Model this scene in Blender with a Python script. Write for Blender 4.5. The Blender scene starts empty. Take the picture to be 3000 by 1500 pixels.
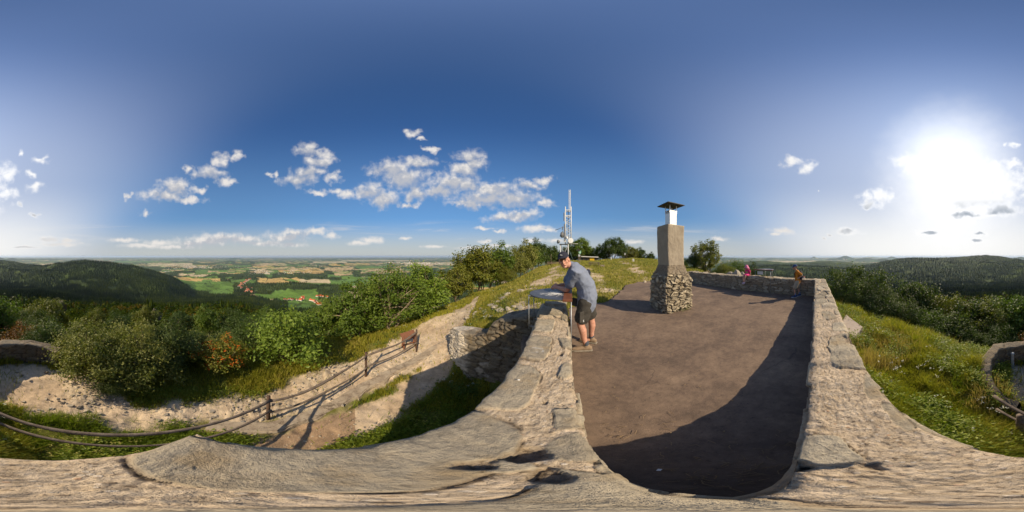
import bpy, math, random
import numpy as np
from mathutils import Vector, Matrix, Euler

rng = np.random.default_rng(11)
random.seed(11)
R = math.radians
SC = bpy.context.scene
COL = SC.collection
CAMZ = 1.6                      # eye height above the terrace floor (m)

# ------------------------------------------------------------------ helpers
def tag(o, label=None, cat=None, group=None, kind=None):
    if label: o['label'] = label
    if cat: o['category'] = cat
    if group: o['group'] = group
    if kind: o['kind'] = kind
    return o

def link(o, parent=None):
    COL.objects.link(o)
    if parent is not None:
        o.parent = parent
    return o

def empty(name, loc=(0, 0, 0), rz=0.0, sc=1.0):
    o = bpy.data.objects.new(name, None)
    COL.objects.link(o)
    o.location = loc
    o.rotation_euler = (0, 0, rz)
    o.scale = (sc, sc, sc)
    o.empty_display_size = 0.2
    return o

def copy_tree(root, parent=None):
    c = root.copy()
    COL.objects.link(c)
    if parent is not None:
        c.parent = parent
    for ch in list(root.children):
        copy_tree(ch, c)
    return c

def pol(az, d, z=0.0):
    a = R(az)
    return Vector((d * math.sin(a), d * math.cos(a), z))

def mesh_np(name, V, F, mats, smooth=False, midx=None, attrs=None):
    V = np.asarray(V, np.float32); F = np.asarray(F, np.int32)
    k = F.shape[1]
    me = bpy.data.meshes.new(name)
    me.vertices.add(len(V)); me.vertices.foreach_set('co', V.ravel())
    me.loops.add(F.size); me.loops.foreach_set('vertex_index', F.ravel())
    me.polygons.add(len(F))
    me.polygons.foreach_set('loop_start', np.arange(0, F.size, k, dtype=np.int32))
    if midx is not None:
        me.polygons.foreach_set('material_index', np.asarray(midx, np.int32))
    me.polygons.foreach_set('use_smooth', np.full(len(F), bool(smooth)))
    for m in (mats if isinstance(mats, (list, tuple)) else [mats]):
        me.materials.append(m)
    for an, av in (attrs or {}).items():
        av = np.asarray(av, np.float32)
        if av.ndim == 1:
            a = me.attributes.new(an, 'FLOAT', 'POINT'); a.data.foreach_set('value', av)
        else:
            if av.shape[1] == 3:
                av = np.concatenate([av, np.ones((len(av), 1), np.float32)], 1)
            a = me.attributes.new(an, 'FLOAT_COLOR', 'POINT'); a.data.foreach_set('color', av.ravel())
    me.update(calc_edges=True)
    me.validate()
    return me

def obj_np(name, *a, parent=None, **k):
    o = bpy.data.objects.new(name, mesh_np(name, *a, **k))
    return link(o, parent)

class MB:
    """Collects shapes and builds them as one mesh object."""
    def __init__(self):
        self.v = []; self.f = []; self.mi = []; self.M = Matrix.Identity(4); self.cur = 0
    def add(self, vs, fs):
        b = len(self.v)
        self.v += [self.M @ Vector(p) for p in vs]
        self.f += [[i + b for i in f] for f in fs]
        self.mi += [self.cur] * len(fs)
        return self
    def box(self, c, s, rot=None, taper=1.0):
        x, y, z = s[0] / 2, s[1] / 2, s[2] / 2
        m = rot.to_matrix() if rot is not None else Matrix.Identity(3)
        vs = []
        for dz in (-1, 1):
            t = 1.0 if dz < 0 else taper
            for dx, dy in ((-1, -1), (1, -1), (1, 1), (-1, 1)):
                vs.append(Vector(c) + m @ Vector((dx * x * t, dy * y * t, dz * z)))
        return self.add(vs, [(0, 3, 2, 1), (4, 5, 6, 7), (0, 1, 5, 4), (1, 2, 6, 5), (2, 3, 7, 6), (3, 0, 4, 7)])
    def beam(self, p0, p1, w, h=None):
        """square bar between two points"""
        h = h or w
        p0, p1 = Vector(p0), Vector(p1); d = (p1 - p0).normalized()
        up = Vector((0, 0, 1)) if abs(d.z) < 0.95 else Vector((1, 0, 0))
        s = d.cross(up).normalized(); u = s.cross(d)
        vs = []
        for p in (p0, p1):
            for a, b in ((-1, -1), (1, -1), (1, 1), (-1, 1)):
                vs.append(p + s * a * w / 2 + u * b * h / 2)
        return self.add(vs, [(0, 3, 2, 1), (4, 5, 6, 7), (0, 1, 5, 4), (1, 2, 6, 5), (2, 3, 7, 6), (3, 0, 4, 7)])
    def tube(self, pts, rad, n=8, flat=1.0, side=None, cap=True):
        pts = [Vector(p) for p in pts]
        if not isinstance(rad, (list, tuple)): rad = [rad] * len(pts)
        vs = []; fs = []
        k = len(pts)
        prev = None
        for i, p in enumerate(pts):
            d = (pts[min(i + 1, k - 1)] - pts[max(i - 1, 0)]).normalized()
            if side is not None:
                s = Vector(side); s = (s - d * s.dot(d)).normalized()
            elif prev is not None:
                s = (prev - d * prev.dot(d)).normalized()
            else:
                up = Vector((0, 0, 1)) if abs(d.z) < 0.9 else Vector((1, 0, 0))
                s = d.cross(up).normalized()
            prev = s
            u = d.cross(s)
            r = rad[i]
            ra, rb = (r if isinstance(r, (tuple, list)) else (r, r * flat))
            for j in range(n):
                a = 2 * math.pi * j / n
                vs.append(p + s * math.cos(a) * ra + u * math.sin(a) * rb)
        for i in range(k - 1):
            for j in range(n):
                a, b = i * n + j, i * n + (j + 1) % n
                fs.append((a, b, b + n, a + n))
        if cap:
            fs.append(tuple(range(n))[::-1]); fs.append(tuple(range((k - 1) * n, k * n)))
        return self.add(vs, fs)
    def limb(self, pts, rad, n=12, flat=1.0, side=None):
        """tube with rounded ends"""
        pts = [Vector(p) for p in pts]
        r0, r1 = rad[0], rad[-1]
        a0 = r0 if not isinstance(r0, (tuple, list)) else min(r0)
        a1 = r1 if not isinstance(r1, (tuple, list)) else min(r1)
        d0 = (pts[0] - pts[1]).normalized(); d1 = (pts[-1] - pts[-2]).normalized()
        def sc(r, f): return (r[0] * f, r[1] * f) if isinstance(r, (tuple, list)) else r * f
        P = [pts[0] + d0 * a0 * .95, pts[0] + d0 * a0 * .6] + pts + [pts[-1] + d1 * a1 * .6, pts[-1] + d1 * a1 * .95]
        Q = [sc(r0, .3), sc(r0, .8)] + list(rad) + [sc(r1, .8), sc(r1, .3)]
        return self.tube(P, Q, n, flat, side)
    def ell(self, c, r, n=12, m=8, rot=None, zmin=-1.0):
        mt = rot.to_matrix() if rot is not None else Matrix.Identity(3)
        c = Vector(c); vs = []; fs = []
        for i in range(m + 1):
            z = max(math.sin(-math.pi / 2 + math.pi * i / m), zmin)
            q = math.sqrt(max(0, 1 - z * z)) if i not in (0, m) or zmin > -1 else 0.0
            if i == 0 and zmin > -1: q = 0.0
            for j in range(n):
                a = 2 * math.pi * j / n
                vs.append(c + mt @ Vector((r[0] * q * math.cos(a), r[1] * q * math.sin(a), r[2] * z)))
        for i in range(m):
            for j in range(n):
                a, b = i * n + j, i * n + (j + 1) % n
                fs.append((a, b, b + n, a + n))
        return self.add(vs, fs)
    def prism(self, poly, z0, z1, top=None):
        n = len(poly); top = top or poly
        vs = [(p[0], p[1], z0) for p in poly] + [(p[0], p[1], z1) for p in top]
        fs = [tuple(range(n))[::-1], tuple(range(n, 2 * n))]
        fs += [(i, (i + 1) % n, (i + 1) % n + n, i + n) for i in range(n)]
        return self.add(vs, fs)
    def build(self, name, mats, parent=None, smooth=False, remesh=None, smooth_it=0, bevel=0.0):
        me = bpy.data.meshes.new(name)
        me.from_pydata([tuple(p) for p in self.v], [], self.f)
        mats = mats if isinstance(mats, (list, tuple)) else [mats]
        for m in mats: me.materials.append(m)
        for p, i in zip(me.polygons, self.mi):
            p.material_index = i
            p.use_smooth = bool(smooth)
        me.update()
        o = bpy.data.objects.new(name, me)
        link(o, parent)
        if bevel:
            b = o.modifiers.new('bevel', 'BEVEL'); b.width = bevel; b.segments = 2; b.limit_method = 'ANGLE'
        if remesh:
            r = o.modifiers.new('remesh', 'REMESH'); r.mode = 'VOXEL'; r.voxel_size = remesh; r.use_smooth_shade = True
            if smooth_it:
                s = o.modifiers.new('smooth', 'SMOOTH'); s.iterations = smooth_it; s.factor = .5
        return o

# ------------------------------------------------------------------ numpy noise
_perm = np.random.default_rng(5).random((256, 256)).astype(np.float32)
def vnoise(x, y, off=0):
    x = np.asarray(x, np.float64) + off * 17.31; y = np.asarray(y, np.float64) + off * 9.77
    xi = np.floor(x).astype(int); yi = np.floor(y).astype(int)
    fx = x - xi; fy = y - yi
    fx = fx * fx * (3 - 2 * fx); fy = fy * fy * (3 - 2 * fy)
    a = _perm[xi & 255, yi & 255]; b = _perm[(xi + 1) & 255, yi & 255]
    c = _perm[xi & 255, (yi + 1) & 255]; d = _perm[(xi + 1) & 255, (yi + 1) & 255]
    return (a * (1 - fx) + b * fx) * (1 - fy) + (c * (1 - fx) + d * fx) * fy
def fbm(x, y, oct=4, off=0):
    s = 0; a = .5; t = 0
    for o in range(oct):
        s = s + a * vnoise(x * 2 ** o, y * 2 ** o, off + o * 3); t += a; a *= .5
    return s / t
def sstep(a, b, x):
    t = np.clip((x - a) / (b - a), 0, 1); return t * t * (3 - 2 * t)

def voronoi(x, y, jit=.8, seed=0):
    """returns F1, F2, cell random value (unit cells)"""
    xi = np.floor(x).astype(int); yi = np.floor(y).astype(int)
    f1 = np.full(x.shape, 9.); f2 = np.full(x.shape, 9.); cid = np.zeros(x.shape); cid2 = np.zeros(x.shape)
    for dx in (-1, 0, 1):
        for dy in (-1, 0, 1):
            cx, cy = xi + dx, yi + dy
            hx = _perm[(cx * 7 + seed * 31) & 255, (cy * 13 + 5) & 255]; hy = _perm[(cx * 11 + 91) & 255, (cy * 3 + seed * 17) & 255]
            hr = _perm[(cx * 5 + 33) & 255, (cy * 19 + seed * 7) & 255]
            d = np.hypot(cx + .5 + (hx - .5) * jit - x, cy + .5 + (hy - .5) * jit - y)
            n1 = d < f1
            f2 = np.where(n1, f1, np.minimum(f2, d))
            cid = np.where(n1, hr, cid); f1 = np.where(n1, d, f1)
    return f1, f2, cid

# ------------------------------------------------------------------ node helpers
class NT:
    def __init__(self, tree):
        self.t = tree; self.n = tree.nodes; self.l = tree.links
    def node(self, ty, **kw):
        nd = self.n.new(ty)
        for k, v in kw.items(): setattr(nd, k, v)
        return nd
    def put(self, sock, v):
        if v is None: return
        if isinstance(v, bpy.types.NodeSocket): self.l.new(v, sock)
        else:
            if sock.type == 'RGBA' and not hasattr(v, '__len__'): v = (v, v, v, 1)
            if sock.type == 'RGBA' and len(v) == 3: v = (*v, 1)
            sock.default_value = v
    def math(self, op, a, b=None, c=None, clamp=False):
        nd = self.node('ShaderNodeMath', operation=op, use_clamp=clamp)
        for i, v in enumerate((a, b, c)): self.put(nd.inputs[i], v)
        return nd.outputs[0]
    def vmath(self, op, a, b=None, c=None):
        nd = self.node('ShaderNodeVectorMath', operation=op)
        for i, v in enumerate((a, b, c)):
            if v is not None: self.put(nd.inputs[i], v)
        return nd.outputs['Value'] if op in ('LENGTH', 'DOT_PRODUCT', 'DISTANCE') else nd.outputs[0]
    def noise(self, vec, scale, detail=4, rough=.55, dist=0.0):
        nd = self.node('ShaderNodeTexNoise')
        self.put(nd.inputs['Vector'], vec); nd.inputs['Scale'].default_value = scale
        nd.inputs['Detail'].default_value = detail; nd.inputs['Roughness'].default_value = rough
        nd.inputs['Distortion'].default_value = dist
        return nd
    def maprange(self, v, a, b, c=0.0, d=1.0, smooth=False):
        nd = self.node('ShaderNodeMapRange', interpolation_type='SMOOTHSTEP' if smooth else 'LINEAR')
        self.put(nd.inputs[0], v)
        for i, q in enumerate((a, b, c, d)): self.put(nd.inputs[i + 1], q)
        return nd.outputs[0]
    def mix(self, f, a, b, blend='MIX'):
        nd = self.node('ShaderNodeMix', data_type='RGBA', blend_type=blend)
        self.put(nd.inputs[0], f); self.put(nd.inputs[6], a); self.put(nd.inputs[7], b)
        return nd.outputs[2]
    def ramp(self, f, stops, interp='LINEAR'):
        nd = self.node('ShaderNodeValToRGB'); cr = nd.color_ramp; cr.interpolation = interp
        while len(cr.elements) > 1: cr.elements.remove(cr.elements[-1])
        for i, (p, c) in enumerate(stops):
            e = cr.elements[0] if i == 0 else cr.elements.new(p)
            e.position = p; e.color = (*c, 1) if len(c) == 3 else c
        self.put(nd.inputs[0], f)
        return nd.outputs[0]
    def attr(self, name):
        return self.node('ShaderNodeAttribute', attribute_name=name)
    def bump(self, h, strength=.5, dist=.01):
        nd = self.node('ShaderNodeBump'); nd.inputs['Strength'].default_value = strength
        nd.inputs['Distance'].default_value = dist
        self.put(nd.inputs['Height'], h)
        return nd.outputs[0]
    def pos(self):
        return self.node('ShaderNodeNewGeometry').outputs['Position']
    def obj(self):
        return self.node('ShaderNodeTexCoord').outputs['Object']

def new_mat(name):
    m = bpy.data.materials.new(name); m.use_nodes = True
    nt = NT(m.node_tree)
    for n in list(nt.n): nt.n.remove(n)
    out = nt.node('ShaderNodeOutputMaterial')
    return m, nt, out

def principled(nt, out, col, rough=.8, metal=0.0, normal=None, spec=.3):
    b = nt.node('ShaderNodeBsdfPrincipled')
    nt.put(b.inputs['Base Color'], col); nt.put(b.inputs['Roughness'], rough); nt.put(b.inputs['Metallic'], metal)
    b.inputs['Specular IOR Level'].default_value = spec
    if normal is not None: nt.put(b.inputs['Normal'], normal)
    nt.l.new(b.outputs[0], out.inputs['Surface'])
    return b

def mat_noise(name, c1, c2, scale=8, rough=.8, metal=0.0, bump=.0, bdist=.01, bscale=None, spec=.3, world=False, stretch=None):
    m, nt, out = new_mat(name)
    co = nt.pos() if world else nt.obj()
    if stretch is not None: co = nt.vmath('MULTIPLY', co, stretch)
    nz = nt.noise(co, scale, 5, .6)
    col = nt.mix(nt.maprange(nz.outputs[0], .3, .7), c1, c2)
    nrm = None
    if bump:
        nrm = nt.bump(nt.noise(co, bscale or scale * 4, 6, .65).outputs[0], bump, bdist)
    principled(nt, out, col, rough, metal, nrm, spec)
    return m

def mat_leaf(name, cols, transl=.35, world_var=True, rough=.5):
    """foliage: colour changes leaf by leaf and, slowly, across the plant"""
    m, nt, out = new_mat(name)
    rnd = nt.node('ShaderNodeNewGeometry').outputs['Random Per Island']
    stops = [(i / max(1, len(cols) - 1), c) for i, c in enumerate(cols)]
    f = rnd
    if world_var:
        nz = nt.noise(nt.pos(), .9, 2)
        f = nt.math('ADD', nt.math('MULTIPLY', rnd, .6), nt.maprange(nz.outputs[0], .3, .7, 0, .4))
    col = nt.ramp(f, stops)
    d = nt.node('ShaderNodeBsdfPrincipled'); nt.put(d.inputs['Base Color'], col)
    d.inputs['Roughness'].default_value = rough; d.inputs['Specular IOR Level'].default_value = .3
    t = nt.node('ShaderNodeBsdfTranslucent')
    nt.put(t.inputs['Color'], nt.mix(1.0, col, (1.0, 1.15, .55), 'MULTIPLY'))
    mx = nt.node('ShaderNodeMixShader'); mx.inputs[0].default_value = transl
    nt.l.new(d.outputs[0], mx.inputs[1]); nt.l.new(t.outputs[0], mx.inputs[2])
    nt.l.new(mx.outputs[0], out.inputs['Surface'])
    return m
SKY_STR = .082
SUN_STR = 5.0
EXPOSURE = 0.3
HAZE_D = 2.8e-5
SKY_TINT = (.60, 1.02, 1.42)
VEIL2 = (.16, .315, .49)
CLOUD_LIT = (.84, .80, .76)
CLOUD_DARK = (.52, .53, .57)
VEIL = (.55, .56, .535)
# ================================================================== TERRAIN
PLAIN = -380.0
# terrace outline (inner faces of the parapet) in plan
E1 = Vector((math.sin(R(20.8)), math.cos(R(20.8))))       # along the short parapet
E2 = Vector((math.sin(R(110.8)), math.cos(R(110.8))))
IN = [(1.19, 2.98), (.075, .012), (6.10, -1.80), (7.12, .25), (8.78, 4.73)]     # inner face, short parapet end -> far end
ASPH = IN + [(8.9, 5.3), (7.9, 6.75), (6.9, 7.15), (5.6, 6.75), (4.2, 5.55), (2.95, 4.62), (2.25, 4.78), (1.65, 4.55), (1.2, 3.3)]

def in_poly(x, y, poly):
    ins = np.zeros(np.shape(x), bool); n = len(poly); j = n - 1
    for i in range(n):
        xi, yi = poly[i]; xj, yj = poly[j]
        c = ((yi > y) != (yj > y)) & (x < (xj - xi) * (y - yi) / (yj - yi + 1e-12) + xi)
        ins ^= c; j = i
    return ins

LEFT = [(.3, -2.1), (2.0, -2.05), (3, -1.95), (4, -1.95), (5, -2.1), (6, -2.5), (8, -3.5), (10, -4.6), (15, -7), (20, -9.2), (30, -13.5), (45, -19), (70, -28),
        (120, -45), (200, -70), (350, -118), (600, -190), (1000, -290), (1450, -352), (1750, PLAIN), (50000, PLAIN)]
VILL = [(.3, -2.1), (2.0, -2.1), (3, -2.0), (4, -1.92), (5, -1.95), (6.5, -2.1), (8, -2.8), (10, -4), (15, -7), (20, -10), (30, -15), (45, -22), (70, -33), (120, -54),
        (200, -88), (350, -146), (600, -236), (900, -318), (1180, -374), (1400, PLAIN), (50000, PLAIN)]
RIDGEV = [(.3, -2.1), (3, -1.95), (4.5, -1.9), (6, -2.6), (8, -3.8), (11, -5.5), (20, -9.5), (40, -18), (80, -33), (200, -66), (500, -128), (900, -190), (1500, -255), (2600, -310), (6000, -360), (9000, PLAIN), (50000, PLAIN)]
COLS = {
 -180: RIDGEV, -165: RIDGEV,
 -150: [(.3, -2.1), (3, -1.92), (4.4, -1.95), (5.4, -2.6), (8, -3.9), (11, -5.6), (20, -10), (40, -18), (80, -31), (200, -68), (500, -150), (900, -215), (1400, -290), (2600, -350), (5000, PLAIN), (50000, PLAIN)],
 -132: LEFT, -112: LEFT, -95: LEFT,
 -80: VILL, -60: VILL,
 -45: [(.3, -2.1), (2.5, -2.1), (3.4, -2.05), (4.2, -1.9), (6, -1.85), (7.2, -1.95), (9, -2.8), (12, -4.6), (20, -10), (45, -22), (120, -54), (350, -146), (900, -318), (1180, -374), (1400, PLAIN), (50000, PLAIN)],
 -33: [(.3, -2.1), (3.3, -2.08), (4.5, -1.95), (6, -1.8), (8.3, -1.75), (9.5, -2.1), (12, -3.4), (16, -5.6), (30, -13), (70, -31), (350, -140), (900, -318), (1180, -374), (1400, PLAIN), (50000, PLAIN)],
 -22: [(.3, -2.1), (3.6, -2.05), (4.8, -1.75), (6, -1.5), (8, -1.35), (10, -1.5), (12, -2.2), (16, -4.0), (30, -10), (70, -26), (350, -130), (900, -300), (1300, PLAIN), (50000, PLAIN)],
 -14: [(.3, -2.1), (3.3, -2.1), (3.9, -2.0), (4.3, -.75), (6, -.9), (8, -1.05), (10, -1.15), (13, -1.45), (17, -2.8), (30, -8), (70, -22), (350, -125), (900, -290), (1300, PLAIN), (50000, PLAIN)],
 -7: [(.3, -2.1), (3.2, -2.1), (3.6, -1.4), (3.9, -.35), (5, -.45), (8, -.6), (12, -.95), (16, -1.6), (20, -3), (30, -7), (70, -20), (350, -120), (900, -285), (1350, PLAIN), (50000, PLAIN)],
 2: [(.3, -2.1), (2.9, -2.0), (3.3, -1.2), (3.6, -.05), (5, -.1), (8, -.15), (12, -.4), (18, -.9), (24, -1.8), (32, -4), (70, -16), (350, -115), (900, -280), (1400, PLAIN), (50000, PLAIN)],
 9: [(.3, -2.0), (2.6, -1.6), (3.2, -.1), (3.6, .1), (6, .02), (10, .0), (20, -.05), (30, -.4), (42, -2.2), (70, -9), (150, -35), (350, -110), (900, -280), (1500, PLAIN), (50000, PLAIN)],
 18: [(.3, -.3), (4, .02), (6, .04), (10, .12), (20, .35), (33, .55), (45, .4), (60, -.8), (100, -8), (350, -105), (900, -280), (1500, PLAIN), (50000, PLAIN)],
 30: [(.3, -.3), (5, -.02), (6, .02), (10, .06), (20, .3), (33, .5), (45, .3), (60, -.6), (100, -8), (350, -105), (900, -280), (1500, PLAIN), (50000, PLAIN)],
 42: [(.3, -.3), (9, -.03), (11, .02), (20, .42), (32, 1.02), (42, 1.0), (60, -.4), (100, -8), (350, -105), (900, -280), (1600, PLAIN), (50000, PLAIN)],
 55: [(.3, -.3), (9.5, -.03), (11, .02), (20, .4), (30, .65), (40, .3), (60, -2), (100, -10), (350, -100), (900, -270), (2000, PLAIN), (50000, PLAIN)],
 66: [(.3, -.3), (9.6, -.05), (11, .1), (15, .25), (20, .1), (27, -.8), (40, -5), (100, -22), (350, -100), (900, -240), (2500, -350), (5000, PLAIN), (50000, PLAIN)],
 78: [(.3, -.3), (7.9, -.1), (9, -.05), (11, -.15), (14, -.8), (20, -3.2), (40, -13), (100, -33), (350, -100), (900, -190), (2500, -300), (7000, PLAIN), (50000, PLAIN)],
 92: [(.3, -.3), (7.4, -.5), (9, -.9), (12, -2), (20, -5.5), (40, -15), (100, -38), (350, -105), (800, -165), (1500, -215), (2800, -290), (8000, PLAIN), (50000, PLAIN)],
 107: [(.3, -.45), (7.0, -.55), (9, -1.1), (12, -2.6), (20, -7), (40, -16), (100, -40), (350, -105), (800, -170), (1500, -225), (2800, -300), (8000, PLAIN), (50000, PLAIN)],
 120: [(.3, -.6), (3, -.65), (7, -.95), (8.6, -1.3), (11, -3.0), (20, -8), (40, -17), (100, -40), (350, -105), (800, -170), (1500, -235), (2800, -310), (8000, PLAIN), (50000, PLAIN)],
 135: [(.3, -.85), (3, -.95), (6, -1.2), (7.3, -1.7), (11, -4.2), (20, -9), (40, -17.5), (100, -38), (350, -100), (800, -170), (1500, -245), (2800, -320), (8000, PLAIN), (50000, PLAIN)],
 152: [(.3, -1.05), (3, -1.15), (4.8, -1.35), (6.2, -2.0), (11, -5.2), (20, -9.5), (40, -18), (100, -36), (350, -98), (800, -170), (1500, -250), (2800, -320), (8000, PLAIN), (50000, PLAIN)],
 165: [(.3, -1.35), (2, -1.4), (3.3, -1.2), (4.6, -1.45), (6, -2.5), (11, -5.5), (20, -9.5), (40, -18), (100, -35), (350, -95), (900, -185), (1500, -252), (2700, -315), (8000, PLAIN), (50000, PLAIN)],
 173: [(.3, -1.7), (2, -1.7), (2.5, -1.5), (3.0, -1.7), (4.5, -1.75), (6, -2.6), (11, -5.5), (20, -9.5), (40, -18), (100, -35), (350, -95), (900, -185), (1500, -252), (2700, -312), (8000, PLAIN), (50000, PLAIN)],
}
LR = np.linspace(math.log(.3), math.log(50000), 420)
_az = np.array(sorted(COLS)); _az = np.append(_az, 180)
_tab = []
for a in _az:
    k = COLS[-180 if a == 180 else int(a)]
    kr = np.log([p[0] for p in k]); kz = np.array([p[1] for p in k])
    _tab.append(np.interp(LR, kr, kz))
_tab = np.array(_tab)
# resample on a 1 degree table and soften slightly along the azimuth
_A = np.arange(-180, 181)
TAB = np.array([np.interp(_A, _az, _tab[:, j]) for j in range(len(LR))]).T
_t = TAB[:-1]
for _ in range(2):
    _t = (np.roll(_t, 1, 0) + 2 * _t + np.roll(_t, -1, 0)) / 4
TAB = np.vstack([_t, _t[:1]])

# long crests: (azimuth, elevation of the skyline, distance)
RIDGES = [
 (.55, .35, [(119, -4.6, 2700), (126, -3.3, 2900), (131, -2.0, 3000), (135, -1.25, 3000), (141, -.75, 3000), (150, -.85, 3100), (157, -.6, 3300), (162, -.1, 3500), (166.6, .2, 3600), (171, -.25, 3500), (178, -1.3, 3200),
        (186, -2.4, 2900), (189, -3.1, 2700), (195, -3.6, 2500), (199, -3.0, 2200), (202, -2.7, 2100), (206, -2.0, 2050), (210, -1.75, 2000), (214, -2.2, 1980), (220, -2.75, 1950),
        (226, -3.5, 1900), (230, -4.6, 1850), (236, -6.3, 1750), (241, -8.2, 1650), (246, -11.2, 1520), (249, -13.4, 1450)]),
 (.35, .35, [(70, -3.2, 5000), (78, -2.5, 5000), (85, -1.95, 5000), (89, -1.85, 5000), (93, -2.2, 5000), (97, -2.6, 5000), (103, -2.4, 5000), (108, -1.9, 5000), (112, -1.9, 5000), (117, -2.3, 5000), (121, -2.6, 5000), (127, -2.9, 5000), (132, -3.1, 5000)]),
 (.3, .3, [(74, -4.6, 2200), (82, -4.0, 2300), (90, -3.6, 2400), (99, -3.4, 2400), (106, -3.8, 2400), (114, -4.4, 2300), (121, -5.4, 2000), (128, -6.4, 1700)]),
 (.25, .25, [(166, -2.2, 2300), (176, -3.2, 2300), (184, -4.6, 1900), (192, -5.2, 1700), (200, -5.6, 1500), (208, -5.4, 1500), (218, -6.0, 1500), (228, -7.3, 1400), (238, -9.6, 1250)]),
]
# single hills: azimuth, elevation of the top, distance, half width in degrees, power (1 = cone)
HILLS = [
 (117.2, .22, 16000, 4.4, 1.3), (112.3, -.95, 15000, 3.0, 2), (124.5, -.7, 13000, 6, 2), (130.3, -.85, 11000, 4, 2),
 (84.6, -.68, 17000, 2.4, 1.5), (91.3, -.68, 19000, 4.5, 2), (95, -.8, 19500, 2.5, 2), (106.2, -.05, 21000, 1.5, 1.2), (106.2, -.75, 26000, 5, 2),
 (101, -1.0, 21000, 2, 2), (116, -.55, 22000, 9, 2), (133.5, -.1, 20000, 3, 1.5), (126, -.3, 28000, 5, 2), (150.5, -.3, 14000, 1.6, 1.5), (156, -.42, 14000, 1.5, 2),
 (178.7, -.15, 14000, 4.6, 1.5), (-176, -.7, 14000, 3.5, 2), (-170, -1.0, 15000, 5, 2), (-163, -1.05, 16000, 6, 2), (-161, -.75, 24000, 5, 2), (-151, -.9, 25000, 7, 2), (-142, -.95, 22000, 6, 2),
 (-97.7, -.72, 19000, 4.0, 1.4), (-99.5, -1.7, 9500, 3.2, 2), (-92, -1.75, 9500, 4, 2), (-60.2, -2.4, 6800, 2.6, 2), (-116, -.95, 22000, 6, 2), (-124, -.95, 23000, 6, 2),
 (-65, -1.15, 16000, 4, 2), (-70, -1.1, 17000, 3, 2), (-82, -.95, 23000, 7, 2), (-21, -.75, 22000, 9, 2), (-11, -.45, 20000, 9, 2), (-3, -.3, 20000, 8, 2),
 (-31.5, -4.6, 2600, 3.6, 2), (-77.5, -9.55, 2000, 7.5, 2.4), (-66, -10.2, 1900, 5, 2),
 (64, -.6, 15000, 9, 2), (75, -.5, 17000, 9, 2), (50, -.6, 20000, 9, 2),
]

def H(x, y, detail=True):
    x = np.asarray(x, np.float64); y = np.asarray(y, np.float64)
    r = np.maximum(np.hypot(x, y), .3); az = np.degrees(np.arctan2(x, y))
    fa = np.clip(az + 180, 0, 359.999); ia = fa.astype(int); ta = fa - ia
    fr = np.clip((np.log(r) - LR[0]) / (LR[1] - LR[0]), 0, len(LR) - 1.001); ir = fr.astype(int); tr = fr - ir
    z = (TAB[ia, ir] * (1 - ta) + TAB[ia + 1, ir] * ta) * (1 - tr) + (TAB[ia, ir + 1] * (1 - ta) + TAB[ia + 1, ir + 1] * ta) * tr
    base = z
    azp = np.where(az < 0, az + 360, az)
    top = base.copy()
    for wf, wb, pts in RIDGES:
        pa = np.array([p[0] for p in pts]); pe = np.array([p[1] for p in pts]); pr = np.array([p[2] for p in pts])
        q = azp
        rr = np.interp(q, pa, pr)
        el = np.interp(q, pa, pe)
        fade = sstep(pa[0] - 9, pa[0], q) * (1 - sstep(pa[-1], pa[-1] + 7, q))
        zc = CAMZ + rr * np.tan(np.radians(el))
        t = np.log(r / rr)
        h = np.exp(-(t / np.where(t < 0, wf, wb)) ** 2) * fade
        top = np.maximum(top, base + np.maximum(zc - base, 0) * h)
    for a, el, rh, hw, pw in HILLS:
        s = rh * math.tan(R(hw)) ; cx, cy = rh * math.sin(R(a)), rh * math.cos(R(a))
        d = np.hypot(x - cx, y - cy) / s
        h = np.exp(-(d * 1.35) ** pw) if pw > 1.6 else np.clip(1 - d * .8, 0, 1) ** 1.25
        zc = CAMZ + rh * math.tan(R(el))
        top = np.maximum(top, base + np.maximum(zc - base, 0) * h)
    z = top
    if detail:
        far = sstep(60, 500, r)
        amp = np.where(r > 60, np.minimum(r * .012, 16) * far, 0) * sstep(6, 60, np.abs(z - PLAIN) + .0)
        amp = amp + 1.5 * sstep(1200, 3000, r)
        wl = 130.0
        z = z + amp * (fbm(x / wl, y / wl, 4, 3) - .5) * 2 * np.minimum(1, 1.0)
        wild = sstep(9, 40, r) * (1 - sstep(300, 900, r))
        z = z + wild * .9 * (fbm(x / 9, y / 9, 3, 9) - .5)
        near = (1 - sstep(25, 60, r))
        z = z + near * (.11 * (fbm(x / .9, y / .9, 3, 1) - .5) + .05 * (fbm(x / .16, y / .16, 2, 2) - .5))
    return z

def Hs(x, y):
    return float(H(np.array([x]), np.array([y]))[0])

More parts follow.
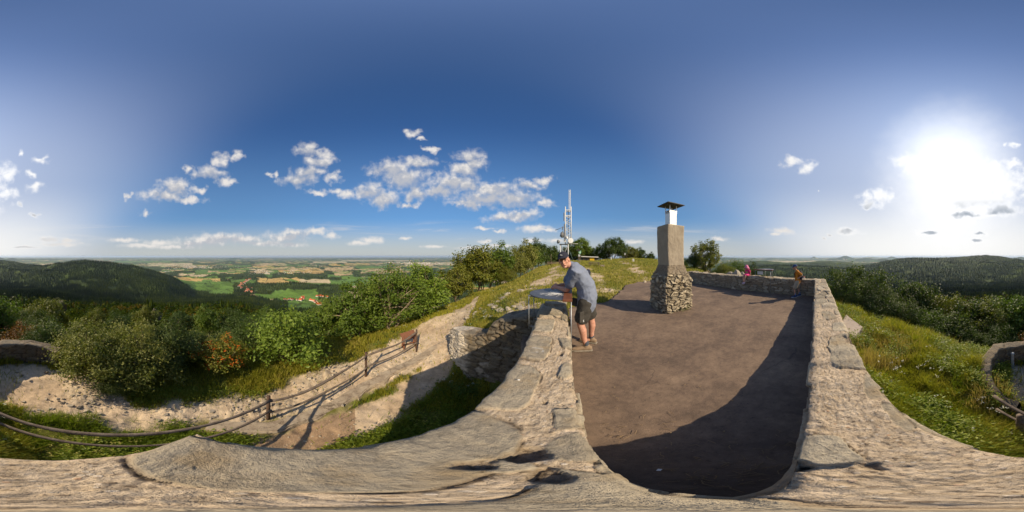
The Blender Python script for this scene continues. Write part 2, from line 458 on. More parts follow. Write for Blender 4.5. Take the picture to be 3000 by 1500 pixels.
# ---- where the bare, stony ground is
PATH = [(-183, 2.35, 4.55), (-172, 2.5, 4.5), (-160, 2.4, 4.35), (-150, 2.3, 4.1), (-138, 2.05, 3.2), (-128, 1.95, 2.75), (-118, 2.0, 2.8), (-108, 2.08, 2.95),
        (-98, 2.1, 3.1), (-88, 2.25, 3.3), (-76, 2.4, 3.75), (-66, 2.65, 4.2), (-56, 3.0, 4.8), (-46, 3.4, 5.5), (-38, 3.8, 6.5), (-33, 4.1, 7.3), (-27, 4.2, 7.8), (-22, 4.6, 8.2), (-18, 5.4, 8.4), (-15, 6.9, 8.9), (-13, 7.9, 10.6), (-12, 9.2, 10.9), (-11, 11, 11.3)]
def path_mask(x, y, soft=.22):
    r = np.hypot(x, y); az = np.degrees(np.arctan2(x, y)); az = np.where(az > 175, az - 360, az)
    pa = [p[0] for p in PATH]
    ri = np.interp(az, pa, [p[1] for p in PATH]); ro = np.interp(az, pa, [p[2] for p in PATH])
    n = (fbm(x / .5, y / .5, 3, 21) - .5) * .9
    n2 = (fbm(x / .5, y / .5, 3, 22) - .5) * .9
    ok = (az > -186) & (az < -11)
    m = sstep(-soft, soft, r - ri + n) * (1 - sstep(-soft, soft, r - ro + n2)) * ok
    return m
LANE = [(-100, .95, .35), (-82, 1.45, .55), (-70, 1.85, .6), (-58, 2.15, .6), (-48, 2.5, .6), (-38, 3.1, .65), (-31, 3.75, .7), (-26, 4.4, .8), (-22, 4.9, .8)]
def seg_dist(x, y, pts):
    d = np.full(np.shape(x), 1e9)
    for (x0, y0), (x1, y1) in zip(pts[:-1], pts[1:]):
        dx, dy = x1 - x0, y1 - y0
        t = np.clip(((x - x0) * dx + (y - y0) * dy) / (dx * dx + dy * dy), 0, 1)
        d = np.minimum(d, np.hypot(x - x0 - t * dx, y - y0 - t * dy))
    return d
def lane_mask(x, y):
    pts = [pol(a, d)[:2] for a, d, w in LANE]
    w = .36
    d = seg_dist(x, y, pts) + (fbm(x / .35, y / .35, 3, 31) - .5) * .45
    return 1 - sstep(w - .1, w + .12, d)
TRAILS = [([pol(a, d)[:2] for a, d in ((50, 10.0), (46, 12.5), (43, 15), (44, 18), (41, 22), (38, 28))], .5),
          ([pol(a, d)[:2] for a, d in ((34, 7.0), (31, 10), (27, 13.5), (24, 16), (26, 19))], .5),
          ([pol(a, d)[:2] for a, d in ((6, 8), (12, 10.5), (16, 13), (14, 17), (17, 22))], .5),
          ([pol(a, d)[:2] for a, d in ((2, 4.6), (-2, 5.3), (0, 6.6), (6, 8))], .35)]
def trail_mask(x, y):
    m = np.zeros(np.shape(x))
    for pts, w in TRAILS:
        d = seg_dist(x, y, pts) + (fbm(x / 1.1, y / 1.1, 4, 41) - .5) * 2.0
        m = np.maximum(m, 1 - sstep(w - .35, w + .35, d))
    return m * (.35 + .6 * sstep(.4, .6, fbm(x / .8, y / .8, 3, 43)))
SLABC = pol(119.5, 5.15)
def dirt_all(x, y):
    return np.maximum(np.maximum(path_mask(x, y), lane_mask(x, y)), trail_mask(x, y))

# ---- land cover of the far country
PATCH = [  # az0, az1, r0, r1, colour key
 (-99, -58, 1480, 2950, 'f'), (-72, -58, 2150, 2600, 'g2'), (-99, -90, 2250, 2600, 'g2'), (-100, -60, 2950, 3300, 'g2'),
 (-121, -98, 1560, 2200, 'g1'), (-117, -102.5, 2410, 2780, 'w1'), (-114, -98, 2790, 3000, 'g1'), (-121, -108, 2200, 2420, 'g2'), (-112, -97.5, 3300, 4500, 'g2'), (-107, -97.3, 3450, 4250, 'w2'),
 (-89.4, -75, 2210, 2790, 'w1'), (-103, -87, 2850, 3500, 'f'), (-84.5, -64.5, 2800, 3550, 'f'), (-84, -68.4, 1390, 1790, 'g1'), (-79, -66, 1040, 1360, 'g2'), (-90, -84, 1350, 1560, 'g1'),
 (-82, -66, 3600, 4300, 'w1'), (-63, -56, 3200, 4200, 'w2'), (-75, -64, 2300, 2600, 'w3'), (-66, -56, 4300, 5600, 'w2'), (-53, -38, 3500, 4800, 'w2'), (-55, -44, 5000, 6200, 'g2'),
 (-88, -76, 4600, 5600, 'w2'), (-90, -80, 6300, 8500, 'w2'), (-64, -50, 6500, 8500, 'w1'), (-70, -58, 8900, 11500, 'w3'), (-100, -92, 5600, 6600, 'g2'), (-91, -84, 5200, 6200, 'w1'), (-38, -20, 6500, 9500, 'w3'), (-60, -35, 12000, 15000, 'w3'), (-26, -20, 3100, 3500, 'g2'), (-25, -18, 5600, 6100, 'g2'),
 (-128, -112, 6000, 8500, 'w3'), (-140, -120, 9500, 12500, 'g2'), (-116, -108, 5200, 6100, 'w3'), (-60, -50, 2700, 3000, 'g1'), (90, 110, 9500, 13000, 'w3'), (-166, -156, 6000, 8000, 'w3'),
 (79, 84, 1000, 1080, 'g2'), (97, 103, 1080, 1150, 'g2'),
]
CC = {'g1': (.105, .18, .028), 'g2': (.10, .17, .035), 'w1': (.44, .30, .105), 'w2': (.42, .31, .16), 'w3': (.46, .37, .22), 'f': (.040, .058, .013)}
FC = np.array(CC['f'])
def forest_edge(az):
    azp = np.where(az < 0, az + 360, az)
    return np.interp(azp, [0, 40, 60, 75, 130, 170, 190, 210, 225, 240, 247, 252, 265, 270, 275, 281, 286, 292, 300, 330, 360],
                     [900, 900, 1500, 3200, 4200, 4200, 3600, 2700, 2500, 1950, 1600, 1500, 1480, 1440, 1330, 1020, 900, 860, 900, 900, 900])
def cover(x, y):
    """albedo of the country beyond the summit; also 1 where woods stand"""
    r = np.hypot(x, y); az = np.degrees(np.arctan2(x, y))
    n = x.shape
    warp = (fbm(x / 420, y / 420, 3, 51) - .5) * 420; warp2 = (fbm(x / 420, y / 420, 3, 52) - .5) * 420
    sc = np.where(r > 7000, 1.0, 1.0)
    f1, f2, cid = voronoi((x + warp) / 360, (y + warp2) / 300, .95, 3)
    col = np.empty(n + (3,)); wood = np.zeros(n)
    pal = [(.0, 'w2'), (.16, 'w1'), (.27, 'g2'), (.43, 'g1'), (.52, 'w3'), (.60, 'f')]
    for t, k in pal:
        col[cid >= t] = CC[k]
    wood[cid >= .60] = 1
    hedge = (f2 - f1 < .07) & (vnoise(x / 300, y / 300, 8) > .40)
    col[hedge] = CC['f']
    wn = fbm(x / 900, y / 700, 4, 61)
    wood = np.where(wn > .57, 1, wood); col[wn > .57] = CC['f']
    k1 = 1 + (fbm(az / 3.0, np.log(r) * 14, 3, 71) - .5) * .16
    daz = (fbm(az / 2.2, np.log(r) * 12, 3, 72) - .5) * 2.2
    for a0, a1, r0, r1, k in PATCH:
        m = (az + daz > a0) & (az + daz < a1) & (r * k1 > r0) & (r * k1 < r1)
        col[m] = CC[k]; wood = np.where(m, 1.0 if k == 'f' else 0.0, wood)
    # single fields inside the bigger tracts, with hedges and clumps of trees
    g1_, g2_, gid = voronoi((x + warp * .4) / 210, (y + warp2 * .4) / 165, .95, 9)
    open_ = wood < .5
    col = np.where((open_ & (gid > .80))[..., None], np.array(CC['g2']), col)
    col = col * np.where(open_, .78 + .5 * gid, 1)[..., None]
    hd = open_ & (((g2_ - g1_ < .06) & (vnoise(x / 230, y / 230, 18) > .5)) | (vnoise(x / 70, y / 55, 19) > .87))
    col[hd] = CC['f']
    fe = forest_edge(az) * (1 + (fbm(az / 4, az * 0 + 3, 3, 81) - .5) * .06)
    keep = (r < fe)
    clear = keep & (fbm(x / 160, y / 160, 3, 91) > .70) & (r > 900)
    special = np.zeros(n, bool)
    for a0, a1, r0, r1, k in PATCH[-2:]:
        special |= (az > a0) & (az < a1) & (r > r0) & (r < r1)
    m = keep & ~special
    col[m] = FC; wood = np.where(m, 1, wood)
    # wooded knolls
    for a, el, rh, hw, pw in HILLS:
        if rh < 21500:
            cx, cy = rh * math.sin(R(a)), rh * math.cos(R(a)); s = rh * math.tan(R(hw))
            d = np.hypot(x - cx, y - cy) / s
            mm = d < .8 + .25 * (fbm(x / 200, y / 200, 2, 95) - .5)
            col[mm] = FC; wood = np.where(mm, 1, wood)
    for rd in RIDGES[1:3]:
        pts = rd[2]; azp = np.where(az < 0, az + 360, az)
        rr = np.interp(azp, [p[0] for p in pts], [p[2] for p in pts]); inside = (azp > pts[0][0]) & (azp < pts[-1][0])
        mm = inside & (np.abs(np.log(r / rr)) < .5) & ~special
        col[mm] = FC; wood = np.where(mm, 1, wood)
    var = .8 + .4 * fbm(x / 55, y / 55, 3, 97)
    # pale mottling of clearings and young stands in the woods
    mot = (fbm(x / 120, y / 120, 4, 99) - .5)
    c2 = col * var[..., None]
    wf = (wood > .5)
    c2[wf] = c2[wf] * (1 + 1.3 * np.clip(mot[wf], -.35, .5))[:, None] + np.clip(mot[wf] - .06, 0, 1)[:, None] * np.array((.10, .11, .015))
    return c2, wood

def ground_albedo(x, y):
    r = np.hypot(x, y)
    d = dirt_all(x, y)
    g1 = np.array((.12, .13, .022)); g2 = np.array((.25, .20, .06)); g3 = np.array((.08, .10, .016))
    n = fbm(x / 2.2, y / 2.2, 4, 12); n2 = fbm(x / .5, y / .5, 3, 13)
    az = np.degrees(np.arctan2(x, y))
    dry = sstep(.42, .66, n) * (.35 + .65 * ((az > -25) & (az < 75)))
    g = g1 + (g2 - g1) * dry[..., None] + (g3 - g1) * sstep(.5, .8, n2)[..., None] * .6
    e1 = np.array((.55, .43, .295)); e2 = np.array((.43, .325, .215)); e3 = np.array((.24, .15, .085))
    m = fbm(x / .7, y / .7, 4, 14)
    e = e2 + (e1 - e2) * sstep(.38, .6, m)[..., None]
    ln = lane_mask(x, y) * (1 - path_mask(x, y)) * (np.degrees(np.arctan2(x, y)) < -55)
    e = e + (e3 - e) * (ln * .75)[..., None]
    return g + (e - g) * d[..., None], d

def build_terrain():
    az = np.radians(np.arange(0, 360, 1 / 3.0))
    r1 = np.exp(np.arange(math.log(.3), math.log(64), .0205)); r2 = np.exp(np.arange(math.log(64), math.log(45000), .0165))
    r1 = np.append(r1, 64.0); r2[0] = 64.0
    def grid(rr):
        X = rr[:, None] * np.sin(az)[None, :]; Y = rr[:, None] * np.cos(az)[None, :]
        n, m = X.shape
        I = np.arange(n * m).reshape(n, m); J = np.roll(I, -1, 1)
        F = np.stack([I[:-1], J[:-1], J[1:], I[1:]], -1).reshape(-1, 4)[:, ::-1]
        return X, Y, F
    X, Y, F = grid(r1)
    Z = H(X, Y)
    ins = in_poly(X, Y, ASPH)
    Z = np.where(ins, np.minimum(Z, -.16), Z)
    # ground under the parapets stays well inside them
    alb, d = ground_albedo(X, Y)
    # stones of the path stand a little proud
    f1, f2, cid = voronoi(X / .15, Y / .11, .95, 6)
    pm = path_mask(X, Y)
    big = sstep(.35, .6, fbm(X / .6, Y / .6, 3, 15))
    Z = Z + pm * (.05 * (fbm(X / .32, Y / .32, 3, 17) - .5) + .03 * (fbm(X / .1, Y / .1, 2, 18) - .5))
    Z = Z + pm * big * (.020 * cid * sstep(.02, .22, f2 - f1) - .004)
    stone = np.array((.50, .41, .29))
    k = (pm * big * sstep(.05, .2, f2 - f1))[..., None]
    alb = alb + (stone * (.75 + .5 * cid[..., None]) - alb) * k * .8
    V = np.stack([X, Y, Z], -1).reshape(-1, 3)
    A = alb.reshape(-1, 3)
    m, nt, out = new_mat('summit_soil')
    p = nt.pos()
    nz = nt.noise(p, 9, 6, .7); nz2 = nt.noise(p, 60, 4, .7)
    col = nt.mix(1.0, nt.attr('albedo').outputs['Color'], nt.ramp(nt.math('ADD', nt.math('MULTIPLY', nz.outputs[0], .6), nt.math('MULTIPLY', nz2.outputs[0], .4)), [(.3, (.55, .55, .55)), (.7, (1.45, 1.42, 1.4))]), 'MULTIPLY')
    principled(nt, out, col, .95, 0, nt.bump(nz2.outputs[0], .8, .02), .15)
    # split the one sheet into ground and path along its own edges
    fc = V[F].mean(1)
    isp = path_mask(fc[:, 0], fc[:, 1], .05) > .5
    for nm, sel, lab, cat in (('ground', ~isp, 'grassy summit ground sloping away on all sides of the stone terrace', 'ground'),
                              ('path', isp, 'pale stony footpath curving below the parapet and up the slope', 'path')):
        f = F[sel]; u, inv = np.unique(f.ravel(), return_inverse=True)
        o = obj_np(nm, V[u], inv.reshape(-1, 4), m, smooth=True, attrs={'albedo': A[u]})
        tag(o, lab, cat, None, 'structure')
    X, Y, F = grid(r2)
    Z = H(X, Y)
    alb, wood = cover(X, Y)
    # canopy relief on far woods, where single trees are smaller than a point
    rr = np.hypot(X, Y)
    Z = Z + wood * sstep(2500, 3500, rr) * 12 * (fbm(X / 38, Y / 38, 2, 77))
    m, nt, out = new_mat('far_country')
    p = nt.pos()
    nz = nt.noise(p, .03, 5, .65)
    col = nt.mix(1.0, nt.attr('albedo').outputs['Color'], nt.ramp(nz.outputs[0], [(.3, (.7, .7, .7)), (.7, (1.3, 1.3, 1.3))]), 'MULTIPLY')
    principled(nt, out, col, .95, 0, None, .05)
    Z[0] = H(X[0], Y[0])
    o = obj_np('terrain', np.stack([X, Y, Z], -1).reshape(-1, 3), F, m, smooth=True, attrs={'albedo': alb.reshape(-1, 3)})
    tag(o, 'wooded hills and the wide plain of fields far below the summit', 'landscape', None, 'structure')
build_terrain()
# ================================================================== SKY, SUN, AIR, CAMERA
SUN_AZ, SUN_EL = 151.3, 34.2
w = bpy.data.worlds.new('World'); SC.world = w; w.use_nodes = True
nt = NT(w.node_tree)
for n in list(nt.n): nt.n.remove(n)
wout = nt.node('ShaderNodeOutputWorld'); bg = nt.node('ShaderNodeBackground')
bg.inputs['Strength'].default_value = SKY_STR
nt.l.new(bg.outputs[0], wout.inputs[0])
sky = nt.node('ShaderNodeTexSky', sky_type='NISHITA')
sky.sun_disc = False; sky.sun_elevation = R(SUN_EL); sky.sun_rotation = R(SUN_AZ)
sky.altitude = 900; sky.air_density = 1.0; sky.dust_density = .8; sky.ozone_density = 2.6
D = nt.node('ShaderNodeTexCoord').outputs['Generated']
sx = nt.node('ShaderNodeSeparateXYZ'); nt.l.new(D, sx.inputs[0])
azn = nt.math('MULTIPLY', nt.math('ARCTAN2', sx.outputs[0], sx.outputs[1]), 57.29578)
eln = nt.math('MULTIPLY', nt.math('ARCSINE', sx.outputs[2]), 57.29578)
uv = nt.node('ShaderNodeCombineXYZ'); nt.l.new(azn, uv.inputs[0]); nt.l.new(eln, uv.inputs[1])
# clouds: soft lumps of cumulus at their bearing and height, broken up by turbulence
nbig = nt.noise(D, 13, 3, .55)
nfine = nt.noise(D, 24, 7, .56, .2)
warp = nt.vmath('MULTIPLY', nt.vmath('SUBTRACT', nbig.outputs['Color'], (.5, .5, .5)), (9.0, 5.5, 0))
# lumps near the horizon are pulled less
lowk = nt.maprange(eln, 2, 16, .22, 1.0)
wscale = nt.node('ShaderNodeVectorMath', operation='SCALE'); nt.l.new(warp, wscale.inputs[0]); nt.l.new(lowk, wscale.inputs['Scale'])
uvw = nt.vmath('ADD', uv.outputs[0], wscale.outputs[0])
CLOUDS = [  # centre x, y and half sizes on the 2576 px wide panorama grid (0.14 deg each)
 (12, 435, 30, 24), (20, 487, 24, 15), (88, 472, 20, 13), (75, 437, 12, 10), (106, 398, 20, 9), (50, 382, 9, 7), (45, 515, 12, 9), (85, 539, 12, 6),
 (415, 490, 62, 16), (440, 468, 42, 18), (480, 503, 34, 8), (322, 495, 8, 8), (365, 534, 13, 6), (525, 435, 42, 14), (553, 402, 20, 18), (568, 455, 28, 14), (597, 394, 18, 13), (468, 427, 13, 8), (500, 480, 20, 8),
 (775, 378, 30, 18), (805, 405, 42, 14), (815, 388, 30, 12), (750, 450, 50, 17), (775, 432, 40, 16), (840, 447, 20, 13), (800, 483, 28, 7), (845, 482, 16, 8), (690, 440, 9, 8),
 (868, 487, 26, 13), (930, 482, 40, 22), (965, 500, 45, 18), (985, 425, 55, 24), (1020, 450, 65, 28), (1055, 410, 45, 14), (1050, 485, 30, 22), (1025, 514, 28, 8),
 (1178, 392, 36, 15), (1195, 412, 28, 16), (1165, 425, 40, 14), (1140, 455, 62, 22), (1175, 465, 35, 22), (1105, 480, 45, 20),
 (1240, 478, 70, 20), (1230, 498, 105, 22), (1290, 500, 80, 20), (1180, 515, 60, 10), (1325, 466, 48, 12), (1368, 450, 24, 10), (1370, 514, 32, 9),
 (1265, 548, 52, 11), (1310, 540, 55, 14), (1348, 575, 38, 9), (1218, 573, 26, 4), (1258, 581, 13, 4), (1375, 580, 30, 6), (1340, 603, 30, 6), (1400, 605, 24, 6),
 (1040, 335, 20, 9), (1062, 352, 14, 5), (1080, 376, 14, 7),
 (742, 586, 55, 10), (715, 597, 62, 12), (790, 583, 40, 9), (835, 594, 18, 7), (560, 596, 70, 12), (520, 606, 80, 13), (610, 602, 52, 11), (475, 613, 40, 9), (660, 612, 60, 6), (735, 616, 34, 7),
 (125, 602, 42, 9), (170, 606, 30, 7), (150, 615, 60, 6), (310, 605, 42, 6), (400, 611, 42, 8), (360, 618, 60, 6), (60, 622, 50, 4), (440, 622, 70, 5),
 (905, 612, 30, 6), (935, 605, 34, 8), (1020, 600, 18, 4), (1220, 608, 20, 5), (1200, 624, 60, 4), (1260, 618, 30, 4), (1090, 621, 40, 4),
 (1990, 407, 24, 11), (2026, 420, 22, 16), (1968, 580, 34, 8), (1950, 590, 20, 5), (2133, 583, 30, 9), (2090, 590, 8, 4), (2075, 603, 10, 4), (2185, 497, 26, 14), (2215, 492, 30, 22), (2190, 512, 32, 12), (2065, 480, 4, 3),
 (1810, 601, 24, 5), (1600, 608, 26, 6),
 (2290, 402, 44, 18), (2340, 420, 60, 34), (2410, 450, 90, 50), (2500, 440, 66, 34), (2530, 470, 60, 46), (2440, 500, 80, 34), (2548, 410, 30, 12), (2500, 505, 60, 18), (2520, 530, 60, 16), (2552, 365, 18, 7), (2530, 362, 8, 6),
 (2428, 540, 52, 16), (2337, 586, 36, 7), (2466, 590, 22, 5), (2458, 606, 20, 6),
]
def lumps(vec, least=0):
    acc = None
    for cx, cy, rx, ry in CLOUDS:
        if rx * ry < least: continue
        for off in ((0,) if 60 < cx < 2520 else ((0, 360) if cx <= 60 else (0, -360))):
            a = (cx - 1288) * .13975 + off; e = (644 - cy) * .13975; ra = rx * .13975 * .98; re = ry * .13975 * 1.06
            ln = nt.vmath('LENGTH', nt.vmath('MULTIPLY_ADD', vec, (1 / ra, 1 / re, 0), (-a / ra, -e / re, 0)))
            acc = ln if acc is None else nt.math('SMOOTH_MIN', acc, ln, .14)
    return nt.math('SUBTRACT', 1.16, acc)
core = lumps(uvw)
dens = nt.math('ADD', core, nt.math('MULTIPLY', nt.math('SUBTRACT', nfine.outputs[0], .5), 1.75))
cmask = nt.maprange(dens, -.18, 1.12, 0, .97, True)
# how much cloud lies above a point: undersides are grey
over = lumps(nt.vmath('ADD', uvw, (-.4, 1.5, 0)), 430)
# thin streaks of high cloud above the horizon
ci = nt.noise(nt.vmath('MULTIPLY', uv.outputs[0], (.028, .34, 0)), 1.0, 6, .6, .6)
cband = nt.math('MULTIPLY', nt.maprange(eln, 3, 7, 0, 1, True), nt.maprange(eln, 9, 15, 1, 0, True))
cirr = nt.math('MULTIPLY', nt.maprange(ci.outputs[0], .53, .78, 0, .5, True), cband)
# flat pale veil low over the plain
veil = nt.maprange(eln, .5, 14, .88, 0.0, True)
veil2 = nt.maprange(eln, 4, 48, .62, 0.0, True)
# lit tops, grey hollows and bases
shade = nt.noise(nt.vmath('ADD', D, (0, 0, .012)), 22, 6, .6)
lit = nt.maprange(nt.math('ADD', nt.math('MULTIPLY', over, 1.1), nt.math('MULTIPLY', nt.math('SUBTRACT', nfine.outputs[0], shade.outputs[0]), -2.2)), -.15, .85, 1.0, .0, True)
sd = Vector((math.sin(R(SUN_AZ)) * math.cos(R(SUN_EL)), math.cos(R(SUN_AZ)) * math.cos(R(SUN_EL)), math.sin(R(SUN_EL))))
cosd = nt.vmath('DOT_PRODUCT', D, tuple(sd))
k = 1.0 / (SKY_STR * 2 ** EXPOSURE)
ccol = nt.mix(lit, tuple(c * k for c in CLOUD_DARK), tuple(c * k for c in CLOUD_LIT))
# clouds between us and the sun: blinding edges, blue-grey where they are thick
near = nt.maprange(cosd, math.cos(R(62)), math.cos(R(12)), 0, 1, True)
ccol = nt.mix(near, ccol, nt.mix(nt.math('MULTIPLY', nt.maprange(core, .30, .85, 0, 1, True), nt.maprange(eln, 21, 15, .10, 1.0, True)), (1.15 * k, 1.15 * k, 1.15 * k), (.40 * k, .45 * k, .52 * k)))
# aureole of the veiled sun
cpos = nt.math('MAXIMUM', cosd, 0.0)
glow = nt.math('ADD', nt.math('ADD', nt.math('MULTIPLY', nt.math('POWER', cpos, 60.0), .16 * k), nt.math('MULTIPLY', nt.math('POWER', cpos, 12.0), .07 * k)), nt.math('MULTIPLY', nt.math('POWER', nt.math('MULTIPLY_ADD', cosd, .5, .5), 4.0), .09 * k))
glowc = nt.vmath('MULTIPLY', (1.0, .97, .95), None) if False else None
gcol = nt.node('ShaderNodeCombineXYZ')
for i, c in enumerate((1.0, .97, 1.0)): nt.l.new(nt.math('MULTIPLY', glow, c), gcol.inputs[i])
base = nt.mix(1.0, sky.outputs[0], SKY_TINT, 'MULTIPLY')
base = nt.mix(veil2, base, tuple(c * k for c in VEIL2))
base = nt.mix(veil, base, tuple(c * k for c in VEIL))
base = nt.mix(cirr, base, tuple(c * k * .9 for c in CLOUD_LIT))
side = nt.math('MULTIPLY', nt.maprange(cosd, .05, .95, 0, .80, True), nt.maprange(eln, 78, 22, .10, 1.0, True))
lowsun = nt.math('MULTIPLY', nt.maprange(eln, 27, 0, 0, .9, True), nt.maprange(cosd, .30, .85, 0, 1, True))
bloom = nt.vmath('LENGTH', nt.vmath('MULTIPLY', nt.vmath('SUBTRACT', uv.outputs[0], (155.0, 25.0, 0)), (.86, .80, 0)))
bloom = nt.math('MAXIMUM', nt.maprange(nt.math('ADD', bloom, nt.math('MULTIPLY', nt.math('SUBTRACT', nbig.outputs[0], .5), 5.0)), 29, 3, 0, .86, True), 0.0)
base = nt.mix(side, base, tuple(c * k for c in (.44, .50, .64)))
base = nt.mix(lowsun, base, tuple(c * k for c in (.95, .94, .90)))
base = nt.mix(bloom, base, tuple(c * k for c in (1.02, 1.02, 1.02)))
base = nt.vmath('ADD', base, gcol.outputs[0])
skyc = nt.mix(nt.math('MULTIPLY', cmask, nt.maprange(eln, .6, 3.5, .2, 1.0)), base, ccol)
nt.l.new(skyc, bg.inputs['Color'])
w.cycles.sampling_method = 'MANUAL'; w.cycles.sample_map_resolution = 512

sl = bpy.data.lights.new('sun', 'SUN'); sl.energy = SUN_STR; sl.angle = R(.53); sl.color = (1.0, .84, .61)
so = link(bpy.data.objects.new('sun', sl))
so.rotation_euler = Vector((-sd.x, -sd.y, -sd.z)).to_track_quat('-Z', 'Y').to_euler()
so.location = (20, -40, 40)

cam = bpy.data.cameras.new('camera'); co = link(bpy.data.objects.new('camera', cam))
cam.type = 'PANO'; cam.panorama_type = 'EQUIRECTANGULAR'
cam.clip_start = .02; cam.clip_end = 120000
co.location = (0, 0, CAMZ); co.rotation_euler = (R(90), 0, 0)
SC.camera = co

if HAZE_D:
    hb = MB().box((0, 0, (PLAIN - 14 + 42) / 2), (95000, 95000, 42 - (PLAIN - 14)))
    m, n2, out = new_mat('summer_haze')
    v = n2.node('ShaderNodeVolumePrincipled')
    v.inputs['Color'].default_value = (.62, .79, 1.0, 1); v.inputs['Density'].default_value = HAZE_D; v.inputs['Anisotropy'].default_value = .15
    n2.l.new(v.outputs[0], out.inputs['Volume'])
    tag(hb.build('haze', m), 'pale blue summer haze lying over the far plain and hills', 'haze', None, 'stuff')

SC.view_settings.view_transform = 'Standard'; SC.view_settings.look = 'None'
SC.view_settings.exposure = EXPOSURE; SC.view_settings.gamma = 1.0
SC.render.engine = 'CYCLES'
cy = SC.cycles
cy.use_denoising = True
try: cy.denoiser = 'OPENIMAGEDENOISE'
except Exception: pass
cy.max_bounces = 6; cy.diffuse_bounces = 3; cy.glossy_bounces = 2; cy.transmission_bounces = 3; cy.volume_bounces = 0; cy.transparent_max_bounces = 4
cy.use_adaptive_sampling = True; cy.adaptive_threshold = .02
cy.caustics_reflective = False; cy.caustics_refractive = False
# ================================================================== MASONRY
def mat_masonry(name, stone_a, stone_b, mortar_a, mortar_b, plaster=None):
    m, nt, out = new_mat(name)
    p = nt.pos()
    rnd = nt.attr('rnd').outputs['Fac']; st = nt.attr('stone').outputs['Fac']; gap = nt.attr('gap').outputs['Fac']
    n1 = nt.noise(p, 14, 6, .68); n2 = nt.noise(p, 85, 5, .75); n3 = nt.noise(p, 5, 3, .6)
    nl = nt.noise(nt.vmath('MULTIPLY', p, (1, 1, 4)), 22, 7, .72, .25)
    sc = nt.mix(rnd, stone_a, stone_b)
    sc = nt.mix(1.0, sc, nt.ramp(nl.outputs[0], [(.3, (.6, .6, .6)), (.5, (1, 1, 1)), (.72, (1.35, 1.32, 1.25))]), 'MULTIPLY')
    gv = nt.node('ShaderNodeTexVoronoi'); gv.inputs['Scale'].default_value = 70; nt.l.new(nt.vmath('ADD', p, nt.vmath('MULTIPLY', n2.outputs['Color'], (.012, .012, .012))), gv.inputs['Vector'])
    gsep = nt.node('ShaderNodeSeparateColor'); nt.l.new(gv.outputs['Color'], gsep.inputs[0])
    sc = nt.mix(nt.maprange(n3.outputs[0], .52, .7, 0, .55), sc, (.30, .21, .105))       # ochre lichen stain
    mc = nt.mix(nt.maprange(n1.outputs[0], .35, .65), mortar_a, mortar_b)
    mc = nt.mix(nt.maprange(n2.outputs[0], .54, .66, 0, .8), mc, (.10, .073, .048))    # grit
    mc = nt.mix(nt.maprange(n2.outputs[0], .42, .30, 0, .6), mc, (.56, .48, .38))
    pebble = nt.math('MULTIPLY', nt.maprange(gv.outputs['Distance'], .52, .40), nt.maprange(gsep.outputs[0], .72, .75))
    mc = nt.mix(nt.math('MULTIPLY', pebble, .8), mc, nt.ramp(gsep.outputs[1], [(0, (.16, .11, .07)), (.3, (.36, .27, .18)), (.6, (.52, .44, .34)), (.85, (.64, .56, .46)), (1, (.40, .22, .12))]))
    mc = nt.mix(nt.maprange(nt.noise(p, 40, 6, .75).outputs[0], .55, .68, 0, .6), mc, (.13, .092, .06))
    col = nt.mix(st, mc, sc)
    col = nt.mix(nt.maprange(nt.noise(p, 30, 5, .7).outputs[0], .57, .7, 0, .6), col, (.09, .075, .055))
    col = nt.mix(nt.math('MULTIPLY', gap, .9), col, (.055, .041, .028))
    if plaster is not None:
        col = nt.mix(nt.attr('plaster').outputs['Fac'], col, nt.mix(nt.maprange(n1.outputs[0], .4, .6), plaster, tuple(c * .72 for c in plaster)))
    h = nt.math('ADD', nt.math('ADD', nt.math('MULTIPLY', n2.outputs[0], .6), nt.math('MULTIPLY', nl.outputs[0], .9)), nt.math('MULTIPLY', nt.math('MULTIPLY', pebble, nt.math('SUBTRACT', 1.0, st)), .35))
    principled(nt, out, col, .92, 0, nt.bump(h, .9, .018), .2)
    return m
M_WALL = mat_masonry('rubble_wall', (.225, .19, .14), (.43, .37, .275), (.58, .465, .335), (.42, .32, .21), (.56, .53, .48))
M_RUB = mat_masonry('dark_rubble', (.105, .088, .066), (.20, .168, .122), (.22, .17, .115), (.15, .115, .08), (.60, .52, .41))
M_CHIM = mat_masonry('fieldstone', (.16, .135, .095), (.52, .44, .31), (.26, .21, .15), (.2, .16, .11))

def arclen(P):
    d = np.hypot(*(P[1:] - P[:-1]).T); return np.concatenate([[0], np.cumsum(d)])

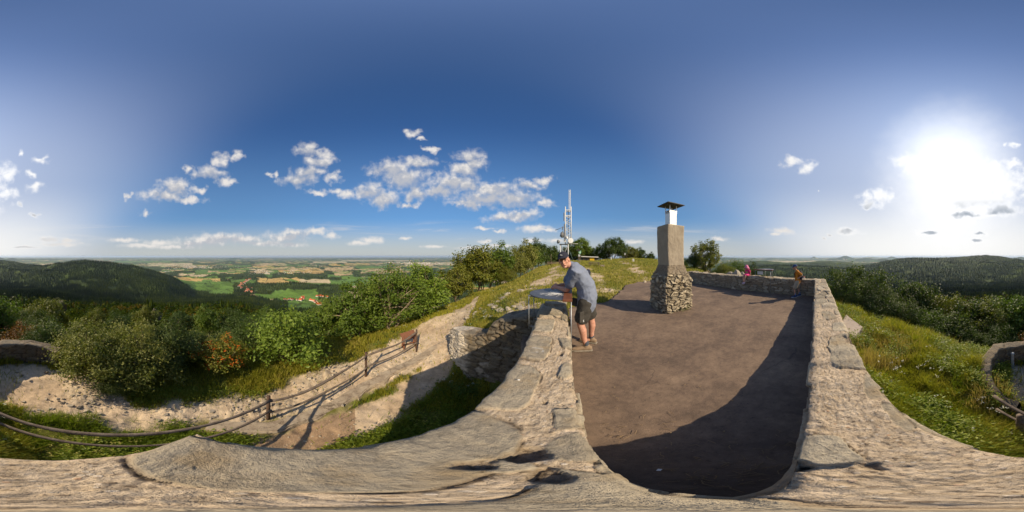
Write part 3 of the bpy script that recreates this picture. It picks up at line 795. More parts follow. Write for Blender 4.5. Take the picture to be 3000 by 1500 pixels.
def wall_mesh(name, inner, outer, ztop, zin, zout, res=.02, rres=.02, top_fn=None, face=(.24, .10), amp=.035, seed=0, plaster_fn=None, cap_ends=True, mat=None, edge_wob=.02, fine=0):
    """stone wall between an inner and an outer edge line (same number of points), modelled with its single stones in relief"""
    inner = np.array(inner, float); outer = np.array(outer, float)
    s = arclen((inner + outer) / 2); n = max(4, int(s[-1] / res)); t = np.unique(np.concatenate([np.linspace(0, s[-1], n), s]))
    if fine:      # closer mesh where the wall is seen from close by
        mid = (inner + outer) / 2; q = [0.0]
        while q[-1] < s[-1]:
            d = math.hypot(np.interp(q[-1], s, mid[:, 0]), np.interp(q[-1], s, mid[:, 1])); q.append(q[-1] + min(.028, fine * (1 + 1.1 * d)))
        t = np.unique(np.concatenate([np.array(q[:-1]), s]))
    I = np.stack([np.interp(t, s, inner[:, k]) for k in (0, 1)], 1); O = np.stack([np.interp(t, s, outer[:, k]) for k in (0, 1)], 1)
    ZT = ztop(t / s[-1], t) if callable(ztop) else np.full(len(t), ztop)
    ZI = zin(t / s[-1], t) if callable(zin) else np.full(len(t), zin)
    ZO = zout(t / s[-1], t) if callable(zout) else np.full(len(t), zout)
    cross = O - I; wdt = np.hypot(*cross.T); cd = cross / wdt[:, None]
    nf_i = max(3, int(np.max(ZT - ZI) / rres)); nf_o = max(3, int(np.max(ZT - ZO) / rres)); nt_ = max(4, int(wdt.max() / rres)) if not fine else 76
    a_i = np.linspace(0, 1, nf_i + 1)[:-1]; a_t = np.linspace(0, 1, nt_ + 1); a_o = np.linspace(1, 0, nf_o + 1)[1:]
    sI = arclen(I); sO = arclen(O)
    segs = []
    # (points, normal, sheet coordinates)
    Pi = np.concatenate([np.repeat(I[:, None, :], len(a_i), 1), (ZI[:, None] + (ZT - ZI)[:, None] * a_i)[..., None]], 2)
    Pt = np.concatenate([I[:, None, :] + cross[:, None, :] * a_t[None, :, None], np.repeat(ZT[:, None], len(a_t), 1)[..., None]], 2)
    Po = np.concatenate([np.repeat(O[:, None, :], len(a_o), 1), (ZO[:, None] + (ZT - ZO)[:, None] * a_o)[..., None]], 2)
    def side(P, S, nrm, sd):
        u = np.repeat(S[:, None], P.shape[1], 1); v = P[..., 2]
        wv = (fbm(u / .5, v / .5, 3, 100 + sd) - .5) * .12
        row = 1.0
        f1, f2, cid = voronoi(u / face[0] + wv * 2, v / face[1] + (fbm(u / .35, v / .3, 2, 110 + sd) - .5) * 1.1, .85, sd)
        e = f2 - f1
        st = sstep(.03, .16, e); gap = (1 - sstep(.02, .15, e)) * .95
        dis = amp * (st * (.35 + .9 * cid) - .55) + .012 * (fbm(u / .06, v / .04, 3, 120 + sd) - .5)
        return nrm[:, None, :] * dis[..., None], st, cid, gap
    di, si, ri, gi = side(Pi, sI, -cd, seed)
    do, so_, ro, go = side(Po, sO, cd, seed + 1)
    if top_fn is None:
        top_fn = lambda X, Y, T: cap_slabs(X, Y, .42, .30, seed)
    hz, stt, rt, gt = top_fn(Pt[..., 0], Pt[..., 1], np.repeat(a_t[None, :], len(t), 0))
    wob = edge_wob * 2 * (fbm(Pt[..., 0] / .11, Pt[..., 1] / .11, 3, 130 + seed) - .5)
    Pt[..., 2] += hz
    edge = np.abs(a_t * 2 - 1) ** 6
    Pt[..., :2] += cd[:, None, :] * (wob * edge[None, :] * np.sign(a_t - .5)[None, :])[..., None]
    Pt[..., 2] -= (edge ** 2 * .018)[None, :]
    fade_i = (np.clip((1 - a_i) * nf_i / 2.0, 0, 1))[None, :, None]; fade_o = (np.clip((1 - a_o) * nf_o / 2.0, 0, 1))[None, :, None]
    Pi[..., :2] += di * fade_i; Po[..., :2] += do * fade_o
    P = np.concatenate([Pi, Pt, Po], 1)
    ST = np.concatenate([si, stt, so_], 1); RN = np.concatenate([ri, rt, ro], 1); GP = np.concatenate([gi, gt, go], 1)
    nn, mm = P.shape[:2]
    ix = np.arange(nn * mm).reshape(nn, mm)
    F = np.stack([ix[:-1, :-1], ix[:-1, 1:], ix[1:, 1:], ix[1:, :-1]], -1).reshape(-1, 4)
    V = P.reshape(-1, 3)
    attrs = {'stone': ST.ravel(), 'rnd': RN.ravel(), 'gap': GP.ravel()}
    if cap_ends:     # close both ends with a rough stone face made of strips across the section
        for row, sg in ((0, -1), (nn - 1, 1)):
            li = ix[row, :nf_i + 1]; lo = ix[row, -(nf_o):][::-1]
            k = min(len(li), len(lo))
            a = li[np.linspace(0, len(li) - 1, k).astype(int)]; b = np.concatenate([lo, [ix[row, nf_i + nt_]]]); b = b[np.linspace(0, len(b) - 1, k).astype(int)]
            dirn = (P[row, nf_i, :2] - P[row - sg, nf_i, :2]); dirn = dirn / np.hypot(*dirn)
            base = len(V); m_ = 12
            A, B = V[a], V[b]
            W = np.linspace(0, 1, m_)[None, :, None]
            G = A[:, None, :] * (1 - W) + B[:, None, :] * W
            uu = W[..., 0] * wdt[row] + np.zeros((k, 1)); vv = G[..., 2]
            f1, f2, cid = voronoi(uu / face[0], vv / face[1], .85, seed + 5)
            e = f2 - f1; s_ = sstep(.03, .16, e)
            bul = amp * (s_ * (.35 + .9 * cid)) * np.sin(np.pi * W[..., 0]) ** .5 + .03 * np.sin(np.pi * W[..., 0])
            G[..., :2] += dirn[None, None, :] * bul[..., None]
            V = np.concatenate([V, G.reshape(-1, 3)])
            gi_ = base + np.arange(k * m_).reshape(k, m_)
            f = np.stack([gi_[:-1, :-1], gi_[:-1, 1:], gi_[1:, 1:], gi_[1:, :-1]], -1).reshape(-1, 4)
            F = np.concatenate([F, f if sg < 0 else f[:, ::-1]])
            attrs['stone'] = np.concatenate([attrs['stone'], s_.ravel()]); attrs['rnd'] = np.concatenate([attrs['rnd'], cid.ravel()])
            attrs['gap'] = np.concatenate([attrs['gap'], ((1 - sstep(0, .09, e)) * .9).ravel()])
    attrs['plaster'] = plaster_fn(V) if plaster_fn else np.zeros(len(V))
    me = mesh_np(name, V, F, mat or M_WALL, smooth=True, attrs=attrs)
    return link(bpy.data.objects.new(name, me))

def cap_slabs(X, Y, sx, sy, seed):
    u = X * E2[0] + Y * E2[1]; v = X * E1[0] + Y * E1[1]
    f1, f2, cid = voronoi(u / sx + (fbm(u / .3, v / .3, 2, 5) - .5) * .5, v / sy + (fbm(u / .3, v / .3, 2, 6) - .5) * .5, .8, seed + 3)
    e = f2 - f1
    st = sstep(.05, .14, e); gap = (1 - sstep(.02, .08, e)) * .75 * sstep(.35, .6, vnoise(u / .2, v / .2, 4))
    hz = .03 * (cid - .5) + .016 * st - .01 * gap + .012 * (fbm(u / .05, v / .05, 4, 8) - .5)
    return hz, st, cid, gap

SLABS = [
 (.075, .27, .03, .07, .1, .016, .6),  # along E2, along E1, half sizes, turn, height, shade : the cap stones one can tell apart near the corner
 (-.255, .10, .155, .46, .06, .018, .45), (-.325, .90, .135, .29, .05, .022, .55), (-.335, 1.52, .13, .235, -.03, .018, .42), (-.36, 2.08, .15, .22, .06, .02, .75),
 (-.33, 2.68, .2, .27, .03, .03, .6), (-.24, 3.14, .27, .14, .0, .05, .35), (-.015, .62, .062, .085, .3, .016, .5), (-.05, 1.62, .07, .10, .2, .02, .35), (-.0, 1.95, .05, .14, .05, .015, .55), (-.08, 2.45, .09, .16, .1, .016, .3),
 (-.045, 2.9, .1, .13, .1, .02, .6), (-.04, 1.15, .045, .12, -.1, .012, .65), (.0, .40, .045, .10, .2, .012, .3), (-.10, .245, .05, .04, .5, .02, .7), (.02, .12, .05, .13, .1, .014, .5),
 (.38, .005, .10, .075, .12, .028, .8), (1.50, -.165, .34, .155, .05, .012, .62), (2.08, -.17, .15, .105, .1, .010, .9), (.93, -.27, .17, .055, -.12, -.004, .5), (.60, -.285, .12, .05, .1, -.006, .4), (2.55, -.02, .2, .09, .2, .012, .4), (2.75, -.22, .18, .1, 0, .014, .6),
]
def parapet_top(X, Y, T):
    u = X * E2[0] + Y * E2[1]; v = X * E1[0] + Y * E1[1]
    wu = u + (fbm(u / .16, v / .16, 3, 201) - .5) * .07; wv = v + (fbm(u / .16, v / .16, 3, 202) - .5) * .07
    hz, st, cid, gap = cap_slabs(X, Y, .44, .27, 2)
    fz = sstep(2.7, 3.2, u)                       # far on, the whole top is laid with slabs
    st = st * fz; gap = gap * fz; hz = hz * fz; rnd = cid * fz + .5 * (1 - fz)
    hz = hz + (1 - fz) * (.022 * (fbm(u / .22, v / .22, 3, 203) - .5) + .012 * (fbm(u / .035, v / .035, 4, 204) - .5) + .008 * (vnoise(u / .012, v / .012, 6) - .5))
    for cu, cv, hu, hv, tn, hh, sh in SLABS:
        c, s_ = math.cos(tn), math.sin(tn)
        a = ((wu - cu) * c + (wv - cv) * s_) / hu; b = (-(wu - cu) * s_ + (wv - cv) * c) / hv
        a = a * (1 + .16 * b * math.sin(cu * 9)); b = b * (1 + .16 * a * math.cos(cv * 7))
        q = (np.abs(a) ** 5 + np.abs(b) ** 5) ** (1 / 5)
        q = q + .05 * (fbm(u / .07, v / .07, 3, 209) - .5)
        k = 1 - sstep(.955, 1.0, q); edge = np.exp(-((q - 1.01) / .028) ** 2)
        grain = .010 * (fbm(u / .14 + v / .5, v / .07, 4, 205) - .5) + .004 * (fbm(u / .02, v / .02, 3, 206) - .5) + .008 * np.floor(vnoise(u / .16 + cv, v / .05, 211) * 3) / 3 - .004
        hz = hz * (1 - k) + (hh + grain) * k
        st = st * (1 - k) + k; rnd = rnd * (1 - k) + sh * k
        part = sstep(.34, .62, vnoise(u / .11 + cu, v / .11, 7))
        gap = np.maximum(gap * (1 - k), edge * .85 * part)
        hz = hz - edge * .012 * part
    # holes where mortar has crumbled away
    for cu, cv, rr, dp in ((-.075, .33, .045, .05), (-.03, .21, .03, .035), (-.14, .235, .03, .03), (.06, .30, .02, .03), (-.11, 1.40, .03, .03), (.09, .10, .03, .03), (.28, .06, .03, .04), (.27, -.08, .02, .02), (1.72, -.30, .12, .03), (-.12, .75, .015, .02)):
        d = np.hypot(wu - cu, (wv - cv) * .8) / rr
        k = 1 - sstep(.6, 1.15, d + (fbm(u / .03, v / .03, 2, 207) - .5) * .8)
        hz = hz - dp * k; gap = np.maximum(gap, k * .62); st = st * (1 - k)
    cr = np.abs(fbm(u / .25, v / .25, 3, 208) - .5)
    gap = np.maximum(gap, (1 - sstep(.004, .016, cr)) * .45 * (1 - fz) * (1 - st))
    return hz, st, rnd, gap

def at(u, v): return (E2[0] * u + E1[0] * v, E2[1] * u + E1[1] * v)
inner = [at(-.10, 3.27), at(-.025, 1.9), at(.0, 1.3), (.068, .012), (1.05, -.285), (3.1, -.90), (6.10, -1.80), (7.12, .25), (8.0, 2.7), (8.78, 4.73)]
outer = [at(-.59, 3.2), at(-.46, 1.9), at(-.43, 1.3), at(-.375, -.335), (.93, -.66), (2.97, -1.31), (6.36, -2.33), (7.60, .06), (8.48, 2.53), (9.24, 4.56)]
def chalk(V):
    # a mark somebody chalked on one of the slabs
    u = V[:, 0] * E2[0] + V[:, 1] * E2[1]; v = V[:, 0] * E1[0] + V[:, 1] * E1[1]
    d = np.minimum(seg_dist(u, v, [(-.36, 1.40), (-.37, 1.475), (-.26, 1.47)]), seg_dist(u, v, [(-.36, 1.395), (-.25, 1.40), (-.25, 1.44)]))
    return (1 - sstep(.005, .014, d)) * sstep(.25, .5, vnoise(u / .02, v / .02, 9)) * (V[:, 2] > .6) * .75
def ztop(f, t):
    return .63 + .02 * (fbm(t / .9, t * 0, 3, 211) - .5) + .02 * sstep(9.6, 12, t) + .05 * (fbm(t / .16, t * 0, 2, 212) - .5) * sstep(4.2, 4.8, t)
par = wall_mesh('stone_parapet', inner, outer, ztop, -.3, lambda f, t: -2.45 + 1.2 * sstep(4, 9, t), res=.017, rres=.022, top_fn=parapet_top, face=(.32, .10), amp=.045, seed=1, fine=.0058, plaster_fn=chalk)
tag(par, 'low rubble stone parapet with worn slab top enclosing the paved terrace', 'wall')
# retaining wall that runs out from the end of the parapet
bi = [(.80, 3.34), (.2, 3.72), (-.45, 4.02), (-1.05, 4.25), (-1.42, 4.50)]
bo = [(.52, 2.86), (-.02, 3.20), (-.62, 3.50), (-1.30, 3.85), (-1.72, 4.32)]
def bz(f, t):
    return np.interp(f, [0, .2, .36, .44, .5, .62, .8, .93, 1], [.5, .36, .22, .06, -.22, -.38, -.44, -.5, -.66]) + .05 * (fbm(t / .25, t * 0, 3, 221) - .5)
def bplast(V):
    d = np.hypot(V[:, 0] + 1.6, V[:, 1] - 4.25)
    n = fbm(V[:, 0] / .3 + V[:, 2], V[:, 1] / .3 + V[:, 2] / .22, 4, 222)
    k = (1 - sstep(.48, .80, d + (n - .5) * .7))
    k2 = sstep(.56, .66, n) * (V[:, 2] < -.7) * (d < 1.4) * .6
    return np.maximum(k, k2)
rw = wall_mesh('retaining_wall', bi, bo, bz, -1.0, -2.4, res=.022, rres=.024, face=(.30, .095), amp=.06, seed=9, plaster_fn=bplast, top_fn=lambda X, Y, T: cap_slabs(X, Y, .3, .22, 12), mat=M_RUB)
tag(rw, 'curved rubble retaining wall with a white plastered end beside the footpath', 'wall')

# sunken round lookout with its own low wall
li = [pol(a, d)[:2] for a, d in ((178.5, 2.5), (174, 2.55), (170.3, 2.8), (168.3, 3.15), (168.6, 3.6), (171.5, 4.05), (175.5, 4.35), (180, 4.55), (-176, 4.68), (-170, 4.75), (-164, 4.62), (-160.5, 4.4))]
lo = [pol(a, d)[:2] for a, d in ((177.0, 2.25), (172, 2.33), (167.2, 2.65), (164.6, 3.1), (165.2, 3.75), (169.2, 4.35), (174.5, 4.7), (180, 4.9), (-176, 5.03), (-169.6, 5.1), (-163, 4.97), (-158.5, 4.7))]
def lz(f, t):
    return np.interp(f, [0, .1, .25, .36, .42, .55, .75, 1], [-1.5, -1.3, -1.12, -1.06, -1.02, -1.16, -1.26, -1.36]) + .03 * (fbm(t / .3, t * 0, 3, 231) - .5)
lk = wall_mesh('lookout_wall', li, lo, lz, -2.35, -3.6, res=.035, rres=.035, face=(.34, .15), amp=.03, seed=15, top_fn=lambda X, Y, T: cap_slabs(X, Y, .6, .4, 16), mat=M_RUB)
tag(lk, 'low curved stone wall around the sunken lookout at the path bend', 'wall')
ps = empty('marker_post', tuple(pol(176.0, 4.18, -1.85)))
MB().box((0, 0, .3), (.07, .07, .6)).build('post', mat_noise('grey_paint', (.4, .42, .42), (.3, .32, .32), 12), ps, bevel=.006)
MB().box((0, 0, .615), (.09, .09, .03), taper=.5).build('cap', bpy.data.materials['grey_paint'], ps)
tag(ps, 'short pale grey post standing against the lookout wall', 'post')

# ------------------------------------------------------------------ terrace paving
def build_terrace():
    xs = np.arange(-.4, 9.6, .05); ys = np.arange(-2.3, 7.6, .05)
    X, Y = np.meshgrid(xs, ys, indexing='ij')
    poly = [(.2, 3.3), (-.13, .1), (.1, -.2), (6.15, -2.05), (7.35, .15), (8.2, 2.6), (9.0, 4.65)] + ASPH[5:]
    wx = X + (fbm(X / .5, Y / .5, 3, 241) - .5) * .3; wy = Y + (fbm(X / .5, Y / .5, 3, 242) - .5) * .3
    lawn = (Y > 3.2) & (X + Y > 5)
    ins = in_poly(np.where(lawn, wx, X), np.where(lawn, wy, Y), poly)
    Z = .018 * (fbm(X / 1.6, Y / 1.6, 3, 243) - .5) + .004 * (fbm(X / .12, Y / .12, 3, 244) - .5)
    n, m = X.shape; ix = np.arange(n * m).reshape(n, m)
    fc = ins[:-1, :-1] & ins[1:, :-1] & ins[1:, 1:] & ins[:-1, 1:]
    F = np.stack([ix[:-1, :-1], ix[1:, :-1], ix[1:, 1:], ix[:-1, 1:]], -1)[fc]
    V = np.stack([X, Y, Z], -1).reshape(-1, 3)
    # skirt: the paving is a 0.14 m thick layer
    u, inv = np.unique(F.ravel(), return_inverse=True); V = V[u]; F = inv.reshape(-1, 4)
    e = {}
    for f in F:
        for a, b in ((f[0], f[1]), (f[1], f[2]), (f[2], f[3]), (f[3], f[0])):
            if (b, a) in e: del e[(b, a)]
            else: e[(a, b)] = 1
    nb = len(V); low = V.copy(); low[:, 2] -= .14
    V = np.concatenate([V, low])
    sk = np.array([(b, a, a + nb, b + nb) for a, b in e], np.int32)
    F = np.concatenate([F, sk])
    m, nt, out = new_mat('terrace_asphalt')
    p = nt.pos()
    a = nt.noise(p, .8, 4, .6, .4); b = nt.noise(p, 3.2, 5, .65, .6); c = nt.noise(p, 120, 3, .8); d = nt.noise(p, 34, 4, .7)
    col = nt.ramp(nt.math('ADD', nt.math('MULTIPLY', a.outputs[0], .55), nt.math('MULTIPLY', b.outputs[0], .45)), [(.30, (.085, .062, .047)), (.45, (.140, .098, .070)), (.56, (.185, .130, .090)), (.70, (.245, .174, .118))])
    col = nt.mix(nt.maprange(c.outputs[0], .62, .74, 0, .8), col, (.36, .27, .20))
    col = nt.mix(nt.maprange(d.outputs[0], .56, .72, 0, .6), col, (.05, .038, .03))
    e_ = nt.noise(p, 11, 5, .7)
    col = nt.mix(1.0, col, nt.ramp(e_.outputs[0], [(.3, (.74, .74, .75)), (.7, (1.25, 1.23, 1.2))]), 'MULTIPLY')
    # fine wandering cracks and a few oily blots
    vo = nt.node('ShaderNodeTexVoronoi', feature='DISTANCE_TO_EDGE'); vo.inputs['Scale'].default_value = .55
    nt.l.new(nt.vmath('ADD', p, nt.vmath('MULTIPLY', nt.noise(p, 2.4, 4, .6).outputs['Color'], (.55, .55, 0))), vo.inputs['Vector'])
    crk = nt.math('MULTIPLY', nt.maprange(vo.outputs['Distance'], .003, .009, 1, 0), nt.maprange(nt.noise(p, .7, 2).outputs[0], .5, .6))
    col = nt.mix(nt.math('MULTIPLY', crk, .35), col, (.03, .024, .02))
    bl = nt.noise(p, 1.9, 3, .75)
    col = nt.mix(nt.maprange(bl.outputs[0], .70, .77, 0, .7), col, (.028, .023, .02))
    principled(nt, out, col, .88, 0, nt.bump(nt.math('ADD', c.outputs[0], d.outputs[0]), .55, .006), .3)
    o = obj_np('terrace', V, F, m, smooth=True)
    tag(o, 'brownish worn asphalt paving of the terrace inside the stone parapet', 'terrace', None, 'structure')
build_terrace()
# bare concrete slab lying in the meadow outside the long parapet
slab = MB()
sp = [pol(117.4, 5.9)[:2], pol(123.3, 4.75)[:2], pol(120.2, 4.0)[:2], pol(115.6, 5.0)[:2]]
slab.prism([tuple(p) for p in sp], -.98, -.60)
tag(slab.build('concrete_slab', mat_noise('pale_concrete', (.40, .33, .27), (.30, .245, .20), 9, .9, bump=.4, bdist=.008, world=True), None, bevel=.02), 'flat pale concrete slab set in the meadow below the long parapet', 'slab')

# ------------------------------------------------------------------ chimney on the terrace
def build_chimney():
    root = empty('chimney', (4.07, 2.76, 0), -R(20.8))
    tag(root, 'rendered chimney on a bulging fieldstone base with a metal flue and black cowl', 'chimney')
    # stone base: square section, bulging and drawn in at the shoulder, built up of single stones in relief
    prof_z = np.concatenate([np.linspace(-.1, 1.0, 62), np.linspace(1.012, 1.34, 20)])
    half = np.interp(prof_z, [-.1, .15, .55, .85, 1.0, 1.12, 1.34], [.450, .450, .452, .445, .415, .36, .295])
    nper = 44
    ts = np.linspace(-1, 1, nper, endpoint=False)
    ring = []
    for k in range(4):
        for t in ts:
            a = [(t, -1), (1, t), (-t, 1), (-1, -t)][k]; ring.append(a)
    ring = np.array(ring)
    rl = np.maximum(np.abs(ring[:, 0]), np.abs(ring[:, 1]))
    cut = (np.abs(ring[:, 0]) ** 16 + np.abs(ring[:, 1]) ** 16) ** (1 / 16)
    ring = ring / cut[:, None]
    per = np.arange(len(ring)) / nper * .95
    U, Zg = np.meshgrid(per, prof_z)
    nr = ring / np.hypot(*ring.T)[:, None]
    wob = (fbm(U / .3, Zg / .3, 2, 250) - .5)
    Lp = 3.8; sx = Lp / round(Lp / .20)
    Uw = U / sx + wob * .7; Vw = Zg / .078 + (fbm(U / .22, Zg / .3, 2, 251) - .5) * 2.4
    f1, f2, cid = voronoi(Uw, Vw, .95, 4)
    e = f2 - f1; st = sstep(.04, .2, e)
    seam = np.minimum(np.abs(U), np.abs(U - Lp)) < .04
    ren = sstep(.98, 1.16, Zg + (fbm(U / .15, Zg / .15, 2, 252) - .5) * .25)
    dis = (.075 * (st * (.25 + .95 * cid) - .35) + .03 * (fbm(U / .05, Zg / .05, 3, 253) - .5)) * (1 - ren * .8)
    P = np.empty(U.shape + (3,))
    P[..., 0] = ring[None, :, 0] * half[:, None] + nr[None, :, 0] * dis
    P[..., 1] = ring[None, :, 1] * half[:, None] + nr[None, :, 1] * dis
    P[..., 2] = Zg + .02 * (cid - .5) * (1 - ren)
    n, m = U.shape; ix = np.arange(n * m).reshape(n, m); J = np.roll(ix, -1, 1)
    F = np.stack([ix[:-1], J[:-1], J[1:], ix[1:]], -1).reshape(-1, 4)
    tan = (.34, .285, .21)
    obj_np('stone_base', P.reshape(-1, 3), F, M_CHIM, smooth=False, parent=root, attrs={'stone': (st * (1 - ren)).ravel(), 'rnd': cid.ravel(), 'gap': ((1 - sstep(.0, .13, e)) * .92 * (1 - ren)).ravel()})
    # rendered shaft, hand trowelled and a little crooked
    zz = np.linspace(1.18, 2.50, 46)
    hs = np.interp(zz, [1.18, 1.5, 2.5], [.285, .29, .305])
    U, Zg = np.meshgrid(per, zz)
    dis = .022 * (fbm(U / .35, Zg / .3, 3, 260) - .5) + .010 * (fbm(U / .07, Zg / .07, 3, 261) - .5)
    P = np.empty(U.shape + (3,))
    lean = .018 * np.sin(zz * 2.3)
    P[..., 0] = ring[None, :, 0] * hs[:, None] + nr[None, :, 0] * dis + lean[:, None]
    P[..., 1] = ring[None, :, 1] * hs[:, None] + nr[None, :, 1] * dis - lean[:, None] * .5
    P[..., 2] = Zg
    n, m = U.shape; ix = np.arange(n * m).reshape(n, m); J = np.roll(ix, -1, 1)
    F = np.stack([ix[:-1], J[:-1], J[1:], ix[1:]], -1).reshape(-1, 4)
    top = P[-1] * np.array((.02, .02, 1)) ; top[:, 2] = 2.51
    V = np.concatenate([P.reshape(-1, 3), top]); b = n * m
    F = np.concatenate([F, np.stack([ix[-1], J[-1], b + np.roll(np.arange(m), -1), b + np.arange(m)], -1)])
    mr = mat_noise('trowelled_render', (.37, .31, .23), (.28, .23, .17), 5, .93, bump=.7, bdist=.012, bscale=26)
    obj_np('shaft', V, F, mr, smooth=True, parent=root)
    ms = mat_noise('zinc_sheet', (.78, .78, .76), (.70, .70, .69), 3, .42, metal=.35, bump=.08, bdist=.004, bscale=5, spec=.5)
    flue = MB().box((0, 0, 2.70), (.25, .25, .40)).build('flue', ms, root, bevel=.008)
    mb = MB()
    for z in (2.925, 2.975): mb.box((0, 0, z), (.265, .265, .028), taper=.93)
    mb.build('louvre', ms, root)
    MB().box((0, 0, 2.94), (.20, .20, .085)).build('throat', mat_noise('soot', (.02, .02, .02), (.03, .028, .025), 8), root)
    for dx in (-1, 1):
        for dy in (-1, 1):
            MB().box((dx * .118, dy * .118, 3.045), (.02, .02, .30)).build('strut', ms, root)
    mk = mat_noise('black_sheet', (.022, .02, .018), (.045, .04, .035), 6, .55, metal=.2, spec=.4)
    cap = MB(); h = .30
    cap.prism([(-h, -h), (h, -h), (h, h), (-h, h)], 3.150, 3.172)
    cap.prism([(-h, -h), (h, -h), (h, h), (-h, h)], 3.1725, 3.255, [(-.02, -.02), (.02, -.02), (.02, .02), (-.02, .02)])
    cap.build('cowl', mk, root, bevel=.004)
    return root
build_chimney()

# ------------------------------------------------------------------ concrete kerb beside the fence
def build_kerb():
    c = np.array([(-2.02, -.62), (-2.05, .2), (-2.42, 1.2), (-2.72, 2.2), (-2.72, 3.1), (-2.58, 4.0), (-2.36, 4.75), (-2.1, 5.2)])
    s = arclen(c); t = np.linspace(0, s[-1], 240); P = np.stack([np.interp(t, s, c[:, k]) for k in (0, 1)], 1)
    d = np.gradient(P, axis=0); d /= np.hypot(*d.T)[:, None]; nrm = np.stack([d[:, 1], -d[:, 0]], 1)
    wi = .13 + .16 * (fbm(t / .35, t * 0, 4, 270) - .5); wo = .15 + .06 * (fbm(t / .4, t * 0, 3, 271) - .5)
    zt = np.array([Hs(p[0] - n[0] * .35, p[1] - n[1] * .35) for p, n in zip(P, nrm)]); zt = np.convolve(np.pad(zt, 20, mode='edge'), np.ones(41) / 41, 'valid') + .03
    k = 16; rows = []
    for j in range(k):
        a = j / (k - 1)
        q = P + nrm * (wi * a - wo * (1 - a))[:, None]
        rows.append(np.column_stack([q, zt + .015 * (fbm(q[:, 0] / .12, q[:, 1] / .12, 3, 272) - .5) - .03 * (a > .93)]))
    for zz, oo in ((-.10, .02), (-.22, -.01), (-.5, .03)):
        q = P + nrm * (wi + oo + .05 * (fbm(t / .12, t * 0 + zz * 9, 3, 273) - .5))[:, None]
        rows.append(np.column_stack([q, zt + zz]))
    q = P - nrm * wo[:, None]; rows.insert(0, np.column_stack([q, zt - .5]))
    G = np.array(rows).transpose(1, 0, 2); n, m = G.shape[:2]; ix = np.arange(n * m).reshape(n, m)
    F = np.stack([ix[:-1, :-1], ix[:-1, 1:], ix[1:, 1:], ix[1:, :-1]], -1).reshape(-1, 4)[:, ::-1]
    m_, nt, out = new_mat('cracked_concrete')
    p = nt.pos(); a = nt.noise(p, 7, 5, .65); b = nt.noise(p, 70, 4, .7)
    col = nt.ramp(a.outputs[0], [(.3, (.20, .15, .105)), (.5, (.33, .265, .19)), (.7, (.40, .33, .245))])
    col = nt.mix(nt.maprange(b.outputs[0], .58, .7, 0, .6), col, (.12, .085, .055))
    vo = nt.node('ShaderNodeTexVoronoi', feature='DISTANCE_TO_EDGE'); vo.inputs['Scale'].default_value = 1.5
    nt.l.new(nt.vmath('ADD', p, nt.vmath('MULTIPLY', a.outputs['Color'], (.4, .4, 0))), vo.inputs['Vector'])
    col = nt.mix(nt.maprange(vo.outputs['Distance'], .004, .012, .6, 0), col, (.06, .042, .027))
    principled(nt, out, col, .93, 0, nt.bump(b.outputs[0], .6, .01), .2)
    o = obj_np('kerb', G.reshape(-1, 3), F, m_, smooth=False)
    tag(o, 'broken concrete kerb strip running along the rustic rail fence', 'kerb', None, 'structure')
build_kerb()
# ================================================================== PEOPLE AND TABLES
def clouds_tex(name, size):
    t = bpy.data.textures.new(name, 'CLOUDS'); t.noise_scale = size; t.noise_depth = 2
    return t
T_FOLD = clouds_tex('cloth_folds', .07); T_FOLD2 = clouds_tex('fine_folds', .03)
def folds(o, strength, tex=None):
    d = o.modifiers.new('folds', 'DISPLACE'); d.texture = tex or T_FOLD; d.strength = strength; d.mid_level = .5; d.texture_coords = 'LOCAL'
    return o
def skin_mat(name, c):
    m, nt, out = new_mat(name)
    n = nt.noise(nt.obj(), 22, 4, .6)
    col = nt.mix(nt.maprange(n.outputs[0], .35, .65), c, (c[0] * .84, c[1] * .74, c[2] * .72))
    b = principled(nt, out, col, .55, 0, nt.bump(nt.noise(nt.obj(), 160, 3).outputs[0], .2, .002), .35)
    b.inputs['Subsurface Weight'].default_value = .06; b.inputs['Subsurface Radius'].default_value = (.02, .008, .004)
    return m
M_SKIN = skin_mat('tanned_skin', (.50, .27, .19)); M_SKIN2 = skin_mat('child_skin', (.52, .30, .21))
M_EYE = mat_noise('eye_dark', (.03, .022, .02), (.05, .04, .035), 40, .25)
M_BROW = mat_noise('brow_hair', (.045, .03, .02), (.07, .05, .03), 60, .8)
M_LIP = mat_noise('lips', (.34, .13, .11), (.28, .10, .09), 40, .5)
M_SHIRT = mat_noise('grey_blue_cotton', (.185, .21, .275), (.15, .172, .23), 9, .92, bump=.35, bdist=.004, bscale=120)
M_SHORT = mat_noise('dark_olive_grey_cloth', (.052, .046, .038), (.036, .033, .028), 9, .9, bump=.3, bdist=.003, bscale=120)
M_CAP = mat_noise('navy_cap_cloth', (.018, .019, .030), (.026, .027, .040), 20, .85)
M_SHOE = mat_noise('tan_suede', (.27, .19, .125), (.20, .14, .09), 18, .9, bump=.3, bdist=.003)
M_SOLE = mat_noise('shoe_sole', (.30, .26, .21), (.2, .17, .13), 30, .8)
M_SOCK = mat_noise('grey_sock', (.07, .08, .10), (.045, .05, .065), 60, .95, bump=.5, bdist=.003, bscale=200)
M_WHITE = mat_noise('white_print', (.75, .75, .75), (.6, .6, .6), 30, .8)

def frame(fwd, up, origin):
    f = Vector(fwd).normalized(); r = f.cross(Vector(up)).normalized(); u = r.cross(f)
    M = Matrix.Identity(4)
    for i in range(3):
        M[i][0] = r[i]; M[i][1] = f[i]; M[i][2] = u[i]; M[i][3] = origin[i]
    return M

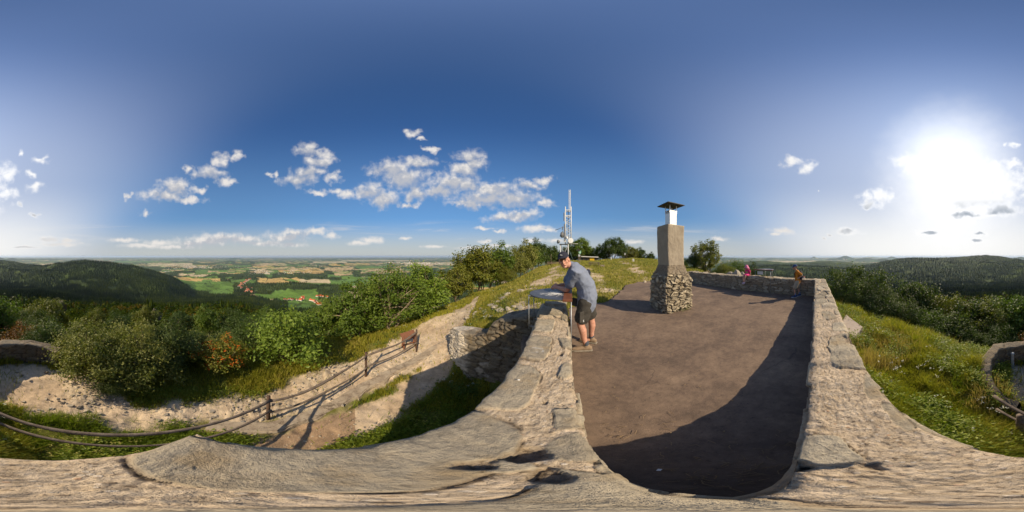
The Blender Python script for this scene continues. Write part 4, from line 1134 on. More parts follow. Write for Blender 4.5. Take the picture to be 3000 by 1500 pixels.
def head_shapes(mb, s=1.0):
    S = lambda *a: tuple(x * s for x in a)
    mb.ell(S(0, -.012, .032), S(.077, .098, .090), 20, 14)
    mb.ell(S(0, .026, -.042), S(.064, .066, .074), 18, 12)
    mb.ell(S(0, .060, -.096), S(.032, .026, .022), 12, 8)
    mb.ell(S(0, .078, .016), S(.054, .017, .012), 14, 8)
    for sx in (-1, 1):
        mb.ell(S(sx * .040, .062, -.030), S(.026, .024, .022), 12, 8)
        mb.ell(S(sx * .078, -.012, -.012), S(.011, .024, .033), 10, 8)
    mb.limb([S(0, .090, .008), S(0, .105, -.024), S(0, .108, -.036)], [.010 * s, .013 * s, .016 * s], 10)
    mb.ell(S(0, .088, -.066), S(.025, .013, .012), 12, 8)

def hand_shapes(mb, wrist, d, n, s=1.0, curl=1.0, thumb=1):
    """palm with five bent fingers: d = towards the knuckles, n = back of the hand"""
    w = Vector(wrist); d = Vector(d).normalized(); n = Vector(n); n = (n - d * n.dot(d)).normalized(); l = d.cross(n) * thumb
    mb.limb([w - d * .02 * s, w + d * .03 * s, w + d * .075 * s], [(.024 * s, .018 * s), (.036 * s, .016 * s), (.042 * s, .014 * s)], 12, side=l)
    for i, (o, ln) in enumerate(((.031, .068), (.011, .078), (-.010, .072), (-.029, .056))):
        p = w + d * .078 * s + l * o * s
        q = [p]; a = 0
        for k, fr in enumerate((.45, .32, .23)):
            a += R((38, 52, 34)[k]) * curl
            q.append(q[-1] + (d * math.cos(a) - n * math.sin(a)) * ln * fr * s)
        mb.limb(q, [.0098 * s, .0092 * s, .0086 * s, .0075 * s], 8)
    p = w + d * .022 * s + l * .034 * s
    q1 = p + (l * .8 + d * .75 - n * .25).normalized() * .034 * s
    q2 = q1 + (d * .9 + l * .1 - n * .45).normalized() * .030 * s
    q3 = q2 + (d * .8 - l * .5 - n * .4).normalized() * .024 * s
    mb.limb([p - l * .012 * s, q1, q2, q3], [.014 * s, .0115 * s, .0105 * s, .0085 * s], 8)

def shoe(mb_up, mb_sole, ankle, fwd, s=1.0):
    a = Vector(ankle); f = Vector(fwd).normalized(); sd = f.cross(Vector((0, 0, 1)))
    g = Vector((a.x, a.y, 0))
    zs = lambda z: Vector((0, 0, z * s))
    mb_up.limb([g - f * .055 * s + zs(.055), g + zs(.062), g + f * .07 * s + zs(.056), g + f * .15 * s + zs(.044), g + f * .195 * s + zs(.038)],
               [(.036 * s, .045 * s), (.042 * s, .052 * s), (.046 * s, .044 * s), (.049 * s, .032 * s), (.040 * s, .026 * s)], 14, side=sd)
    mb_up.limb([a + zs(.025), g + zs(.06)], [(.043 * s, .05 * s), (.042 * s, .052 * s)], 12, side=sd)
    pts = []
    prof = [(-.095, .022), (-.085, .038), (-.03, .043), (.04, .045), (.11, .053), (.17, .050), (.215, .034), (.236, .012)]
    pl = [g + f * x * s + sd * w_ * s for x, w_ in prof] + [g + f * x * s - sd * w_ * s for x, w_ in prof[::-1]]
    mb_sole.prism([(p.x, p.y) for p in pl][::-1], .002, .026 * s)

def local(root):
    m = MB(); m.M = Matrix.Translation(-Vector(root.location)); return m

def build_man():
    root = empty('person', (1.10, 2.27, 0))
    tag(root, 'man in a grey t-shirt, dark shorts and navy cap leaning over the orientation table', 'person')
    F = pol(-66, 1); S = pol(-156, 1)
    hipL, hipR = Vector((1.085, 2.225, .88)), Vector((1.175, 2.405, .88)); pel = Vector((1.145, 2.315, .93))
    kneL, kneR = Vector((1.005, 2.250, .505)), Vector((1.262, 2.385, .49)); ankL, ankR = Vector((1.075, 2.195, .09)), Vector((1.275, 2.400, .09))
    spi = Vector((1.105, 2.325, 1.13)); che = Vector((1.0, 2.36, 1.335)); nek = Vector((.905, 2.382, 1.455))
    shL, shR = Vector((.915, 2.215, 1.36)), Vector((1.02, 2.535, 1.37))
    elL, elR = Vector((.850, 2.425, 1.058)), Vector((.94, 2.80, 1.065)); haL, haR = Vector((.745, 2.600, 1.070)), Vector((.765, 2.72, 1.075))
    hd = Vector((.785, 2.372, 1.532))
    fwd = pol(206, 1); fwd.z = -.03
    HM = frame(fwd, Vector((-.951 * .22, .309 * .22, 1)), hd)
    HL = Matrix.Translation(-Vector(root.location)) @ HM
    b = local(root)
    side = S
    b.limb([pel - Vector((0, 0, .06)), pel, spi, che, che + Vector((-.04, .005, .07))], [(.15, .11), (.155, .115), (.14, .10), (.15, .098), (.085, .055)], 16, side=side)
    b.limb([che + Vector((-.02, 0, .05)), nek, hd + Vector((.02, .0, -.06))], [.075, .060, .056], 14)
    for hip, kn, an in ((hipL, kneL, ankL), (hipR, kneR, ankR)):
        c = kn.lerp(an, .28) - F * .012
        b.limb([hip, hip.lerp(kn, .5), kn + Vector((0, 0, .05)), kn, c, kn.lerp(an, .62), an], [.092, .078, .060, .056, .060, .046, .036], 14)
        b.limb([an, Vector((an.x, an.y, .05)) + F * .1], [.036, .034], 10)
    for sh, el, ha in ((shL, elL, haL), (shR, elR, haR)):
        b.limb([sh.lerp(el, .15), sh.lerp(el, .5), el], [.046, .046, .042], 12)
        b.limb([el, el.lerp(ha, .35), ha], [.043, .044, .028], 12)
    hand_shapes(b, haL, (haL - elL) + Vector((-.05, -.02, .03)), Vector((-.6, -.5, .6)), 1.05, 1.15, 1)
    hand_shapes(b, haR, Vector((-.8, -.35, .1)), Vector((.1, .5, .8)), 1.05, 1.0, -1)
    b.M = HL
    head_shapes(b)
    b.build('body', M_SKIN, root, remesh=.0062, smooth_it=3)
    e = MB(); e.M = HL
    for sx in (-1, 1):
        e = MB(); e.M = HL; e.ell((sx * .031, .0885, -.004), (.014, .006, .0055), 10, 6); e.build('eye', M_EYE, root, smooth=True)
    e = MB(); e.M = HL
    for sx in (-1, 1): e.limb([(sx * .014, .097, .014), (sx * .034, .095, .020), (sx * .050, .083, .014)], [.0045, .0055, .003], 6)
    e.build('eyebrows', M_BROW, root, smooth=True)
    e = MB(); e.M = HL
    e.limb([(-.022, .094, -.066), (0, .101, -.067), (.022, .094, -.066)], [.004, .0055, .004], 6); e.build('mouth', M_LIP, root, smooth=True)
    h = MB(); h.M = HL
    h.ell((0, -.026, .024), (.0800, .090, .078), 18, 12); h.build('hair', M_BROW, root, smooth=True)
    # cap
    c = MB(); c.M = HL
    c.ell((0, -.010, .050), (.087, .110, .092), 24, 14, zmin=.0)
    for z in (0.0,):
        pts = []
        n = 14
        up, lo = [], []
        for i in range(n + 1):
            a = math.pi * i / n
            x = .078 * math.cos(a); y0 = .045 + .045 * math.sin(a); y1 = .055 + .118 * math.sin(a) ** .7 if 0 < i < n else y0
            zz = .062 - .014 * abs(math.cos(a)) ** 2
            up.append((x, y0, zz + .006)); lo.append((x * 1.02, y1, zz - .018 * math.sin(a)))
        vs = up + lo + [(p[0], p[1], p[2] - .006) for p in up] + [(p[0], p[1], p[2] - .006) for p in lo]
        k = n + 1; fs = []
        for i in range(n):
            fs += [(i, i + 1, k + i + 1, k + i), (2 * k + i, 3 * k + i, 3 * k + i + 1, 2 * k + i + 1), (k + i, k + i + 1, 3 * k + i + 1, 3 * k + i)]
        c.add(vs, fs)
    cap = c.build('cap', M_CAP, root, smooth=True)
    g = MB(); g.M = HL @ Matrix.Translation((.012, .0965, .078)) @ Euler((R(-24), 0, R(-6))).to_matrix().to_4x4()
    for i, hgt in enumerate((.012, .020, .028)):
        x = -.013 + i * .010
        g.box((x, 0, hgt / 2), (.0065, .003, hgt))
    g.build('cap_emblem', M_WHITE, cap)
    # t-shirt
    t = local(root)
    bk = -F
    t.limb([pel + F * .015 - Vector((0, 0, .125)), pel + bk * .01 + Vector((0, 0, .03)), spi + bk * .02, che + bk * .012, che + Vector((-.045, .005, .085))], [(.205, .160), (.198, .158), (.182, .15), (.190, .142), (.125, .092)], 20, side=side)
    t.limb([che + Vector((-.03, 0, .06)), nek + Vector((.004, 0, -.005))], [.088, .072], 16)
    for sh, el in ((shL, elL), (shR, elR)):
        q = sh.lerp(el, .64)
        t.limb([che.lerp(sh, .55) + Vector((0, 0, .025)), sh + Vector((0, 0, .012)), sh.lerp(el, .4), q], [.092, .092, .082, .086], 16)
    o = t.build('t_shirt', M_SHIRT, root, remesh=.0105, smooth_it=4); folds(o, .030)
    # shorts
    t = local(root)
    t.limb([pel - Vector((0, 0, .10)), pel + Vector((0, 0, .02)), pel + Vector((-.005, 0, .09))], [(.168, .140), (.172, .140), (.16, .125)], 18, side=side)
    for hip, kn in ((hipL, kneL), (hipR, kneR)):
        t.limb([hip + Vector((0, 0, .0)), hip.lerp(kn, .42), hip.lerp(kn, .74)], [(.108, .118), (.106, .118), (.104, .116)], 18, side=side)
    q = hipL.lerp(kneL, .55) + S * .104
    o = t.build('shorts', M_SHORT, root, remesh=.0105, smooth_it=3); folds(o, .022)
    p = local(root); p.M = p.M @ Matrix.Translation(q) @ Matrix.Rotation(R(24), 4, 'Z')
    p.box((.0, .0, 0), (.15, .018, .17)); p.box((.0, -.006, .07), (.155, .018, .05))
    pk = p.build('pocket', M_SHORT, root, bevel=.006)
    p = local(root); p.M = p.M @ Matrix.Translation(hipL.lerp(kneL, .72) + S * .1185 + F * -.02) @ Matrix.Rotation(R(24), 4, 'Z')
    p.box((0, 0, .008), (.008, .004, .022), Euler((0, R(20), 0))); p.box((.004, 0, -.012), (.012, .004, .010)); p.build('emblem', M_WHITE, pk)
    for an, d in ((ankL, F), (ankR, (F + Vector((.3, .25, 0))).normalized())):
        k = local(root); k.limb([an + Vector((0, 0, .075)), an + Vector((0, 0, .0))], [.043, .042], 14); k.build('sock', M_SOCK, root, smooth=True)
        u, s_ = local(root), local(root); shoe(u, s_, an, d)
        so_ = u.build('shoe', M_SHOE, root, remesh=.006, smooth_it=2)
        s_.build('sole', M_SOLE, so_, bevel=.004)
        l = local(root)
        for i in range(4):
            c0 = Vector((an.x, an.y, .108 - i * .012)) + d * (.045 + i * .024); sd = d.cross(Vector((0, 0, 1)))
            l.limb([c0 - sd * .022, c0 + Vector((0, 0, .004)), c0 + sd * .022], [.003, .0035, .003], 6)
        l.build('laces', M_SOLE, so_, smooth=True)
    # belt pouch hanging at the front
    p = local(root); p.box(pel + F * .19 - Vector((0, 0, .07)) + S * .03, (.07, .12, .13), Euler((0, 0, R(24))))
    p.build('belt_pouch', mat_noise('black_nylon', (.012, .012, .013), (.02, .02, .022), 30, .7), root, bevel=.02)
build_man()

def build_boy():
    root = empty('person', tuple(pol(100.0, 6.28, 0)))
    tag(root, 'boy in an orange t-shirt and blue cap with a rucksack standing by the far parapet', 'person')
    at3 = lambda az, d, z: Vector(pol(az, d, z))
    F = pol(3, 1); S = pol(-87, 1)          # faces the left of the picture
    hipL, hipR = at3(100.3, 6.22, .60), at3(100.5, 6.40, .60); pel = at3(100.4, 6.31, .64)
    kneL, kneR = at3(99.3, 6.19, .33), at3(100.7, 6.40, .33); ankL, ankR = at3(99.6, 6.18, .07), at3(101.1, 6.38, .07)
    che = at3(100.15, 6.30, .95); nek = at3(99.95, 6.29, 1.045); hd = at3(99.55, 6.27, 1.165)
    shL, shR = at3(100.3, 6.17, .99), at3(100.4, 6.43, .99)
    elL, elR = at3(102.0, 6.14, .87), at3(101.7, 6.47, .86); haL, haR = at3(100.9, 6.17, .765), at3(100.9, 6.43, .75)
    fwd = F + Vector((-.1, 0, -.28)); HM = frame(fwd, (0, 0, 1), hd); HL = Matrix.Translation(-Vector(root.location)) @ HM
    b = local(root)
    b.limb([pel - Vector((0, 0, .03)), pel.lerp(che, .5), che, che + Vector((0, 0, .05))], [(.10, .075), (.095, .07), (.108, .07), (.08, .05)], 14, side=S)
    b.limb([che + Vector((0, 0, .03)), nek, hd - Vector((0, 0, .05))], [.05, .038, .038], 12)
    for hip, kn, an in ((hipL, kneL, ankL), (hipR, kneR, ankR)):
        b.limb([hip, kn, kn.lerp(an, .3), an], [.062, .040, .042, .026], 12); b.limb([an, Vector((an.x, an.y, .04)) + F * .06], [.026, .024], 8)
    for sh, el, ha in ((shL, elL, haL), (shR, elR, haR)):
        b.limb([sh, el], [.036, .029], 10); b.limb([el, el.lerp(ha, .4), ha], [.029, .028, .020], 10)
        hand_shapes(b, ha, ha - el, S if sh is shL else -S, .72, .8, 1)
    b.M = HL; head_shapes(b, .86)
    b.build('body', M_SKIN2, root, remesh=.0062, smooth_it=2)
    e = MB(); e.M = HL
    for sx in (-1, 1):
        e = MB(); e.M = HL; e.ell((sx * .027, .0765, -.004), (.011, .005, .005), 8, 6); e.build('eye', M_EYE, root, smooth=True)
    h = MB(); h.M = HL; h.ell((0, -.02, .02), (.069, .08, .066), 14, 10); h.build('hair', mat_noise('light_brown_hair', (.12, .07, .035), (.17, .10, .05), 60, .7), root, smooth=True)
    mc = mat_noise('blue_cap_cloth', (.045, .09, .20), (.03, .06, .14), 20, .85)
    c = MB(); c.M = HL; c.ell((0, -.006, .036), (.078, .098, .086), 20, 12, zmin=.0)
    c.prism([(-.055, .06), (.055, .06), (.062, .10), (.045, .150), (0, .165), (-.045, .150), (-.062, .10)], .036, .044)
    c.build('cap', mc, root, smooth=True)
    mo = mat_noise('orange_cotton', (.56, .22, .025), (.46, .16, .02), 12, .9, bump=.3, bdist=.003, bscale=90)
    t = local(root); t.limb([pel - Vector((0, 0, .05)), pel.lerp(che, .5), che, che + Vector((0, 0, .065))], [(.135, .105), (.13, .10), (.132, .098), (.085, .06)], 16, side=S)
    for sh, el in ((shL, elL), (shR, elR)): t.limb([che.lerp(sh, .5), sh, sh.lerp(el, .75)], [.058, .055, .058], 12)
    folds(t.build('t_shirt', mo, root, remesh=.009, smooth_it=3), .02)
    mk = mat_noise('beige_cotton', (.40, .33, .24), (.33, .27, .19), 12, .9, bump=.3, bdist=.003, bscale=90)
    t = local(root); t.limb([pel - Vector((0, 0, .07)), pel + Vector((0, 0, .03))], [(.118, .095), (.116, .09)], 16, side=S)
    for hip, kn in ((hipL, kneL), (hipR, kneR)): t.limb([hip, hip.lerp(kn, .82)], [(.075, .085), (.082, .092)], 14, side=S)
    folds(t.build('shorts', mk, root, remesh=.009, smooth_it=3), .02)
    mn = mat_noise('navy_nylon', (.018, .026, .06), (.012, .016, .035), 18, .7)
    bc = che - F * .155 - Vector((0, 0, .10))
    t = local(root); t.limb([bc - Vector((0, 0, .13)), bc, bc + Vector((0, 0, .12))], [(.105, .058), (.115, .075), (.09, .05)], 16, side=S)
    rk = t.build('rucksack', mn, root, smooth=True)
    for sg in (1, -1):
        t = local(root); o_ = S * .085 * sg
        t.tube([bc + o_ + Vector((0, 0, .12)), che + o_ + Vector((0, 0, .085)) + F * .0, che + o_ + F * .095 + Vector((0, 0, .0)), che + o_ + F * .10 - Vector((0, 0, .12)), bc + o_ - Vector((0, 0, .12))], [(.018, .005)] * 5, 8, side=S)
        t.build('strap', mn, rk, smooth=True)
    ms = mat_noise('blue_trainer', (.05, .09, .22), (.03, .05, .13), 20, .7)
    for an in (ankL, ankR):
        k = local(root); k.limb([an + Vector((0, 0, .075)), an], [.032, .031], 12); k.build('sock', mat_noise('pale_blue_sock', (.16, .24, .42), (.12, .18, .33), 40, .9), root, smooth=True)
        u, s_ = local(root), local(root); shoe(u, s_, an, F + Vector((-.25, 0, 0)), .72); so_ = u.build('shoe', ms, root, remesh=.006, smooth_it=2)
        s_.build('sole', M_WHITE, so_)
build_boy()

def build_girl():
    root = empty('person', tuple(pol(82.9, 7.62, .655)))
    tag(root, 'small girl in a pink dress and pink sun hat sitting on the far parapet', 'person')
    at3 = lambda az, d, z: Vector(pol(az, d, z))
    F = (at3(81.4, 7.3, 0) - at3(82.9, 7.62, 0)).normalized(); S = Vector((-F.y, F.x, 0))
    pel = at3(82.9, 7.62, .72); che = at3(82.85, 7.60, .925); nek = at3(82.7, 7.58, .99); hd = at3(82.45, 7.55, 1.075)
    L = S * .06
    knL, knR = at3(81.6, 7.36, .69) + L, at3(81.75, 7.36, .69) - L; anL, anR = at3(81.5, 7.27, .41) + L * .6, at3(81.6, 7.27, .40) - L * .7
    fwd = F + Vector((.0, .35, -.15)); HM = frame(fwd, (0, 0, 1), hd); HL = Matrix.Translation(-Vector(root.location)) @ HM
    b = local(root)
    b.limb([pel, pel.lerp(che, .5), che], [(.085, .07), (.078, .062), (.082, .058)], 14, side=S)
    b.limb([che, nek, hd - Vector((0, 0, .04))], [.045, .032, .034], 12)
    for sg, kn, an in ((1, knL, anL), (-1, knR, anR)):
        b.limb([pel + L * sg, kn, kn.lerp(an, .3), an], [.055, .037, .037, .024], 12); b.limb([an, an + F * .05 - Vector((0, 0, .03))], [.024, .022], 8)
    arms = []
    for sg in (1, -1):
        sh = che + S * .095 * sg + Vector((0, 0, .0)); el = sh + S * .03 * sg - F * .03 - Vector((0, 0, .12)); ha = el - F * .03 + S * .01 * sg - Vector((0, 0, .125))
        arms.append((sh, el)); b.limb([sh, el], [.030, .025], 10); b.limb([el, ha], [.025, .018], 10); hand_shapes(b, ha, F * .6 - Vector((0, 0, .5)), Vector((0, 0, 1)), .55, .5, sg)
    b.M = HL; head_shapes(b, .78)
    b.build('body', M_SKIN2, root, remesh=.0058, smooth_it=2)
    e = MB(); e.M = HL
    for sx in (-1, 1):
        e = MB(); e.M = HL; e.ell((sx * .0245, .0695, -.004), (.010, .0045, .0045), 8, 6); e.build('eye', M_EYE, root, smooth=True)
    h = MB(); h.M = HL; h.ell((0, -.022, .005), (.066, .075, .074), 14, 10); h.build('hair', mat_noise('blond_hair', (.36, .24, .11), (.28, .18, .08), 60, .6), root, smooth=True)
    mp = mat_noise('pink_hat_cloth', (.70, .22, .34), (.60, .16, .28), 22, .9)
    c = MB(); c.M = HL; c.ell((0, -.010, .022), (.078, .092, .090), 20, 12, zmin=.0)
    n = 26; a0 = [((.076 + .0) * math.cos(2 * math.pi * i / n), -.010 + .090 * math.sin(2 * math.pi * i / n), .026) for i in range(n)]
    a1 = [(.125 * math.cos(2 * math.pi * i / n), -.022 + .125 * math.sin(2 * math.pi * i / n), -.028 - .02 * math.cos(4 * math.pi * i / n) - (.05 if 11 < i < 26 else 0) * abs(math.sin(2 * math.pi * i / n))) for i in range(n)]
    vs = a0 + a1 + [(p[0], p[1], p[2] - .006) for p in a0] + [(p[0], p[1], p[2] - .006) for p in a1]
    fs = []
    for i in range(n):
        j = (i + 1) % n
        fs += [(i, j, n + j, n + i), (2 * n + i, 3 * n + i, 3 * n + j, 2 * n + j), (n + i, n + j, 3 * n + j, 3 * n + i)]
    c.add(vs, fs); c.build('sun_hat', mp, root, smooth=True)
    md = mat_noise('pink_dress_cloth', (.66, .055, .20), (.56, .04, .16), 14, .9, bump=.3, bdist=.003, bscale=80)
    t = local(root); t.limb([pel - Vector((0, 0, .01)), pel.lerp(che, .5), che, che + Vector((0, 0, .045))], [(.118, .10), (.10, .085), (.102, .078), (.06, .045)], 16, side=S)
    t.limb([pel + Vector((0, 0, .01)), pel.lerp(knL.lerp(knR, .5), .75) + Vector((0, 0, .015))], [(.118, .075), (.135, .06)], 16, side=S)
    for sh, el in arms: t.limb([che.lerp(sh, .5), sh, sh.lerp(el, .5)], [.05, .045, .045], 12)
    dr = folds(t.build('dress', md, root, remesh=.009, smooth_it=3), .018)
    t = local(root); q = pel.lerp(che, .62) + F * .088
    t.ell(q, (.05, .02, .04), 12, 8, rot=Euler((0, 0, math.atan2(S.y, S.x)))); t.build('dress_print', mat_noise('yellow_green_print', (.45, .42, .10), (.20, .34, .12), 40, .9), dr, smooth=True)
    ms = mat_noise('white_pink_shoe', (.66, .58, .60), (.55, .3, .4), 14, .7)
    for an in (anL, anR):
        t = local(root); t.limb([an + Vector((0, 0, .012)) - F * .02, an + F * .02 - Vector((0, 0, .02)), an + F * .085 - Vector((0, 0, .035))], [(.028, .030), (.030, .032), (.027, .022)], 12, side=S)
        t.build('shoe', ms, root, smooth=True)
build_girl()

# ------------------------------------------------------------------ half round orientation tables astride the parapet
def build_table(loc, rz, label, plate, hb):
    root = empty('orientation_table', loc, rz)
    tag(root, label, 'table', 'half round orientation tables on the parapet')
    m, nt, out = new_mat('brushed_steel_plate')
    p = nt.obj(); n1 = nt.noise(nt.vmath('MULTIPLY', p, (3, 90, 1)), 3, 3); n2 = nt.noise(p, 7, 4, .6)
    col = nt.mix(nt.maprange(n2.outputs[0], .3, .7), (.10, .105, .115), (.18, .185, .20))
    principled(nt, out, col, nt.maprange(n1.outputs[0], .3, .7, .40, .55), .7, None, .5)
    n = 40
    arc = [(-.06 - .56 * math.sin(math.pi * i / n), -.43 * math.cos(math.pi * i / n)) for i in range(n + 1)]
    mb = MB(); mb.prism(arc[::-1], .992, 1.0); top = mb.build('plate', m, root, bevel=.002)
    ml = mat_noise('engraving', (.72, .73, .74), (.6, .6, .6), 30, .5, metal=.3)
    mb = MB()
    rr = random.Random(4)
    for i in range(30):
        a = math.pi * (i + .5) / 30 + rr.uniform(-.03, .03); r0, r1 = rr.uniform(.10, .2), rr.uniform(.26, .78)
        f = lambda r: (-.07 - .54 * r * math.sin(a), -.41 * r * math.cos(a), 1.0015)
        mb.beam(f(r0), f(r1), .0032, .002)
        for k in range(3):      # rows of small letters beside each line
            q = r1 - .03 - k * .035
            if q > r0: mb.beam(f(q), (f(q)[0] + .004, f(q)[1] + .014, 1.0015), .003, .0015)
    mb.build('engraved_lines', ml, top)
    mw = mat_noise('red_brown_wood', (.17, .065, .032), (.11, .04, .02), 6, .45, bump=.2, bdist=.003, stretch=(14, 1, 4))
    mb = MB(); mb.box((-.005, 0, .993), (.13, .90, .036)); mb.build('arm_rest', mw, root, bevel=.006)
    mg = mat_noise('galvanised_tube', (.33, .34, .35), (.25, .26, .27), 20, .45, metal=.6)
    for y in (-.37, .37):
        mb = MB(); mb.tube([(.045, y, 0), (.045, y, .985)], .0085, 10); mb.tube([(.045, y, .42), (-.06, y, .42)], .008, 8)
        mb.build('leg', mg, root, smooth=True)
    for y in (-.17, .17):
        mb = MB(); mb.tube([(-.60, y, hb), (-.60, y, .985)], .0085, 10); mb.tube([(-.60, y, hb + .05), (-.46, y, hb + .05)], .008, 8)
        mb.box((-.585, y, .981), (.06, .04, .006))
        mb.build('leg', mg, root, smooth=True)
    mb = MB()
    for a, b_ in (((.045, -.37, .965), (.045, .37, .965)), ((-.60, -.17, .97), (-.60, .17, .97)), ((.045, -.37, .965), (-.60, -.17, .97)), ((.045, .37, .965), (-.60, .17, .97))): mb.tube([a, b_], .008, 8)
    mb.build('frame', mg, root, smooth=True)
    if plate:
        mb = MB(); mb.box((.045, -.12, .855), (.012, .28, .15)); mb.build('sign_plate', mat_noise('white_enamel', (.62, .61, .58), (.52, .51, .48), 12, .5), root, bevel=.003)
    return root
tx, ty = at(-.045, 2.6)
build_table((tx, ty, 0), R(-20.8), 'half round steel orientation table with a wooden arm rest under the leaning man', False, .40)
q = pol(88.3, 7.14)
build_table((q.x, q.y, 0), R(156), 'half round orientation table between the seated girl and the boy', True, .45)

# tumbler standing on the far parapet behind the boy
cq = pol(102.7, 6.72, .655)
root = empty('drinking_cup', tuple(cq)); tag(root, 'small clear plastic cup with a red lid standing on the far parapet', 'cup')
MB().tube([(0, 0, 0), (0, 0, .075)], [.026, .033], 16).build('cup', mat_noise('clear_plastic', (.55, .56, .58), (.45, .47, .5), 20, .2, spec=.6), root, smooth=True)
MB().tube([(0, 0, .075), (0, 0, .092)], [.036, .034], 16).build('lid', mat_noise('red_plastic', (.55, .05, .05), (.45, .03, .03), 20, .4), root, smooth=True)
# ================================================================== TREES, BUSHES, GRASS
L_GREEN = mat_leaf('leaf_green', [(.045, .078, .008), (.085, .135, .014), (.125, .175, .020), (.17, .215, .028)])
L_BRIGHT = mat_leaf('leaf_bright', [(.07, .115, .010), (.12, .18, .018), (.175, .24, .028), (.24, .29, .045)])
L_OLIVE = mat_leaf('leaf_olive', [(.085, .100, .018), (.15, .165, .028), (.215, .215, .044), (.29, .27, .075)])
L_BROWN = mat_leaf('leaf_turning', [(.070, .085, .010), (.12, .135, .014), (.165, .155, .017), (.12, .165, .020)])
L_DARK = mat_leaf('leaf_dark', [(.026, .048, .007), (.045, .075, .011), (.07, .105, .016), (.105, .14, .022)])
L_GLOSSY = mat_leaf('leaf_glossy', [(.035, .055, .010), (.065, .092, .016), (.10, .13, .026), (.17, .185, .055)], rough=.55)
M_BARK = mat_noise('bark', (.17, .125, .08), (.10, .072, .048), 14, .95, bump=.8, bdist=.02, bscale=40, stretch=(1, 1, .3))
M_BARKL = mat_noise('pale_bark', (.30, .235, .16), (.19, .145, .095), 14, .95, bump=.8, bdist=.02, bscale=40, stretch=(1, 1, .3))
M_BERRY = mat_noise('orange_red_berries', (.60, .10, .012), (.50, .14, .015), 30, .7, spec=.1)

def leaf_quads(P, N, size, rg, aspect=.55, droop=.25):
    """diamond shaped leaves, folded a little along the rib: points, facing, length"""
    n = len(P)
    D = rg.normal(size=(n, 3)); D[:, 2] -= droop
    D -= N * (D * N).sum(1, keepdims=True); D /= np.linalg.norm(D, axis=1, keepdims=True) + 1e-9
    S = np.cross(N, D)
    L = (size * rg.uniform(.65, 1.35, n))[:, None]; W = L * aspect
    a = P; b = P + D * L * .45 + S * W * .5 + N * L * .08; c = P + D * L; d = P + D * L * .45 - S * W * .5 + N * L * .08
    V = np.stack([a, b, c, d], 1).reshape(-1, 3)
    F = np.arange(4 * n).reshape(n, 4)
    return V, F

def grow(seed, h, rx, ry, leaf, nleaf, base=.28, nlobe=26, trunk_r=.05, stems=1, spread=1.0, cl=.34, flat=.8, lobe_r=.42, lean=0.0, wild=.25, low=0.0):
    """one woody plant: stems and limbs (tubes) and leaves in clumps round the limb ends"""
    rg = np.random.default_rng(seed)
    wood = MB(); lobes = []
    zc = h * (base + (1 - base) * .5); rz = h * (1 - base) * .5
    rr = random.Random(seed)
    tops = []
    for s in range(stems):
        a = 2 * math.pi * (s + rr.random() * .6) / stems
        off = .10 * rx * (stems > 1)
        p0 = Vector((math.cos(a) * off, math.sin(a) * off, -.15))
        out = (.35 * rx * spread if stems > 1 else .08 * rx)
        p3 = Vector((math.cos(a) * (off + out) + lean, math.sin(a) * (off + out), h * (base + (1 - base) * rr.uniform(.45, .7))))
        pts = [p0]
        for k in range(1, 5):
            t = k / 4
            pts.append(p0.lerp(p3, t) + Vector((rr.uniform(-1, 1), rr.uniform(-1, 1), 0)) * .05 * rx * (1 if k < 4 else .3))
        r0 = trunk_r * (1 if stems == 1 else .62)
        wood.tube(pts, [r0 * 1.25, r0, r0 * .8, r0 * .6, r0 * .4], 7)
        tops.append((pts, r0))
    for i in range(nlobe):
        # spread lobes over the crown's outer part, fewer inside
        u = (i + .5) / nlobe; ph = i * 2.39996 + rr.uniform(-.4, .4)
        cz = 1 - 2 * u; cz = max(cz, -.92) if low else cz
        q = math.sqrt(max(0, 1 - cz * cz)); k = rr.uniform(.52, .92) * (1 + rr.uniform(-wild, wild))
        c = Vector((q * math.cos(ph) * rx * k + lean, q * math.sin(ph) * ry * k, zc + cz * rz * k))
        lobes.append((c, rr.uniform(.7, 1.25) * lobe_r))
        pts, r0 = min(tops, key=lambda t: (t[0][-1] - c).length + rr.random() * .2)
        j = 1 + int(rr.random() * 2.99); b = pts[min(j, 4)]
        if b.z > c.z + .1 * h and j > 1: b = pts[j - 1]
        m = b.lerp(c, .5) + Vector((rr.uniform(-1, 1), rr.uniform(-1, 1), rr.uniform(0, 1))) * .08 * rx
        wood.tube([b, m, c, c + (c - m) * .25], [r0 * .42, r0 * .3, r0 * .17, r0 * .06], 5, cap=False)
        for _ in range(2):
            e = c + Vector((rr.uniform(-1, 1), rr.uniform(-1, 1), rr.uniform(-.5, 1))).normalized() * lobe_r * rx * .8
            wood.tube([m.lerp(c, .6), m.lerp(e, .6), e], [r0 * .16, r0 * .11, r0 * .05], 4, cap=False)
    per = max(3, nleaf // nlobe)
    Ps, Ns = [], []
    for c, lr in lobes:
        nsub = 7
        sub = rg.normal(size=(nsub, 3)); sub /= np.linalg.norm(sub, axis=1, keepdims=True); sub *= rg.uniform(.35, 1.0, (nsub, 1))
        sub *= np.array([rx, ry, rz * .9 / flat * .8]) * lr
        sub[:, 2] *= flat
        n = int(per * rg.uniform(.75, 1.25))
        k = rg.integers(0, nsub, n)
        o = rg.normal(size=(n, 3)) * (np.array([rx, ry, rz]) * lr * cl)
        P = np.array(c) + sub[k] + o
        N = sub[k] + o * .8; N /= np.linalg.norm(N, axis=1, keepdims=True) + 1e-9
        N = N * .7 + np.array((0, 0, .55)) + rg.normal(size=(n, 3)) * .55; N /= np.linalg.norm(N, axis=1, keepdims=True)
        Ps.append(P); Ns.append(N)
    P = np.concatenate(Ps); N = np.concatenate(Ns)
    ok = P[:, 2] > .02 * h
    V, F = leaf_quads(P[ok], N[ok], leaf, rg)
    return wood, V, F

